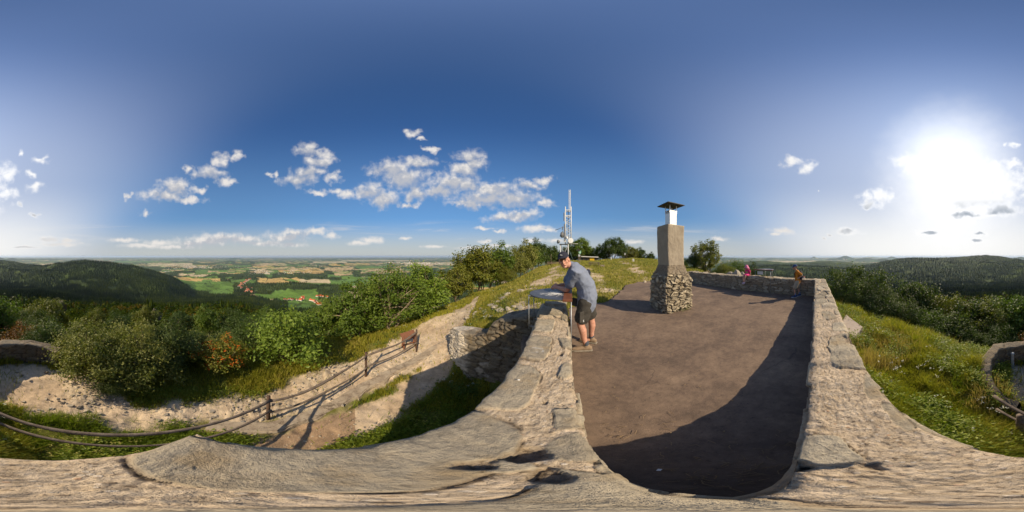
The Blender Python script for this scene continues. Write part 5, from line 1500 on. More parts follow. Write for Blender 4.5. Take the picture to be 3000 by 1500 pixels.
PROTO = {}
def plant(kind, key, az, d, label, cat='tree', group=None, s=1.0, rz=None, z=None, mat=None, bark=None, berries=0, **kw):
    """a woody plant standing at bearing az and distance d"""
    p = pol(az, d); zz = Hs(p.x, p.y) if z is None else z
    root = empty(kind, (p.x, p.y, zz - .03), rng.uniform(0, 6.28) if rz is None else rz, s)
    tag(root, label, cat, group)
    if (key, mat.name) not in PROTO:
        if key not in PROTO:
            PROTO[key] = grow(**kw)
        wood, V, F = PROTO[key]
        wm = wood.build('trunk' if cat == 'tree' else 'stems', bark or M_BARK, root, smooth=True)
        cm_ = obj_np('crown' if cat == 'tree' else 'foliage', V, F, mat, parent=root)
        PROTO[(key, mat.name)] = (wm.data, cm_.data)
    else:
        wd, cd = PROTO[(key, mat.name)]
        for nm, dta in (('trunk' if cat == 'tree' else 'stems', wd), ('crown' if cat == 'tree' else 'foliage', cd)):
            link(bpy.data.objects.new(nm, dta), root)
    if berries:
        rg = np.random.default_rng(77); V = PROTO[key][1].reshape(-1, 4, 3)[:, 0]
        out = np.linalg.norm((V - V.mean(0)) / V.std(0), axis=1)
        c = V[rg.permutation(np.where(out > 1.25)[0])[:berries]]
        oct_ = np.array([(1, 0, 0), (-1, 0, 0), (0, 1, 0), (0, -1, 0), (0, 0, 1), (0, 0, -1)]) * .016
        of = np.array([(0, 2, 4), (2, 1, 4), (1, 3, 4), (3, 0, 4), (2, 0, 5), (1, 2, 5), (3, 1, 5), (0, 3, 5)])
        q = 9
        C = (c[:, None, :] + rg.normal(size=(len(c), q, 3)) * np.array((.036, .036, .022))).reshape(-1, 3)
        VV = (C[:, None, :] + oct_[None]).reshape(-1, 3); FF = (np.arange(len(C))[:, None, None] * 6 + of[None]).reshape(-1, 3)
        tag(obj_np('berries', VV, FF, M_BERRY, parent=root), None, None, None, 'stuff')
    return root

def vx(x): return (x - 1288) * .13975      # bearing read off the panorama grid
# -- near bushes below the path
NB = dict(leaf=.058, nleaf=15000, nlobe=34, base=.10, stems=5, trunk_r=.045, cl=.30, low=1)
G_B = 'bushes along the outer edge of the footpath'
plant('bush', 'bushA', vx(232), 4.05, 'broad olive green bush at the path bend, leaning over the pale stones', 'bush', G_B, 1.0, .4, mat=L_OLIVE, seed=1, h=1.75, rx=1.0, ry=.95, **NB)
plant('bush', 'bushB', vx(335), 3.95, 'dense olive bush between the path bend bush and the red berried shrub', 'bush', G_B, 1.0, 1.0, mat=L_OLIVE, seed=2, h=1.66, rx=1.0, ry=.9, **NB)
plant('bush', 'bushA', vx(415), 4.45, 'darker green bush just left of the red berried shrub', 'bush', G_B, .95, 2.6, mat=L_GLOSSY)
plant('bush', 'bushB', vx(285), 3.2, 'small low bush spilling onto the path in front of the olive bushes', 'bush', G_B, .42, 2.0, mat=L_GLOSSY)
plant('bush', 'bushB', vx(480), 5.0, 'low dark bush behind the red berried shrub', 'bush', G_B, .72, 4.0, mat=L_DARK)
plant('rowan_shrub', 'rowan', vx(560), 4.45, 'small rowan shrub covered with orange red berries beside the path', 'shrub', None, 1.0, .3, mat=mat_leaf('leaf_rowan', [(.09, .12, .012), (.15, .18, .02), (.20, .165, .02), (.19, .22, .032)]), bark=M_BARK, berries=120,
      seed=3, h=1.22, rx=.72, ry=.68, leaf=.062, nleaf=5200, nlobe=24, base=.12, stems=4, trunk_r=.035, cl=.34, low=1)
plant('maple_bush', 'maple', vx(722), 4.75, 'fresh light green maple bush right of the red berried shrub', 'bush', None, 1.0, .9, mat=L_BRIGHT,
      seed=4, h=1.85, rx=.95, ry=.9, leaf=.095, nleaf=7500, nlobe=36, base=.10, stems=4, trunk_r=.05, cl=.34, low=1)
plant('bush', 'bushB', vx(655), 6.2, 'dark bush behind the gap between berried shrub and maple', 'bush', G_B, .95, 5.0, mat=L_DARK)
plant('bush', 'bushB', vx(610), 7.5, 'dark rounded bush on the slope behind the berried shrub', 'bush', G_B, 1.1, 1.0, mat=L_DARK)
# -- the two crooked trees by the fence end
plant('ash_tree', 'ash', vx(985), 7.6, 'wide spreading ash tree with a pale trunk behind the fence end', 'tree', None, 1.0, .2, mat=L_GREEN, bark=M_BARKL,
      seed=5, h=3.15, rx=1.75, ry=1.6, leaf=.105, nleaf=12500, nlobe=46, base=.20, stems=2, spread=.9, trunk_r=.12, cl=.26, lobe_r=.30, wild=.34)
plant('ash_tree', 'ash2', vx(890), 7.2, 'bushy many stemmed ash tree with bare lower branches left of the spreading ash', 'tree', None, 1.0, 1.2, mat=L_GREEN, bark=M_BARKL,
      seed=6, h=2.6, rx=1.35, ry=1.3, leaf=.11, nleaf=12000, nlobe=44, base=.12, stems=4, trunk_r=.095, cl=.27, lobe_r=.32, wild=.34)
plant('ash_tree', 'ash2', vx(1065), 8.9, 'ash tree with yellowish tips right of the spreading ash', 'tree', None, 1.10, 3.3, mat=L_BRIGHT, bark=M_BARKL)
plant('ash_tree', 'ash2', vx(835), 8.6, 'lower ash tree at the left end of the ash row', 'tree', None, .92, 4.3, mat=L_GREEN, bark=M_BARKL)
# -- trees up the left edge of the summit slope
MT = dict(leaf=.17, nleaf=7500, nlobe=42, base=.16, stems=3, trunk_r=.08, cl=.27, lobe_r=.32, wild=.3)
plant('tree', 'mid1', vx(1195), 13.0, 'golden brown turning tree on the slope edge left of the mast', 'tree', None, 1.0, .5, mat=L_BROWN, seed=7, h=3.9, rx=1.75, ry=1.7, **MT)
plant('tree', 'mid1', vx(1150), 11.6, 'shorter brownish tree between the ash trees and the golden brown tree', 'tree', None, .72, 2.5, mat=L_BROWN)
plant('tree', 'mid2', vx(1255), 16.5, 'green tree with ragged top right of the golden brown tree', 'tree', None, 1.0, .5, mat=L_GREEN, seed=8, h=4.4, rx=1.6, ry=1.6, **MT)
plant('tree', 'mid1', vx(1222), 17.0, 'tall thin green tree rising behind the golden brown tree', 'tree', None, 1.12, 4.0, mat=L_GREEN)
plant('bush', 'bushA', vx(1275), 15.5, 'low brown green bush under the ragged topped tree', 'bush', None, .95, 4.0, mat=L_BROWN)
plant('tree', 'mid2', vx(1322), 22.0, 'rounded grey green tree at the middle of the slope edge', 'tree', None, 1.05, 1.5, mat=L_OLIVE)
plant('tree', 'mid1', vx(1303), 20.0, 'round bushy tree just left of the grey green tree', 'tree', None, .85, 3.5, mat=L_OLIVE)
plant('tree', 'mid2', vx(1352), 31.0, 'pointed dark tree on the skyline left of the mast', 'tree', None, 1.28, 2.5, mat=L_DARK)
plant('tree', 'mid1', vx(1340), 26.0, 'dark tree in front of the pointed skyline tree', 'tree', None, .95, 2.5, mat=L_GREEN)
plant('tree', 'mid1', vx(1378), 36.0, 'dark rounded tree between pointed tree and mast', 'tree', None, 1.15, 1.0, mat=L_DARK)
plant('tree', 'mid2', vx(1396), 54.0, 'dark tree directly left of the mast foot', 'tree', None, 1.5, 5.0, mat=L_DARK)
plant('tree', 'mid2', vx(1432), 56.0, 'dark tree directly behind the mast foot', 'tree', None, 1.35, 2.0, mat=L_DARK)
plant('tree', 'mid1', vx(1460), 50.0, 'tall green tree right behind the mast', 'tree', None, 1.95, 2.0, mat=L_GREEN)
plant('tree', 'mid2', vx(1480), 52.0, 'lower green tree between mast and hut', 'tree', None, 1.25, 3.0, mat=L_GREEN)
plant('tree', 'mid2', vx(1508), 50.0, 'small pointed green tree standing behind the hut', 'tree', None, 1.15, 4.0, mat=L_GREEN)
plant('tree', 'mid1', vx(1540), 47.0, 'largest dark broad tree on the summit skyline', 'tree', None, 1.75, .7, mat=L_DARK)
plant('tree', 'mid2', vx(1562), 50.0, 'dark tree joined to the right of the largest skyline tree', 'tree', None, 1.35, .7, mat=L_DARK)
plant('tree', 'mid1', vx(1590), 54.0, 'ragged dark tree right of the broad skyline tree', 'tree', None, 1.25, 4.2, mat=L_OLIVE)
plant('tree', 'mid2', vx(1612), 56.0, 'rounded dark tree near the chimney on the skyline', 'tree', None, 1.15, 1.7, mat=L_DARK)
plant('tree', 'mid2', vx(1637), 58.0, 'last low dark tree before the chimney on the skyline', 'tree', None, .95, 5.7, mat=L_DARK)
plant('bush', 'bushA', vx(1722), 30.0, 'low dark bush peeping out right behind the chimney', 'bush', None, .9, 1.0, mat=L_DARK)
for bx_, bd_, bs_, bl_ in ((1446, 53, 1.7, 'low dark bush filling the skyline just right of the mast foot'), (1470, 55, 1.9, 'dark bush between the tall green tree and the hut'), (1494, 55, 2.0, 'dark bush on the skyline above the left end of the hut roof'), (1523, 53, 2.0, 'dark bush between the pointed tree and the largest skyline tree'),
        (1578, 55, 2.0, 'dark bush filling the gap left of the ragged dark tree'), (1602, 57, 1.6, 'low dark bush between the ragged and the rounded tree near the chimney'), (1626, 59, 1.5, 'low dark bush just before the last tree left of the chimney'), (1410, 56, 2.0, 'dark bush on the skyline behind the mast legs'), (1386, 46, 1.7, 'dark bush filling the skyline gap left of the mast')):
    plant('bush', 'bushA' if int(bx_) % 2 else 'bushB', vx(bx_), bd_, bl_, 'bush', 'bushes filling the skyline behind the mast and hut', bs_, None, mat=L_DARK)
# -- right of the chimney
plant('willow_bush', 'willow', vx(1778), 19.0, 'airy feathery willow bush behind the far parapet', 'bush', None, 1.22, .5, mat=L_OLIVE, seed=9, h=3.5, rx=1.5, ry=1.45, leaf=.15, nleaf=5600, nlobe=46, base=.04, stems=7, spread=1.1, trunk_r=.06, cl=.20, lobe_r=.30, wild=.4, low=1)
plant('bush', 'bushA', vx(1748), 19.5, 'dark low bush at the left foot of the willow bush', 'bush', None, 1.0, 1.0, mat=L_DARK)
plant('bush', 'bushB', vx(1812), 18.0, 'yellowish bush at the right foot of the willow bush', 'bush', None, 1.05, 1.5, mat=L_OLIVE)
plant('bush', 'bushB', vx(1838), 17.0, 'dark rounded bush between willow bush and seated girl', 'bush', None, 1.74, 2.5, mat=L_GREEN)
plant('bush', 'bushA', vx(1860), 15.5, 'dark bush just left of the seated girl', 'bush', None, 1.3, 3.5, mat=L_DARK)
plant('bush', 'bushA', vx(1826), 13.5, 'grey green bush just over the far parapet left of the girl', 'bush', None, .85, 2.5, mat=L_OLIVE)
plant('conifer_bush', 'slim', vx(1896), 12.0, 'slim dark young tree behind the girl and the far parapet', 'tree', None, .74, .5, mat=L_DARK, seed=10, h=3.0, rx=.95, ry=.9, leaf=.12, nleaf=4200, nlobe=30, base=.05, stems=1, trunk_r=.05, cl=.30, lobe_r=.42, low=1)
plant('conifer_bush', 'slim', vx(1913), 12.4, 'second slim young tree beside the table on the far parapet', 'tree', None, .70, 2.5, mat=L_DARK)
plant('bush', 'bushB', vx(2060), 10.5, 'small bush top showing over the corner of the far parapet', 'bush', None, 1.0, 2.5, mat=L_GREEN)
# -- trees below the long parapet
RT = dict(leaf=.125, nleaf=11000, nlobe=46, base=.14, stems=3, trunk_r=.08, cl=.27, lobe_r=.32, wild=.3)
plant('tree', 'big1', vx(2130), 11.5, 'large glossy leaved tree rising below the corner of the long parapet', 'tree', None, .95, .5, mat=L_GLOSSY, seed=12, h=4.35, rx=2.05, ry=2.0, **RT)
plant('tree', 'big1', vx(2192), 10.9, 'glossy tree with two humps right of the large parapet tree', 'tree', None, .95, 2.0, mat=L_GLOSSY)
plant('bush', 'bushA', vx(2100), 12.5, 'bush at the left foot of the large parapet tree', 'bush', None, 1.62, 2.0, mat=L_GREEN)
plant('bush', 'bushB', vx(2165), 9.6, 'low glossy bush in front of the large parapet tree', 'bush', None, 1.23, 3.0, mat=L_GLOSSY)
plant('bush', 'bushB', vx(2225), 9.3, 'low bush at the meadow edge below the two humped tree', 'bush', None, 1.28, 4.0, mat=L_GLOSSY)
plant('tree', 'big2', vx(2302), 11.5, 'pale glossy tree standing highest in the row along the meadow edge', 'tree', None, 1.3, .5, mat=L_GLOSSY, seed=13, h=3.9, rx=1.3, ry=1.3, **RT)
plant('tree', 'big2', vx(2268), 13.0, 'brownish tree left of the pale glossy tree', 'tree', None, 1.15, 2.5, mat=L_BROWN)
plant('bush', 'bushA', vx(2268), 8.9, 'silvery leaved bush at the meadow edge below the brownish tree', 'bush', None, 1.23, 4.0, mat=L_GLOSSY)
plant('tree', 'big2', vx(2352), 12.0, 'olive brown tree right of the pale glossy tree', 'tree', None, 1.2, 4.5, mat=L_BROWN)
plant('bush', 'maple', vx(2392), 8.6, 'wide light green bush at the meadow edge', 'bush', None, 1.23, 4.5, mat=L_GLOSSY)
plant('bush', 'bushB', vx(2340), 8.6, 'dark leafy bush between the pale tree and the wide light bush', 'bush', None, 1.23, 4.5, mat=L_GREEN)
plant('tree', 'big1', vx(2430), 11.2, 'rust brown tree at the meadow edge near the lookout', 'tree', None, 0.98, 4.5, mat=L_BROWN)
plant('tree', 'big2', vx(2468), 10.6, 'dark green tree between the rust brown tree and the lookout', 'tree', None, 1.11, 1.5, mat=L_DARK)
plant('tree', 'big1', vx(2508), 10.0, 'olive tree standing left behind the lookout wall', 'tree', None, 0.88, 3.5, mat=L_OLIVE)
plant('tree', 'big2', vx(2562), 9.4, 'fresh green tree right behind the lookout wall', 'tree', None, 1.09, 3.5, mat=L_GREEN)
plant('bush', 'bushA', vx(2440), 7.6, 'low dark bush at the meadow edge before the rust brown tree', 'bush', None, .8, 2.5, mat=L_DARK)
plant('bush', 'bushB', vx(2520), 7.3, 'low dark bush close behind the lookout wall', 'bush', None, .95, 2.0, mat=L_DARK)
plant('tree', 'big1', vx(8), 9.6, 'dark tree behind the lookout wall at the seam of the path', 'tree', None, .62, 2.0, mat=L_DARK)
plant('rowan_shrub', 'rowan', vx(52), 7.2, 'rowan with rusty orange leaves behind the lookout wall', 'shrub', None, 1.42, 2.0, mat=mat_leaf('leaf_rusty', [(.08, .075, .013), (.16, .10, .018), (.24, .085, .018), (.13, .11, .018)]))
plant('bush', 'maple', vx(128), 6.8, 'dark grey green bush between the rusty rowan and the olive bushes', 'bush', None, 1.0, 2.0, mat=L_GLOSSY)
plant('bush', 'bushB', vx(95), 5.9, 'low dark bush at the right end of the lookout wall', 'bush', None, .7, 2.0, mat=L_DARK)
plant('tree', 'big1', vx(95), 14.0, 'glossy dark tree above the rusty rowan', 'tree', None, .85, 1.0, mat=L_GLOSSY)
plant('tree', 'big2', vx(55), 19.0, 'turning brown tree on the slope above the rusty rowan', 'tree', None, 1.2, 1.0, mat=L_BROWN)
plant('tree', 'mid1', vx(118), 25.0, 'tall rounded turning tree standing out of the slope wood', 'tree', None, 1.9, 3.0, mat=L_BROWN)
plant('tree', 'mid2', vx(240), 21.0, 'brown tree on the slope above the broad olive bush', 'tree', None, 1.1, 3.0, mat=L_BROWN)
plant('tree', 'big1', vx(300), 19.0, 'dark tree on the slope behind the olive bushes', 'tree', None, .9, 3.0, mat=L_DARK)
plant('tree', 'mid2', vx(365), 22.0, 'rust tinged tree on the slope left of the rock', 'tree', None, 1.1, 1.0, mat=L_BROWN)
plant('tree', 'mid1', vx(455), 21.0, 'dark green tree on the slope right of the rock', 'tree', None, 1.0, 1.0, mat=L_DARK)
plant('tree', 'mid2', vx(520), 19.0, 'dark green tree on the slope above the berried shrub', 'tree', None, 1.0, 5.0, mat=L_GREEN)
plant('tree', 'mid1', vx(590), 20.0, 'dark tree on the slope left behind the maple bush', 'tree', None, 1.0, 5.0, mat=L_DARK)
plant('tree', 'mid2', vx(665), 16.0, 'light tree top showing above the maple bush', 'tree', None, .9, 2.0, mat=L_GREEN)
plant('tree', 'mid1', vx(745), 13.0, 'pale green tree behind the maple bush and the ash row', 'tree', None, .78, 2.0, mat=L_BRIGHT)

# ------------------------------------------------------------------ woods farther off: one mass each
def visible_limit():
    A = np.arange(0, 360, .5); Rr = np.exp(np.linspace(math.log(20), math.log(5200), 420))
    X = Rr[None, :] * np.sin(np.radians(A))[:, None]; Y = Rr[None, :] * np.cos(np.radians(A))[:, None]
    el = np.degrees(np.arctan2(H(X, Y) - CAMZ, Rr[None, :]))
    return A, np.log(Rr), np.maximum.accumulate(el, 1)
_vA, _vR, _vE = visible_limit()
def shown(x, y, z, h):
    r = np.hypot(x, y); az = np.degrees(np.arctan2(x, y)) % 360
    ia = np.clip((az * 2).astype(int), 0, 719); ir = np.clip(((np.log(r) - _vR[0]) / (_vR[1] - _vR[0])).astype(int) - 2, 0, len(_vR) - 1)
    return np.degrees(np.arctan2(z + h - CAMZ, r)) > _vE[ia, ir] - .05

def wood_points(r0, r1, step, seed, az0=62, az1=352):
    rg = np.random.default_rng(seed); X, Y = [], []
    r = r0
    while r < r1:
        s = step(r); n = int(R(az1 - az0) * r / s)
        a = np.radians(az0 + (az1 - az0) * (np.arange(n) + rg.uniform(-.45, .45, n)) / n)
        rr = r + rg.uniform(-.5, .5, n) * s
        X.append(rr * np.sin(a)); Y.append(rr * np.cos(a)); r += s
    return np.concatenate(X), np.concatenate(Y)

def clump_trees(name, x, y, z, h, wd, ntri, mats, label, seed, tri=.9, tone=None):
    rg = np.random.default_rng(seed); n = len(x)
    U = rg.normal(size=(n, ntri, 3)); U /= np.linalg.norm(U, axis=2, keepdims=True)
    U *= rg.uniform(.55, 1.0, (n, ntri, 1)) ** .5
    U[..., 2] = np.abs(U[..., 2]) * 1.3 - .3
    C = np.stack([x, y, z], 1)[:, None, :] + np.concatenate([U[..., :2] * wd[:, None, None] * (1.12 - .35 * np.clip(U[..., 2:3], 0, 1)), (U[..., 2:3] * .62 + .42) * h[:, None, None]], 2)
    N = U + rg.normal(size=U.shape) * .45 + np.array((0, 0, .35)); N /= np.linalg.norm(N, axis=2, keepdims=True)
    T = np.cross(N, rg.normal(size=N.shape)); T /= np.linalg.norm(T, axis=2, keepdims=True); B = np.cross(N, T)
    sz = (tri * wd)[:, None, None] * rg.uniform(.6, 1.3, (n, ntri, 1))
    V = np.stack([C + T * sz * .6, C - T * sz * .35 + B * sz * .55, C - T * sz * .35 - B * sz * .55], 2).reshape(-1, 3)
    F = np.arange(len(V)).reshape(-1, 3)
    tn = np.repeat(rg.random(n) if tone is None else tone, ntri * 3)
    o = obj_np(name, V, F, mats, attrs={'tone': tn})
    tag(o, label, 'wood', None, 'stuff')
    return o

def mat_wood(name, stops):
    m, nt, out = new_mat(name)
    rnd = nt.node('ShaderNodeNewGeometry').outputs['Random Per Island']
    t = nt.attr('tone').outputs['Fac']
    f = nt.math('ADD', nt.math('MULTIPLY', t, .75), nt.math('MULTIPLY', rnd, .25))
    col = nt.ramp(f, stops)
    d = nt.node('ShaderNodeBsdfDiffuse'); nt.put(d.inputs['Color'], col)
    tr = nt.node('ShaderNodeBsdfTranslucent'); nt.put(tr.inputs['Color'], nt.mix(1.0, col, (1.0, 1.15, .5), 'MULTIPLY'))
    mx = nt.node('ShaderNodeMixShader'); mx.inputs[0].default_value = .35
    nt.l.new(d.outputs[0], mx.inputs[1]); nt.l.new(tr.outputs[0], mx.inputs[2]); nt.l.new(mx.outputs[0], out.inputs['Surface'])
    return m
M_DEC = mat_wood('mixed_broadleaf', [(0, (.020, .034, .006)), (.35, (.040, .060, .009)), (.6, (.058, .074, .012)), (.72, (.085, .068, .012)), (.85, (.118, .072, .013)), (1, (.095, .105, .016))])
M_CON = mat_wood('spruce_wood', [(0, (.014, .026, .005)), (.4, (.028, .046, .008)), (.75, (.054, .076, .011)), (1, (.095, .115, .016))])

def woods():
    # broadleaved trees just down the slope
    x, y = wood_points(24, 150, lambda r: 3.1 + r * .028, 31, 80, 345)
    r = np.hypot(x, y); z = H(x, y); rg = np.random.default_rng(3)
    h = (2.6 + np.clip(r - 20, 0, 130) * .055) * rg.uniform(.75, 1.3, len(x)); w_ = h * rg.uniform(.34, .48, len(x))
    n = fbm(x / 22, y / 22, 3, 301)
    k = (rg.random(len(x)) < .9) & shown(x, y, z, h); az = np.degrees(np.arctan2(x, y)) % 360
    k &= ~((az > 62) & (az < 100) & (r < 26))
    tone = np.clip(.10 + sstep(.3, .70, n) * .75 + rg.uniform(-.2, .3, len(x)), 0, 1)
    clump_trees('slope_wood', x[k], y[k], z[k] - .4, h[k], w_[k], 130, M_DEC, 'mixed green and rust brown broadleaved wood just below the summit', 41, .30, tone[k])
    x, y = wood_points(150, 420, lambda r: 6.0 + r * .012, 32, 80, 348)
    r = np.hypot(x, y); z = H(x, y)
    h = rg.uniform(9, 15, len(x)); w_ = h * rg.uniform(.34, .46, len(x)); n = fbm(x / 60, y / 60, 3, 302)
    k = (rg.random(len(x)) < .55 + .5 * (n - .5)) & shown(x, y, z, h)
    tone = np.clip(sstep(.3, .72, n) * .6 + rg.uniform(-.2, .35, len(x)), 0, 1)
    clump_trees('slope_wood', x[k], y[k], z[k] - 1, h[k], w_[k], 46, M_DEC, 'broadleaved wood farther down the slope, mixed with spruces', 42, .5, tone[k])
    # spruces
    P = []
    for r0, r1, st, sd, dens in ((130, 420, lambda r: 8 + r * .008, 51, .45), (420, 1000, lambda r: 7.0 + (r - 400) * .006, 52, 1), (1000, 4300, lambda r: 11 + (r - 1000) * .010, 53, 1)):
        x, y = wood_points(r0, r1, st, sd, 62, 350)
        P.append((x, y, np.full(len(x), dens)))
    x, y, dn = (np.concatenate([p[i] for p in P]) for i in range(3))
    r = np.hypot(x, y); z = H(x, y); h = rg.uniform(15, 24, len(x)) * np.where(r < 420, .72, 1) * (1 + np.clip(r - 1500, 0, 3000) / 9000)
    az = np.degrees(np.arctan2(x, y))
    _, wood = cover(x, y)
    k = (wood > .5) & shown(x, y, z, h) & (rg.random(len(x)) < dn)
    k &= ~((fbm(x / 70, y / 70, 3, 305) > .68) & (r > 500))
    for s_, a in enumerate(((-86.5, -63, 1500, 2250),)):
        pass
    x, y, z, h, r = x[k], y[k], z[k], h[k], r[k]
    n = len(x); w_ = h * rg.uniform(.15, .22, n)
    tone = np.clip(sstep(.3, .7, fbm(x / 140, y / 140, 4, 306)) * .8 + rg.uniform(-.18, .28, n), 0, 1)
    m = 6; tiers = ((.02, .62, 1.0), (.34, .86, .68), (.62, 1.0, .42))
    Vs, Fs, Ts = [], [], []; base = 0
    ang = rg.uniform(0, 6.28, n)
    for z0, z1, q in tiers:
        a = ang[:, None] + np.arange(m)[None, :] * 2 * np.pi / m + q * 2
        rad = (w_ * q)[:, None] * rg.uniform(.7, 1.25, (n, m))
        ringv = np.stack([x[:, None] + rad * np.cos(a), y[:, None] + rad * np.sin(a), z[:, None] + h[:, None] * z0 - h[:, None] * .05 * rg.random((n, m))], -1)
        apex = np.stack([x, y, z + h * z1], -1)[:, None, :]
        V = np.concatenate([ringv, apex], 1).reshape(-1, 3)
        i = np.arange(n)[:, None] * (m + 1)
        F = np.stack([i + np.arange(m)[None, :], i + (np.arange(m)[None, :] + 1) % m, i + m + np.zeros((1, m), int)], -1).reshape(-1, 3) + base
        Vs.append(V); Fs.append(F); Ts.append(np.repeat(tone, m + 1)); base += len(V)
    o = obj_np('spruce_wood', np.concatenate(Vs), np.concatenate(Fs), M_CON, attrs={'tone': np.concatenate(Ts)})
    tag(o, 'dark spruce forest covering the lower slopes, valleys and long wooded hills', 'forest', None, 'stuff')
    print('spruces', n)
woods()

# ------------------------------------------------------------------ grass, herbs and flowers
def free_ground(x, y):
    """1 where something may grow"""
    d = dirt_all(x, y)
    ok = ~in_poly(x, y, ASPH)
    p1 = [tuple(v) for v in inner] + [tuple(v) for v in outer[::-1]]
    ok &= ~in_poly(x, y, p1)
    ok &= ~in_poly(x, y, [tuple(v) for v in bi] + [tuple(v) for v in bo[::-1]])
    ok &= ~in_poly(x, y, [tuple(v) for v in li] + [tuple(v) for v in lo[::-1]])
    ok &= ~in_poly(x, y, [tuple(v) for v in sp])
    kx = [(-2.02, -.62), (-2.05, .2), (-2.42, 1.2), (-2.72, 2.2), (-2.72, 3.1), (-2.58, 4.0), (-2.36, 4.75), (-2.1, 5.2)]
    ok &= seg_dist(x, y, kx) > .24
    return ok, d

def blades(name, n, r0, r1, az0, az1, hgt, wid, cols, label, cat, seed, dens=None, lean=.5, dirt_ok=.06):
    rg = np.random.default_rng(seed)
    r = np.exp(rg.uniform(math.log(r0), math.log(r1), n)); a = np.radians(rg.uniform(az0, az1, n))
    x, y = r * np.sin(a), r * np.cos(a)
    ok, d = free_ground(x, y)
    tuft = fbm(x / .35, y / .35, 3, seed)
    keep = ok & (rg.random(n) < np.maximum(1 - d * 1.15, dirt_ok)) & (rg.random(n) < .25 + 1.5 * sstep(.3, .62, tuft))
    if dens is not None: keep &= rg.random(n) < dens(x, y)
    x, y, r, tuft = x[keep], y[keep], r[keep], tuft[keep]
    n = len(x); z = H(x, y)
    hg = (hgt(x, y) if callable(hgt) else hgt) * rg.uniform(.5, 1.3, n) * (.6 + .8 * tuft)
    wd = wid * (.6 + r * .42)
    t = rg.uniform(0, 6.28, n); l = rg.uniform(0, 6.28, n)
    s = np.stack([np.cos(t), np.sin(t), np.zeros(n)], 1) * wd[:, None]
    P = np.stack([x, y, z - .01], 1)
    ld = np.stack([np.cos(l), np.sin(l), np.zeros(n)], 1) * (hg * lean * rg.uniform(.1, 1, n))[:, None]
    mid = P + np.array((0, 0, 1)) * (hg * .58)[:, None] + ld * .35
    tip = P + np.array((0, 0, 1)) * hg[:, None] + ld
    V = np.stack([P - s, P + s, mid + s * .6, mid - s * .6, tip], 1).reshape(-1, 3)
    i = np.arange(n)[:, None] * 5
    F = np.concatenate([i + np.array([[0, 1, 2]]), i + np.array([[0, 2, 3]]), i + np.array([[3, 2, 4]])], 1).reshape(-1, 3)
    o = obj_np(name, V, F, mat_leaf(name + '_blades', cols, .4, True, .6))
    tag(o, label, cat, None, 'stuff')
    return n

GREEN = [(.185, .195, .016), (.26, .255, .024), (.34, .30, .04), (.46, .35, .10)]
DRY = [(.16, .18, .020), (.25, .245, .034), (.35, .30, .065), (.46, .37, .13)]
LUSH = [(.10, .15, .010), (.15, .205, .015), (.21, .25, .022), (.30, .28, .05)]
blades('summit_grass', 150000, 3.6, 75, -16, 84, lambda x, y: .12 + .06 * sstep(12, 40, np.hypot(x, y)), .0042, DRY, 'yellowing grass covering the open summit beyond the terrace', 'grass', 61)
blades('slope_grass', 110000, 2.6, 16, -100, -8, .15, .0040, GREEN, 'green grass strip along the outer edge of the path and the upper slope', 'grass', 62, dens=lambda x, y: 1.0 - .65 * (np.hypot(x, y) < 3.2), dirt_ok=.015)
blades('fence_grass', 70000, .95, 3.4, -205, -16, lambda x, y: .13 + .10 * sstep(.5, .75, fbm(x / .5, y / .5, 2, 66)), .0036, LUSH, 'lush grass and weeds between the parapet foot and the rail fence', 'grass', 63, lean=.8, dirt_ok=.01)
TRACK = [pol(a, d)[:2] for a, d in ((117, 5.6), (121, 4.6), (126, 3.9), (133, 3.0), (141, 2.2), (150, 1.7))]
MH = lambda x, y: (.10 + .26 * sstep(.40, .72, fbm(x / .9, y / .9, 3, 67))) * (.45 + .55 * sstep(.12, .4, seg_dist(x, y, TRACK)))
blades('meadow_grass', 170000, .75, 13, 96, 188, MH, .0042, GREEN, 'tall unmown meadow grass outside the long parapet', 'grass', 64, lean=.75)
blades('dry_meadow_grass', 30000, .9, 13, 96, 186, lambda x, y: .22 + .2 * sstep(.45, .7, fbm(x / .7, y / .7, 2, 68)), .0036, [(.22, .15, .05), (.34, .25, .09), (.42, .30, .12), (.30, .17, .06)], 'straw coloured seed heads standing in the unmown meadow', 'grass', 69, dens=lambda x, y: sstep(.48, .62, fbm(x / 1.1, y / 1.1, 3, 70)), lean=.6)
blades('bank_grass', 40000, 2.6, 8, -190, -100, .13, .0040, GREEN, 'rough grass under the bushes at the bend of the path', 'grass', 65, dens=lambda x, y: np.where(np.hypot(x, y) > 2.6, 1, .4), dirt_ok=.008)

def herbs(name, n, r0, r1, az0, az1, leaf, hgt, cols, label, cat, seed, per=16, thr=.5, dense=None):
    """leafy herbs: little rosettes of broad leaves at uneven height"""
    rg = np.random.default_rng(seed)
    r = np.exp(rg.uniform(math.log(r0), math.log(r1), n)); a = np.radians(rg.uniform(az0, az1, n))
    x, y = r * np.sin(a), r * np.cos(a); ok, d = free_ground(x, y)
    k = ok & (d < .35) & (fbm(x / .7, y / .7, 3, seed) > thr)
    if dense is not None: k &= dense(x, y)
    x, y, r = x[k], y[k], r[k]; z = H(x, y); n = len(x)
    hh = hgt * rg.uniform(.5, 1.3, n)
    P = np.stack([x, y, z], 1)[:, None, :] + np.stack([rg.normal(size=(n, per)) * .07, rg.normal(size=(n, per)) * .07, rg.uniform(.1, 1, (n, per)) * hh[:, None]], 2)
    P = P.reshape(-1, 3); N = rg.normal(size=P.shape) * .5 + np.array((0, 0, 1)); N /= np.linalg.norm(N, axis=1, keepdims=True)
    V, F = leaf_quads(P, N, leaf, rg, .5, .1)
    o = obj_np(name, V, F, mat_leaf(name + '_leaves', cols, .4))
    tag(o, label, cat, None, 'stuff')
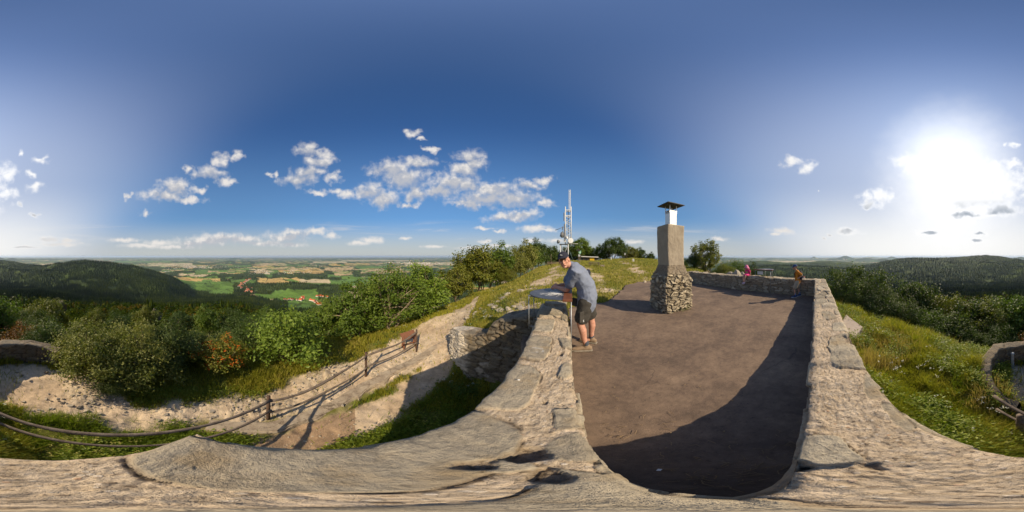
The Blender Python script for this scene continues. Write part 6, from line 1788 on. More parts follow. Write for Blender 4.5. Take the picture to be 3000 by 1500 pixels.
herbs('meadow_herbs', 9000, .75, 9, 100, 184, .055, .30, [(.12, .17, .012), (.185, .23, .020), (.25, .28, .03), (.34, .31, .06)], 'leafy herbs and nettles growing through the unmown meadow', 'herbs', 71, 18, .47)
herbs('fence_herbs', 5200, .95, 3.3, -200, -18, .05, .13, LUSH, 'broad leaved weeds along the parapet foot and the kerb', 'herbs', 72, 14, .46)
herbs('slope_herbs', 3200, 3.2, 14, -70, 10, .06, .16, [(.05, .09, .012), (.09, .14, .02), (.13, .18, .03), (.18, .19, .04)], 'leafy herbs in the grass of the upper slope', 'herbs', 73, 12, .55)
herbs('chimney_weeds', 60, 4.35, 4.75, 59, 64.5, .06, .12, LUSH, 'small tuft of weeds at the foot of the chimney', 'herbs', 74, 12, .0) if False else None

def flowers(name, n, r0, r1, az0, az1, hgt, size, col, label, seed, thr=.55):
    rg = np.random.default_rng(seed)
    r = np.exp(rg.uniform(math.log(r0), math.log(r1), n)); a = np.radians(rg.uniform(az0, az1, n))
    x, y = r * np.sin(a), r * np.cos(a); ok, d = free_ground(x, y); k = ok & (d < .2) & (fbm(x / .9, y / .9, 2, seed) > thr)
    x, y, r = x[k], y[k], r[k]; z = H(x, y) + hgt * rg.uniform(.7, 1.2, len(x)); n = len(x); q = 7
    P = np.stack([x, y, z], 1)[:, None, :] + rg.normal(size=(n, q, 3)) * np.array((size, size, size * .25))
    P = P.reshape(-1, 3); N = rg.normal(size=P.shape) * .35 + np.array((0, 0, 1)); N /= np.linalg.norm(N, axis=1, keepdims=True)
    V, F = leaf_quads(P, N, size * 1.1, rg, .9, 0)
    o = obj_np(name, V, F, mat_leaf(name + '_petals', [col, tuple(c * .8 for c in col)], .3))
    tag(o, label, 'flowers', None, 'stuff')
flowers('meadow_flowers', 260, 1.4, 8, 112, 182, .32, .020, (.58, .56, .46), 'white flower heads dotted over the meadow', 81)
flowers('slope_flowers', 320, 3.4, 12, -40, 6, .22, .019, (.62, .64, .58), 'white flower heads in the grass beside the upper path', 82, .5)
flowers('fence_flowers', 260, 1.0, 3.2, -190, -20, .18, .013, (.55, .47, .12), 'small yellow and cream flowers by the rail fence', 83, .5)
# ================================================================== FENCE, SUMMIT FURNITURE, VILLAGES, STONES
M_RAIL = mat_noise('weathered_rail', (.19, .15, .115), (.095, .07, .052), 10, .92, bump=.8, bdist=.01, bscale=30, stretch=(1, 1, 1))
M_POST = mat_noise('rusty_brown_post', (.095, .058, .038), (.06, .035, .024), 12, .85, bump=.4, bdist=.006)
def build_fence():
    pts = [pol(171.0, 2.05), pol(178.6, 1.75), pol(-85.7, 2.32), pol(-51.4, 3.9), pol(-33.6, 5.2)]
    P = []
    for p in pts: P.append(Vector((p.x, p.y, Hs(p.x, p.y))))
    root = empty('rail_fence', tuple(P[2])); tag(root, 'rustic fence of two wavy weathered rails on slim dark posts below the parapet', 'fence')
    for i in (1, 2, 3, 4):
        m = MB(); m.M = Matrix.Translation(-P[2])
        rr = .032 if i != 1 else .05
        m.tube([P[i] - Vector((0, 0, .3)), P[i] + Vector((.005, 0, .45)), P[i] + Vector((0, .004, .93))], [rr, rr * .95, rr * .92], 10)
        m.build('post', M_POST if i != 1 else M_RAIL, root, smooth=True, bevel=.0)
    rg = random.Random(5)
    for hh, nm, r0 in ((.84, 'rail', .028), (.43, 'rail', .023)):
        for i in range(1, 4):
            a = P[i] + Vector((0, 0, hh)); b = P[i + 1] + Vector((0, 0, hh + (.02 if i < 3 else -.02)))
            if i == 1: a = P[0] + Vector((0, 0, hh + (.06 if hh > .6 else .02)))
            n = 22; q = []; rad = []
            s = (b - a).cross(Vector((0, 0, 1))).normalized()
            ph = rg.random() * 6
            for k in range(n + 1):
                t = k / n
                sag = -.05 * math.sin(math.pi * t) * (1 if i < 3 else .4)
                off = s * (.045 if i > 1 else .055) + Vector((0, 0, sag + .028 * math.sin(7.5 * t + ph) * (.5 if i == 1 else 1))) + s * .022 * math.sin(5 * t + ph * 2)
                q.append(a.lerp(b, t) + off); rad.append(r0 * (1 + .14 * math.sin(9 * t + ph) + rg.uniform(-.07, .07)) * (1.12 - .3 * t if i == 2 else 1))
            m = MB(); m.M = Matrix.Translation(-P[2]); m.tube(q, rad, 10); m.build(nm, M_RAIL, root, smooth=True)
    return P
FP = build_fence()
def build_lectern():
    c = pol(-36.4, 5.5); z = Hs(c.x, c.y) - .12
    root = empty('board_stand', (c.x, c.y, z), R(58), .84); tag(root, 'slanting brown wooden board on crossed legs at the end of the rail fence', 'stand')
    mw = mat_noise('red_brown_board', (.20, .085, .042), (.12, .05, .028), 5, .7, bump=.4, bdist=.006, bscale=20, stretch=(8, 1, 1))
    ro = Euler((R(24), R(-10), 0))
    MB().box((0, 0, .80), (.62, .40, .035), ro).build('board', mw, root, bevel=.005)
    m = MB(); m.box((0, .165, .86), (.64, .04, .05), ro); m.box((0, -.175, .71), (.64, .03, .045), ro); m.build('batten', mw, root, bevel=.004)
    for x in (-.24, .26):
        m = MB(); m.tube([(x, .10, -.2), (x + .01, .06, .80)], [.036, .03], 9); m.build('leg', mw, root, smooth=True)
        m = MB(); m.tube([(x, -.16, -.2), (x, -.12, .72)], [.036, .03], 9); m.build('leg', mw, root, smooth=True)
    m = MB(); m.tube([(-.24, .07, .25), (.26, -.14, .5)], [.026, .026], 8); m.build('brace', mw, root, smooth=True)
build_lectern()

# ------------------------------------------------------------------ lattice mast
M_GALV = mat_noise('white_grey_steel', (.62, .62, .61), (.50, .50, .50), 2, .5, metal=.1)
M_DGREY = mat_noise('dark_grey_steel', (.13, .135, .14), (.09, .092, .1), 2, .5)
def build_mast():
    d = 45.0; a0 = vx(1427.5); c = pol(a0, d); g = Hs(c.x, c.y) - .3
    root = empty('radio_mast', (c.x, c.y, g), -R(a0)); tag(root, 'white steel lattice radio mast with dish antennas on the summit', 'mast')
    zt = lambda el: CAMZ + d * math.tan(R(el)) - g        # height above the foot for an elevation seen from the terrace
    m = d * .12 * math.pi / 180                          # metres for one pixel of the 3000 px picture at this distance
    X = lambda px: (px - 1662.5) * m
    z_plat, z_mid1, z_top, z_tip = zt(4.1), zt(14.7), zt(16.0), zt(23.3)
    w = .78
    # four legs standing on a wider foot
    foot = [(X(1642), -.9), (X(1664.5), -1.2), (X(1665), 1.0), (X(1643), 1.2)]
    shaft = [(X(1656.5), -w), (X(1673), -w), (X(1673), w), (X(1656.5), w)]
    for i in range(4):
        mb = MB(); f = foot[i]; s = shaft[i]
        mb.tube([(f[0], f[1], 0), (f[0], f[1], z_plat)], .11, 8)
        mb.build('leg', M_GALV, root, smooth=True)
        mb = MB(); mb.tube([(s[0], s[1], z_plat - .2), (s[0], s[1], z_top + .9)], .13, 8); mb.build('leg', M_GALV, root, smooth=True)
    mb = MB()
    zs = np.linspace(z_plat, z_mid1 - .6, 9)
    for k in range(8):
        for i in range(4):
            a, b = shaft[i], shaft[(i + 1) % 4]
            if k % 2: a, b = b, a
            mb.beam((a[0], a[1], zs[k]), (b[0], b[1], zs[k + 1]), .10)
    for z in (zs[2], zs[4], zs[6]):
        for i in range(4):
            a, b = shaft[i], shaft[(i + 1) % 4]; mb.beam((a[0], a[1], z), (b[0], b[1], z), .06)
    for i in range(4):
        a, b = foot[i], foot[(i + 1) % 4]
        mb.beam((a[0], a[1], .4), (b[0], b[1], z_plat - .3), .06); mb.beam((b[0], b[1], .4), (a[0], a[1], z_plat - .3), .05)
    mb.build('bracing', M_GALV, root)
    mb = MB(); mb.box((X(1652), 0, z_plat), (26 * m, 2.6, .10)); mb.build('platform', M_DGREY, root)
    for z in (z_mid1 - .6, z_top - .1):
        mb = MB()
        for i in range(4):
            a, b = shaft[i], shaft[(i + 1) % 4]; mb.beam((a[0], a[1], z), (b[0], b[1], z), .16, .22)
        mb.build('ring_frame', M_GALV, root)
    mb = MB(); x0, x1 = X(1667), X(1671)
    for x in (x0, x1):
        mb.tube([(x, 0, z_top - .3), (x, 0, z_tip)], .08, 6)
    k = 12; zz = np.linspace(z_top, z_tip - .3, k)
    for i in range(k - 1): mb.beam((x0, 0, zz[i]), (x1, 0, zz[i + 1]), .07)
    mb.build('spire', M_GALV, root, smooth=False)
    mb = MB(); mb.tube([(X(1665), .1, .3), (X(1665), .1, z_top)], .09, 8); mb.build('cable_duct', M_DGREY, root, smooth=True)
    def dish(px, el, r, yaw, back, name='dish_antenna'):
        mb = MB(); z = zt(el); mb.M = Matrix.Translation((X(px), -1.15, z)) @ Matrix.Rotation(R(yaw), 4, 'Z') @ Matrix.Rotation(R(90), 4, 'X')
        mb.tube([(0, 0, -.05), (0, 0, .28), (0, 0, .34)], [r, r, r * .96], 28)
        mb.tube([(0, 0, -.35), (0, 0, -.05)], [r * .35, r * .9], 20)
        mb.build(name, back, root, smooth=False)
    dish(1671, 5.25, .74, 12, M_GALV); dish(1649, 7.25, .80, -115, M_DGREY); dish(1637, 4.9, .5, -70, M_DGREY); dish(1660, 6.3, .3, 40, M_GALV)
    for px, e0, e1, mt in ((1652.5, 12.0, 14.9, M_DGREY), (1656, 11.8, 15.2, M_GALV), (1653.5, 5.0, 11.0, M_DGREY), (1648.5, 8.9, 10.1, M_DGREY), (1649, 7.6, 8.6, M_DGREY)):
        mb = MB(); mb.box((X(px), -1.1, (zt(e0) + zt(e1)) / 2), (.24, .12, zt(e1) - zt(e0))); mb.build('panel_antenna', mt, root, bevel=.01)
    mb = MB(); mb.box((X(1643), -1.2, zt(6.9)), (.42, .3, .38)); mb.build('equipment_box', M_GALV, root, bevel=.02)
    mb = MB(); mb.box((X(1655), -1.0, zt(5.4)), (.5, .3, 1.1)); mb.build('equipment_box', M_GALV, root, bevel=.02)
    mb = MB(); mb.tube([(X(1654), -1.1, zt(10.1)), (X(1628), -1.6, zt(8.75))], .07, 8); mb.build('boom', M_DGREY, root, smooth=True)
    mb = MB(); mb.tube([(X(1666), -.6, zt(4.2)), (X(1693), -.8, zt(4.25))], .05, 8); mb.build('boom', M_GALV, root, smooth=True)
    mb = MB(); mb.tube([(X(1667), -.9, zt(2.0)), (X(1682), -.5, 0)], .06, 8); mb.build('stay', mat_noise('green_steel', (.10, .16, .15), (.07, .12, .11), 3, .6), root, smooth=True)
    mb = MB()
    for p in ((X(1641), -1.25), (X(1650), -1.3)):
        mb.tube([(p[0], p[1], z_plat), (p[0], p[1], z_plat + 1.1)], .03, 6)
    mb.beam((X(1641), -1.25, z_plat + 1.1), (X(1665), -1.3, z_plat + 1.1), .04); mb.beam((X(1641), -1.25, z_plat + .6), (X(1665), -1.3, z_plat + .6), .03)
    mb.build('railing', M_GALV, root)
build_mast()

def P3(px): return (px - 1500) * .12
M_WOODG = mat_noise('grey_wood', (.16, .12, .085), (.10, .075, .055), 6, .9, bump=.4, bdist=.01, stretch=(1, 1, .2))
def ground_obj(name, px, d, label, cat, rz=None, dz=0.0, group=None):
    a = P3(px); c = pol(a, d); root = empty(name, (c.x, c.y, Hs(c.x, c.y) + dz), -R(a) if rz is None else rz); tag(root, label, cat, group); return root
# nature reserve sign with its shield and a small roof
r = ground_obj('nature_sign', 1697, 24, 'wooden sign post with a green shield and a small pitched roof beside the mast', 'sign')
top = CAMZ + 24 * math.tan(R(1.9)) - r.location.z
for x in (-.07, .09):
    MB().box((x, .06, top / 2 - .1), (.07, .07, top + .2)).build('post', M_WOODG, r)
m = MB(); m.prism([(-.17, -.13), (.17, -.13), (.17, .13), (-.17, .13)], top - .02, top + .02)
m.M = Matrix.Translation((-.12, .06, top)); m.prism([(-.36, -.2), (.36, -.2), (.36, .2), (-.36, .2)], .0, .18, [(-.10, -.02), (.10, -.02), (.10, .02), (-.10, .02)]); m.build('roof', mat_noise('dark_shingle', (.05, .042, .036), (.03, .026, .024), 6, .9), r)
mg = mat_noise('green_enamel', (.05, .30, .14), (.04, .24, .11), 8, .4); mgl = mat_noise('pale_green_enamel', (.42, .62, .48), (.38, .58, .44), 8, .4)
shp = [(-.15, .22), (.15, .22), (.17, .05), (.15, -.16), (.08, -.22), (-.08, -.22), (-.15, -.16), (-.17, .05)]
m = MB(); m.M = Matrix.Translation((.10, -.0, top - .22)) @ Matrix.Rotation(R(90), 4, 'X'); m.prism([(x * 1.12, y * 1.12) for x, y in shp][::-1], .0, .02); sh = m.build('shield', mg, r)
m = MB(); m.M = Matrix.Translation((.10, -.02, top - .22)) @ Matrix.Rotation(R(90), 4, 'X'); m.prism([(x * .92, y * .92) for x, y in shp][::-1], .002, .008); m.build('shield_face', mgl, sh)
m = MB(); m.M = Matrix.Translation((.10, -.032, top - .22)); m.ell((0, 0, .02), (.05, .006, .09), 12, 8); m.ell((0, 0, .12), (.045, .006, .04), 12, 8); m.build('owl_emblem', mat_noise('sign_black', (.03, .05, .035), (.02, .04, .03), 8, .5), sh)
MB().box((.0, -.0, top - .72), (.30, .02, .30)).build('notice', mat_noise('grey_notice', (.42, .44, .45), (.34, .36, .37), 14, .6), r)
# low hut
r = ground_obj('hut', 1728, 41, 'low half sunken hut with a white edged flat roof and a yellow door panel', 'hut', -R(27.4), -.5)
zr = CAMZ + 41 * math.tan(R(-.42)) - r.location.z
MB().box((0, 0, zr / 2), (3.6, 2.4, zr)).build('wall', mat_noise('dark_boards', (.075, .058, .045), (.05, .04, .03), 3, .9, stretch=(5, 1, 1)), r)
MB().box((0, -.1, zr + .1), (4.2, 3.0, .20), Euler((0, R(2), 0))).build('roof', mat_noise('white_roof_edge', (.62, .60, .56), (.5, .48, .45), 4, .8), r, bevel=.01)
MB().box((.55, -1.225, zr - .75), (1.1, .04, 1.3)).build('door', mat_noise('yellow_paint', (.74, .46, .015), (.66, .38, .012), 4, .5), r)
MB().box((-.9, -1.215, zr - .55), (.7, .03, .5)).build('window', mat_noise('dark_pane', (.03, .032, .035), (.02, .022, .025), 4, .15), r)
# white boundary stones
for px, d, hh, lab in ((1791, 38, .62, 'tall narrow white boundary stone before the largest skyline tree'), (1855.5, 26, .42, 'squat white boundary stone in the dry summit grass')):
    r = ground_obj('boundary_stone', px, d, lab, 'stone', None, 0, None)
    wd = .24 if hh > .5 else .30
    m = MB(); m.prism([(-wd / 2, -wd / 2), (wd / 2, -wd / 2), (wd / 2, wd / 2), (-wd / 2, wd / 2)], -.1, hh); m.prism([(-wd / 2, -wd / 2), (wd / 2, -wd / 2), (wd / 2, wd / 2), (-wd / 2, wd / 2)], hh, hh + .06, [(-wd * .3, -wd * .3), (wd * .3, -wd * .3), (wd * .3, wd * .3), (-wd * .3, wd * .3)])
    m.build('stone', mat_noise('white_paint_stone', (.68, .66, .60), (.52, .50, .45), 7, .9, bump=.4), r, bevel=.015)
# posts
r = ground_obj('sign_post', 1831, 44, 'thin post with a small white plate on the skyline', 'sign')
MB().box((0, 0, .7), (.09, .09, 1.9)).build('post', M_WOODG, r); MB().box((0, -.06, 1.38), (.22, .03, .55)).build('plate', M_WHITE, r)
r = ground_obj('wooden_post', 1836.5, 44.5, 'plain thin post right of the post with the white plate', 'post'); MB().box((0, 0, .6), (.1, .1, 1.6)).build('post', M_WOODG, r, bevel=.01)
r = ground_obj('wooden_post', 1614.5, 30, 'tall thin grey pole before the dark trees left of the mast', 'post'); MB().tube([(0, 0, -.2), (0, 0, 2.0)], [.045, .035], 8).build('post', M_WOODG, r, smooth=True)
# low rail by the slope
r = ground_obj('low_fence', 1622, 26, 'low dark wooden barrier at the slope edge left of the man', 'fence')
for x in (-.9, -.3, .3, .9): MB().box((x, 0, .2), (.09, .09, .6)).build('post', M_WOODG, r)
for z in (.22, .42): MB().beam((-1.05, 0, z), (1.05, 0, z + .02), .06, .10).build('rail', M_WOODG, r)
# picnic table and benches
r = ground_obj('picnic_table', 1741, 21, 'low weathered picnic table with bench boards in the summit grass', 'table')
MB().box((0, 0, .52), (1.5, .6, .05)).build('table_top', M_WOODG, r, bevel=.006)
for y in (-.55, .55): MB().box((0, y, .32), (1.5, .22, .045)).build('seat', M_WOODG, r, bevel=.006)
for x in (-.55, .55):
    m = MB(); m.beam((x, -.55, .30), (x, .55, .30), .05, .07); m.beam((x, -.4, -.1), (x, -.12, .5), .06); m.beam((x, .4, -.1), (x, .12, .5), .06); m.build('leg', M_WOODG, r)
for x_, d_, lb in ((1765, 19.5, 'flat stone block at the right end of the picnic table'),):
    r = ground_obj('stone_block', x_, d_, lb, 'stone'); MB().box((0, 0, .12), (.5, .35, .3)).build('stone', M_CHIM, r, bevel=.04)
# bench with a rucksack, partly hidden by the man
r = ground_obj('bench', 1714, 9.0, 'dark carved wooden bench standing behind the man in the grass', 'bench', -R(15))
mwd = mat_noise('dark_carved_wood', (.055, .03, .018), (.03, .018, .012), 7, .7, bump=.5, bdist=.01)
MB().box((.02, 0, .40), (.46, .34, .05)).build('seat', mwd, r, bevel=.008)
for x in (-.14, .2): MB().box((x, 0, .2), (.07, .28, .44)).build('leg', mwd, r, bevel=.008)
m = MB(); m.beam((-.02, .14, .40), (-.05, .20, .86), .09, .10); m.beam((-.06, .17, .62), (-.20, .16, .74), .05); m.ell((-.05, .20, .88), (.06, .06, .07), 10, 8); m.build('backrest', mwd, r)
c = pol(P3(1723), 8.75); r = empty('rucksack', (c.x, c.y, Hs(c.x, c.y) + .43), -R(20)); tag(r, 'dark blue rucksack standing on the carved bench', 'rucksack')
m = MB(); m.limb([(0, 0, .08), (0, 0, .2), (0, .0, .32)], [(.13, .09), (.14, .10), (.10, .07)], 14, side=(1, 0, 0)); m.build('bag', bpy.data.materials['navy_nylon'], r, smooth=True)
m = MB(); m.limb([(0, -.10, .10), (0, -.115, .18)], [(.09, .03), (.08, .03)], 12, side=(1, 0, 0)); m.build('pocket', bpy.data.materials['black_nylon'], r, smooth=True)
m = MB(); m.tube([(-.05, .0, .32), (-.02, 0, .37), (.02, 0, .37), (.05, 0, .32)], .010, 6); m.build('handle', bpy.data.materials['black_nylon'], r, smooth=True)

c = pol(60.6, 4.70); tf = empty('weed_tuft', (c.x, c.y, .01)); tag(tf, 'small tuft of weeds growing at the foot of the chimney', 'plant')
_rg = np.random.default_rng(6); _P = _rg.normal(size=(150, 3)) * np.array((.10, .07, .05)) + np.array((0, 0, .07)); _P[:, 2] = np.abs(_P[:, 2])
_N = _rg.normal(size=_P.shape) * .6 + np.array((0, 0, .8)); _N /= np.linalg.norm(_N, axis=1, keepdims=True)
_V, _F = leaf_quads(_P, _N, .06, _rg, .4, -.2); obj_np('leaves', _V, _F, L_GREEN, parent=tf)
# ruined masonry stub behind the far parapet
def rock_mesh(name, r, seed, mat, parent=None, sub=3, amp=.35, flat=(1, 1, 1)):
    import bmesh
    bm = bmesh.new(); bmesh.ops.create_icosphere(bm, subdivisions=sub, radius=1)
    V = np.array([v.co[:] for v in bm.verts])
    rg = np.random.default_rng(seed); k = np.full(len(V), 1.0)
    for _ in range(9):        # cut with a few planes: faceted stone
        n = rg.normal(size=3); n /= np.linalg.norm(n); d = rg.uniform(.45, .85); q = V @ n
        V = np.where((q > d)[:, None], V - (q - d)[:, None] * n[None, :], V)
    V = V * np.array(flat) * r
    for v, p in zip(bm.verts, V): v.co = p
    me = bpy.data.meshes.new(name); bm.to_mesh(me); bm.free(); me.materials.append(mat)
    return link(bpy.data.objects.new(name, me), parent)
M_ROCK = mat_noise('loose_slate_stone', (.36, .31, .24), (.24, .205, .16), 5, .95, bump=.7, bdist=.02, bscale=18)
M_ROCKD = mat_noise('dark_basalt', (.085, .072, .055), (.05, .043, .034), 3, .95, bump=.9, bdist=.1, bscale=6)
c = pol(P3(2161), 10.0); r = empty('masonry_stub', (c.x, c.y, Hs(c.x, c.y)), -R(80)); tag(r, 'broken stub of old masonry behind the far parapet left of the girl', 'ruin')
zb = CAMZ - 10.0 * math.tan(R(6.2)) - r.location.z
for i, (x, w_, h0) in enumerate(((-.45, .5, .12), (-.1, .5, .22), (.28, .34, .14))):
    o = rock_mesh('stone', 1, 20 + i, M_ROCK, r, 2, .3, (w_ * .7, .4, (zb + h0) * .55)); o.location = (x, 0, (zb + h0) * .5)
# stones lining the upper path behind the retaining wall
row = [(1372, 937, .20), (1393, 926, .22), (1399, 917, .16), (1409, 909, .15), (1422, 913, .20), (1437, 899, .20), (1451, 902, .17), (1449, 895, .12), (1460, 887, .17), (1474, 878, .22), (1488, 866, .20), (1526, 855, .18), (1487, 904, .16), (1506, 901, .14), (1524, 905, .20), (1470, 912, .22), (1428, 931, .24), (1500, 922, .24)]
for i, (px, py, s) in enumerate(row):
    a = P3(px); el = (750 - py) * .12
    d = 4.2
    for _ in range(30):       # meet the ground along this line of sight
        q = pol(a, d); zz = Hs(q.x, q.y); d += (d * math.tan(R(el)) + CAMZ - zz) * 1.6; d = min(max(d, 4.3), 12)
    q = pol(a, d)
    o = rock_mesh('loose_stone', s * d / 8.5 * 1.35, 40 + i, M_ROCK, None, 3, .3, (1, .75, .5)); o.location = (q.x, q.y, Hs(q.x, q.y) + .03); o.rotation_euler = (.2 * math.sin(i), .15, i * 1.7)
    tag(o, 'pale flat stone in the ragged row edging the grass behind the retaining wall', 'stone', 'stones behind the retaining wall')
# rock outcrops in the slope wood
for i, (px, py, d, s) in enumerate(((455, 915, 30, 1.25), (532, 938, 27, .9), (178, 885, 60, 2.6))):
    q = pol(P3(px), d); z = CAMZ + d * math.tan(R((750 - py) * .12))
    lab = ('dark jagged rock standing out of the slope wood below the left hill', 'smaller dark rock right of the jagged rock in the slope wood', 'grassy rock knoll on the slope below the tall rounded turning tree')[i]
    o = rock_mesh('rock_outcrop', s, 70 + i, M_ROCKD, None, 4, .4, (1, 1, 1.25)); o.location = (q.x, q.y, z - s * .5); tag(o, lab, 'rock')
q = pol(P3(515), 26); m = MB(); z = CAMZ + 26 * math.tan(R(-22.0))
m.tube([(q.x - .5, q.y, z - 1.2), (q.x, q.y, z - .2), (q.x + .35, q.y + .1, z + .5)], [.05, .04, .02], 6); tag(m.build('dead_trunk', M_BARKL, None, smooth=True), 'bare grey leaning trunk beside the smaller dark rock', 'trunk')

# ------------------------------------------------------------------ loose stones, twigs, scraps
def rubble(name, n, az0, az1, r0, r1, s0, s1, mask, label, cat, seed, mat):
    rg = np.random.default_rng(seed)
    r_ = np.exp(rg.uniform(math.log(r0), math.log(r1), n)); a = np.radians(rg.uniform(az0, az1, n)); x, y = r_ * np.sin(a), r_ * np.cos(a)
    k = rg.random(n) < mask(x, y); x, y, r_ = x[k], y[k], r_[k]; n = len(x); z = H(x, y)
    base = np.array([(1, 0, 0), (.5, .87, 0), (-.5, .87, 0), (-1, 0, 0), (-.5, -.87, 0), (.5, -.87, 0)])
    s = s0 * (s1 / s0) ** (rg.random(n) ** 2.2); ph = rg.uniform(0, 6.28, n)
    rad = rg.uniform(.6, 1.2, (n, 6)); ang = np.arange(6) * math.pi / 3 + ph[:, None]
    bx, by = rad * np.cos(ang) * s[:, None], rad * np.sin(ang) * s[:, None] * .75
    hz = (s * rg.uniform(.25, .6, n))[:, None]; tlt = rg.normal(size=(n, 2)) * .18
    low = np.stack([x[:, None] + bx, y[:, None] + by, (z - s * .2)[:, None] + 0 * bx], -1)
    q = rg.uniform(.55, .85, (n, 1))
    top = np.stack([x[:, None] + bx * q, y[:, None] + by * q, z[:, None] + hz + bx * tlt[:, :1] + by * tlt[:, 1:]], -1)
    V = np.concatenate([low, top], 1).reshape(-1, 3); i = np.arange(n)[:, None] * 12
    j = np.arange(6); jn = (j + 1) % 6
    F4 = np.stack([i + j, i + jn, i + 6 + jn, i + 6 + j], -1).reshape(-1, 4)
    T = np.stack([np.concatenate([i + 6, i + 7, i + 8, i + 9], 1), np.concatenate([i + 6, i + 9, i + 10, i + 11], 1)], 1).reshape(-1, 4)
    tag(obj_np(name, V, np.concatenate([F4, T]), mat), label, cat, None, 'stuff')
def mat_rubble():
    m, nt, out = new_mat('path_rubble'); rnd = nt.node('ShaderNodeNewGeometry').outputs['Random Per Island']
    col = nt.ramp(rnd, [(0, (.24, .20, .15)), (.4, (.35, .295, .22)), (.8, (.43, .37, .285)), (1, (.30, .24, .18))])
    principled(nt, out, nt.mix(1.0, col, nt.ramp(nt.noise(nt.pos(), 40, 4, .7).outputs[0], [(.3, (.75, .75, .75)), (.7, (1.2, 1.2, 1.2))]), 'MULTIPLY'), .95)
    return m
MRB = mat_rubble()
rubble('path_stones', 12000, -190, -14, 1.9, 9, .008, .075, lambda x, y: path_mask(x, y) * (.15 + .85 * sstep(.36, .6, fbm(x / .6, y / .6, 3, 15))), 'loose slaty stones scattered over the footpath', 'stones', 91, MRB)
rubble('lane_stones', 900, -100, -18, 1.0, 5, .008, .035, lambda x, y: lane_mask(x, y), 'small stones in the bare earth below the parapet', 'stones', 92, MRB)
rubble('trail_stones', 2200, -14, 60, 4.5, 28, .02, .14, lambda x, y: trail_mask(x, y) * .8, 'stones showing on the worn trails over the summit', 'stones', 93, MRB)

def debris():
    rg = np.random.default_rng(8); mb = MB()
    for i in range(230):
        if i < 70: p = at(.16 + abs(rg.normal()) * .25, abs(rg.normal()) * .5 + .12)
        elif i < 130: p = at(.25 + rg.uniform(0, .6), .05 + abs(rg.normal()) * .13)
        else: p = (rg.uniform(.4, 6), rg.uniform(-.6, 3.2))
        if not in_poly(np.array([p[0]]), np.array([p[1]]), IN[:1] + IN[1:] + [(4, 5.5)])[0]: continue
        a = rg.uniform(0, 6.28); l = rg.uniform(.01, .07) if i < 130 else rg.uniform(.006, .02)
        q = (p[0] + math.cos(a) * l, p[1] + math.sin(a) * l)
        mid = ((p[0] + q[0]) / 2 + rg.normal() * .006, (p[1] + q[1]) / 2 + rg.normal() * .006)
        w_ = .0018 if i < 130 else .004
        mb.tube([(p[0], p[1], .012), (mid[0], mid[1], .016), (q[0], q[1], .012)], w_, 4)
    tag(mb.build('twigs', mat_noise('dry_twig', (.27, .19, .11), (.19, .13, .07), 20, .9), None), 'dry twigs and straw scattered on the terrace paving', 'twigs', None, 'stuff')
debris()
c = at(.216, .36); o = MB().box((c[0], c[1], .014), (.02, .012, .003), Euler((0, 0, .4))).build('paper_scrap', M_WHITE); tag(o, 'scrap of white paper lying in the shade on the terrace paving', 'paper')
c = at(-.31, .93); o = rock_mesh('pebble', .011, 5, mat_noise('white_quartz', (.72, .70, .66), (.6, .58, .54), 30, .7), None, 2, .3, (1, .8, .6)); o.location = (c[0], c[1], .667); tag(o, 'small white pebble lying on a slab of the short parapet', 'pebble')

# ------------------------------------------------------------------ villages on the plain
M_ROOF = mat_noise('red_roof_tiles', (.55, .125, .035), (.45, .10, .03), .3, .9); M_ROOFD = mat_noise('brown_roof_tiles', (.17, .085, .055), (.13, .07, .05), .3, .9)
M_HOUSE = mat_noise('white_house_wall', (.66, .62, .55), (.56, .52, .45), .3, .9)
def house_mesh(name, l, w_, h, rh, roof):
    mb = MB(); mb.cur = 0
    mb.box((0, 0, h / 2 - 2), (l, w_, h + 4)); 
    mb.cur = 1
    o = .6
    a, b = l / 2 + o, w_ / 2 + o
    mb.add([(-a, -b, h), (a, -b, h), (a, b, h), (-a, b, h), (-a, 0, h + rh), (a, 0, h + rh)], [(0, 1, 5, 4), (2, 3, 4, 5), (1, 2, 5), (3, 0, 4), (3, 2, 1, 0)])
    return mb
HM_ = []
for k, (l, w_, h, rh, rf) in enumerate(((14, 9, 5.5, 5, 0), (18, 10, 6, 5.5, 0), (11, 9, 5, 5, 0), (16, 9, 5, 5, 1), (24, 12, 7, 6, 0))):
    o = house_mesh('house', l, w_, h, rh, rf).build('house', [M_HOUSE, M_ROOFD if rf else M_ROOF]); HM_.append(o.data); bpy.data.objects.remove(o)
def houses(line, n, spread, label, group, seed):
    rg = np.random.default_rng(seed)
    L = [pol(a, d) for a, d in line]; S = [0]
    for a, b in zip(L[:-1], L[1:]): S.append(S[-1] + (b - a).length)
    for i in range(n):
        t = (i + rg.random()) / n * S[-1]; k = min(int(np.searchsorted(S, t, 'right')) - 1, len(L) - 2)
        p = L[k].lerp(L[k + 1], (t - S[k]) / (S[k + 1] - S[k])); x, y = p.x + rg.normal() * spread, p.y + rg.normal() * spread
        o = bpy.data.objects.new('house', HM_[int(rg.choice(5, p=(.34, .22, .2, .12, .12)))]); COL.objects.link(o)
        o.location = (x, y, float(H(np.array([x]), np.array([y]), False)[0])); o.rotation_euler = (0, 0, rg.uniform(0, 3.14)); s = rg.uniform(.9, 1.35); o.scale = (s, s, s)
        tag(o, label, 'house', group)
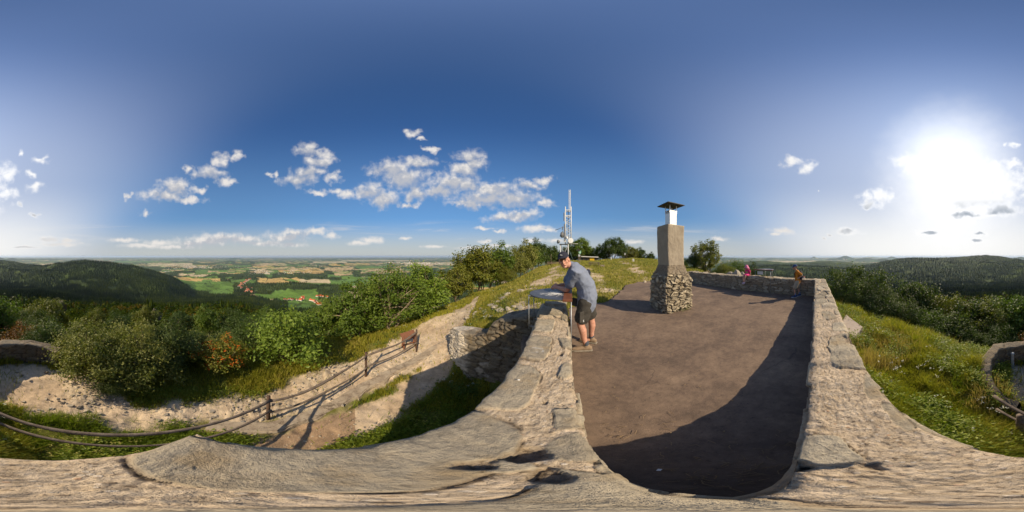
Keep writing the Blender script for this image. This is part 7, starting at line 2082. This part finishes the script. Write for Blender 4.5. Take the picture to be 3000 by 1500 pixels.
rG = lambda px, py: (P3(px), -(PLAIN - CAMZ) / math.tan(R((py - 750) * .12)))
houses([rG(733, 818), rG(715, 827), rG(703, 837), rG(719, 846), rG(727, 853), rG(743, 861)], 62, 22, 'red roofed house of the long village street beyond the spruce slope', 'houses of the long street village', 1)
houses([rG(835, 879), rG(855, 877), rG(880, 881), rG(890, 872)], 22, 12, 'red roofed house in the left half of the valley hamlet below the maple bush', 'houses of the hamlet, left half', 2)
houses([rG(912, 880), rG(925, 886), rG(935, 892), rG(945, 897)], 20, 12, 'red roofed house in the lower cluster of the valley hamlet beside the ash trees', 'houses of the hamlet, lower cluster', 3)
houses([rG(925, 868), rG(940, 868), rG(962, 871)], 12, 10, 'red roofed house in the upper right row of the valley hamlet', 'houses of the hamlet, upper row', 4)
def town(name, spots, label, seed, size):
    rg = np.random.default_rng(seed); mb = MB()
    for px, py, sx, sy, n in spots:
        for i in range(n):
            a, d = rG(px + rg.normal() * sx, max(py + rg.normal() * sy, 761)); p = pol(a, d); l, w_, h = rg.uniform(.7, 1.6) * size, rg.uniform(.6, 1) * size, rg.uniform(6, 13)
            z = float(H(np.array([p.x]), np.array([p.y]), False)[0]); mb.cur = 0 if rg.random() < .72 else 1
            mb.box((p.x, p.y, z + h / 2 - 1), (l, w_, h + 2), Euler((0, 0, rg.uniform(0, 3.1))))
    tag(mb.build(name, [M_HOUSE, M_ROOFD]), label, 'town', None, 'stuff')
town('distant_town', [(545, 781, 22, 3.2, 150), (590, 784, 30, 2.5, 130), (640, 783, 30, 3, 90), (510, 787, 14, 2.5, 50), (490, 796, 8, .8, 16), (760, 797, 20, 4, 50), (850, 798, 30, 3, 50), (920, 780, 18, 4, 60)], 'far town of pale houses spread over the plain beyond the green fields', 5, 17)
town('distant_city', [(1200, 770, 35, 1.3, 130), (1240, 772, 30, 1.2, 90), (1160, 769, 25, 1.0, 60), (1335, 789, 6, 1.2, 20)], 'hazy city of pale blocks far out on the plain near the horizon', 6, 34)
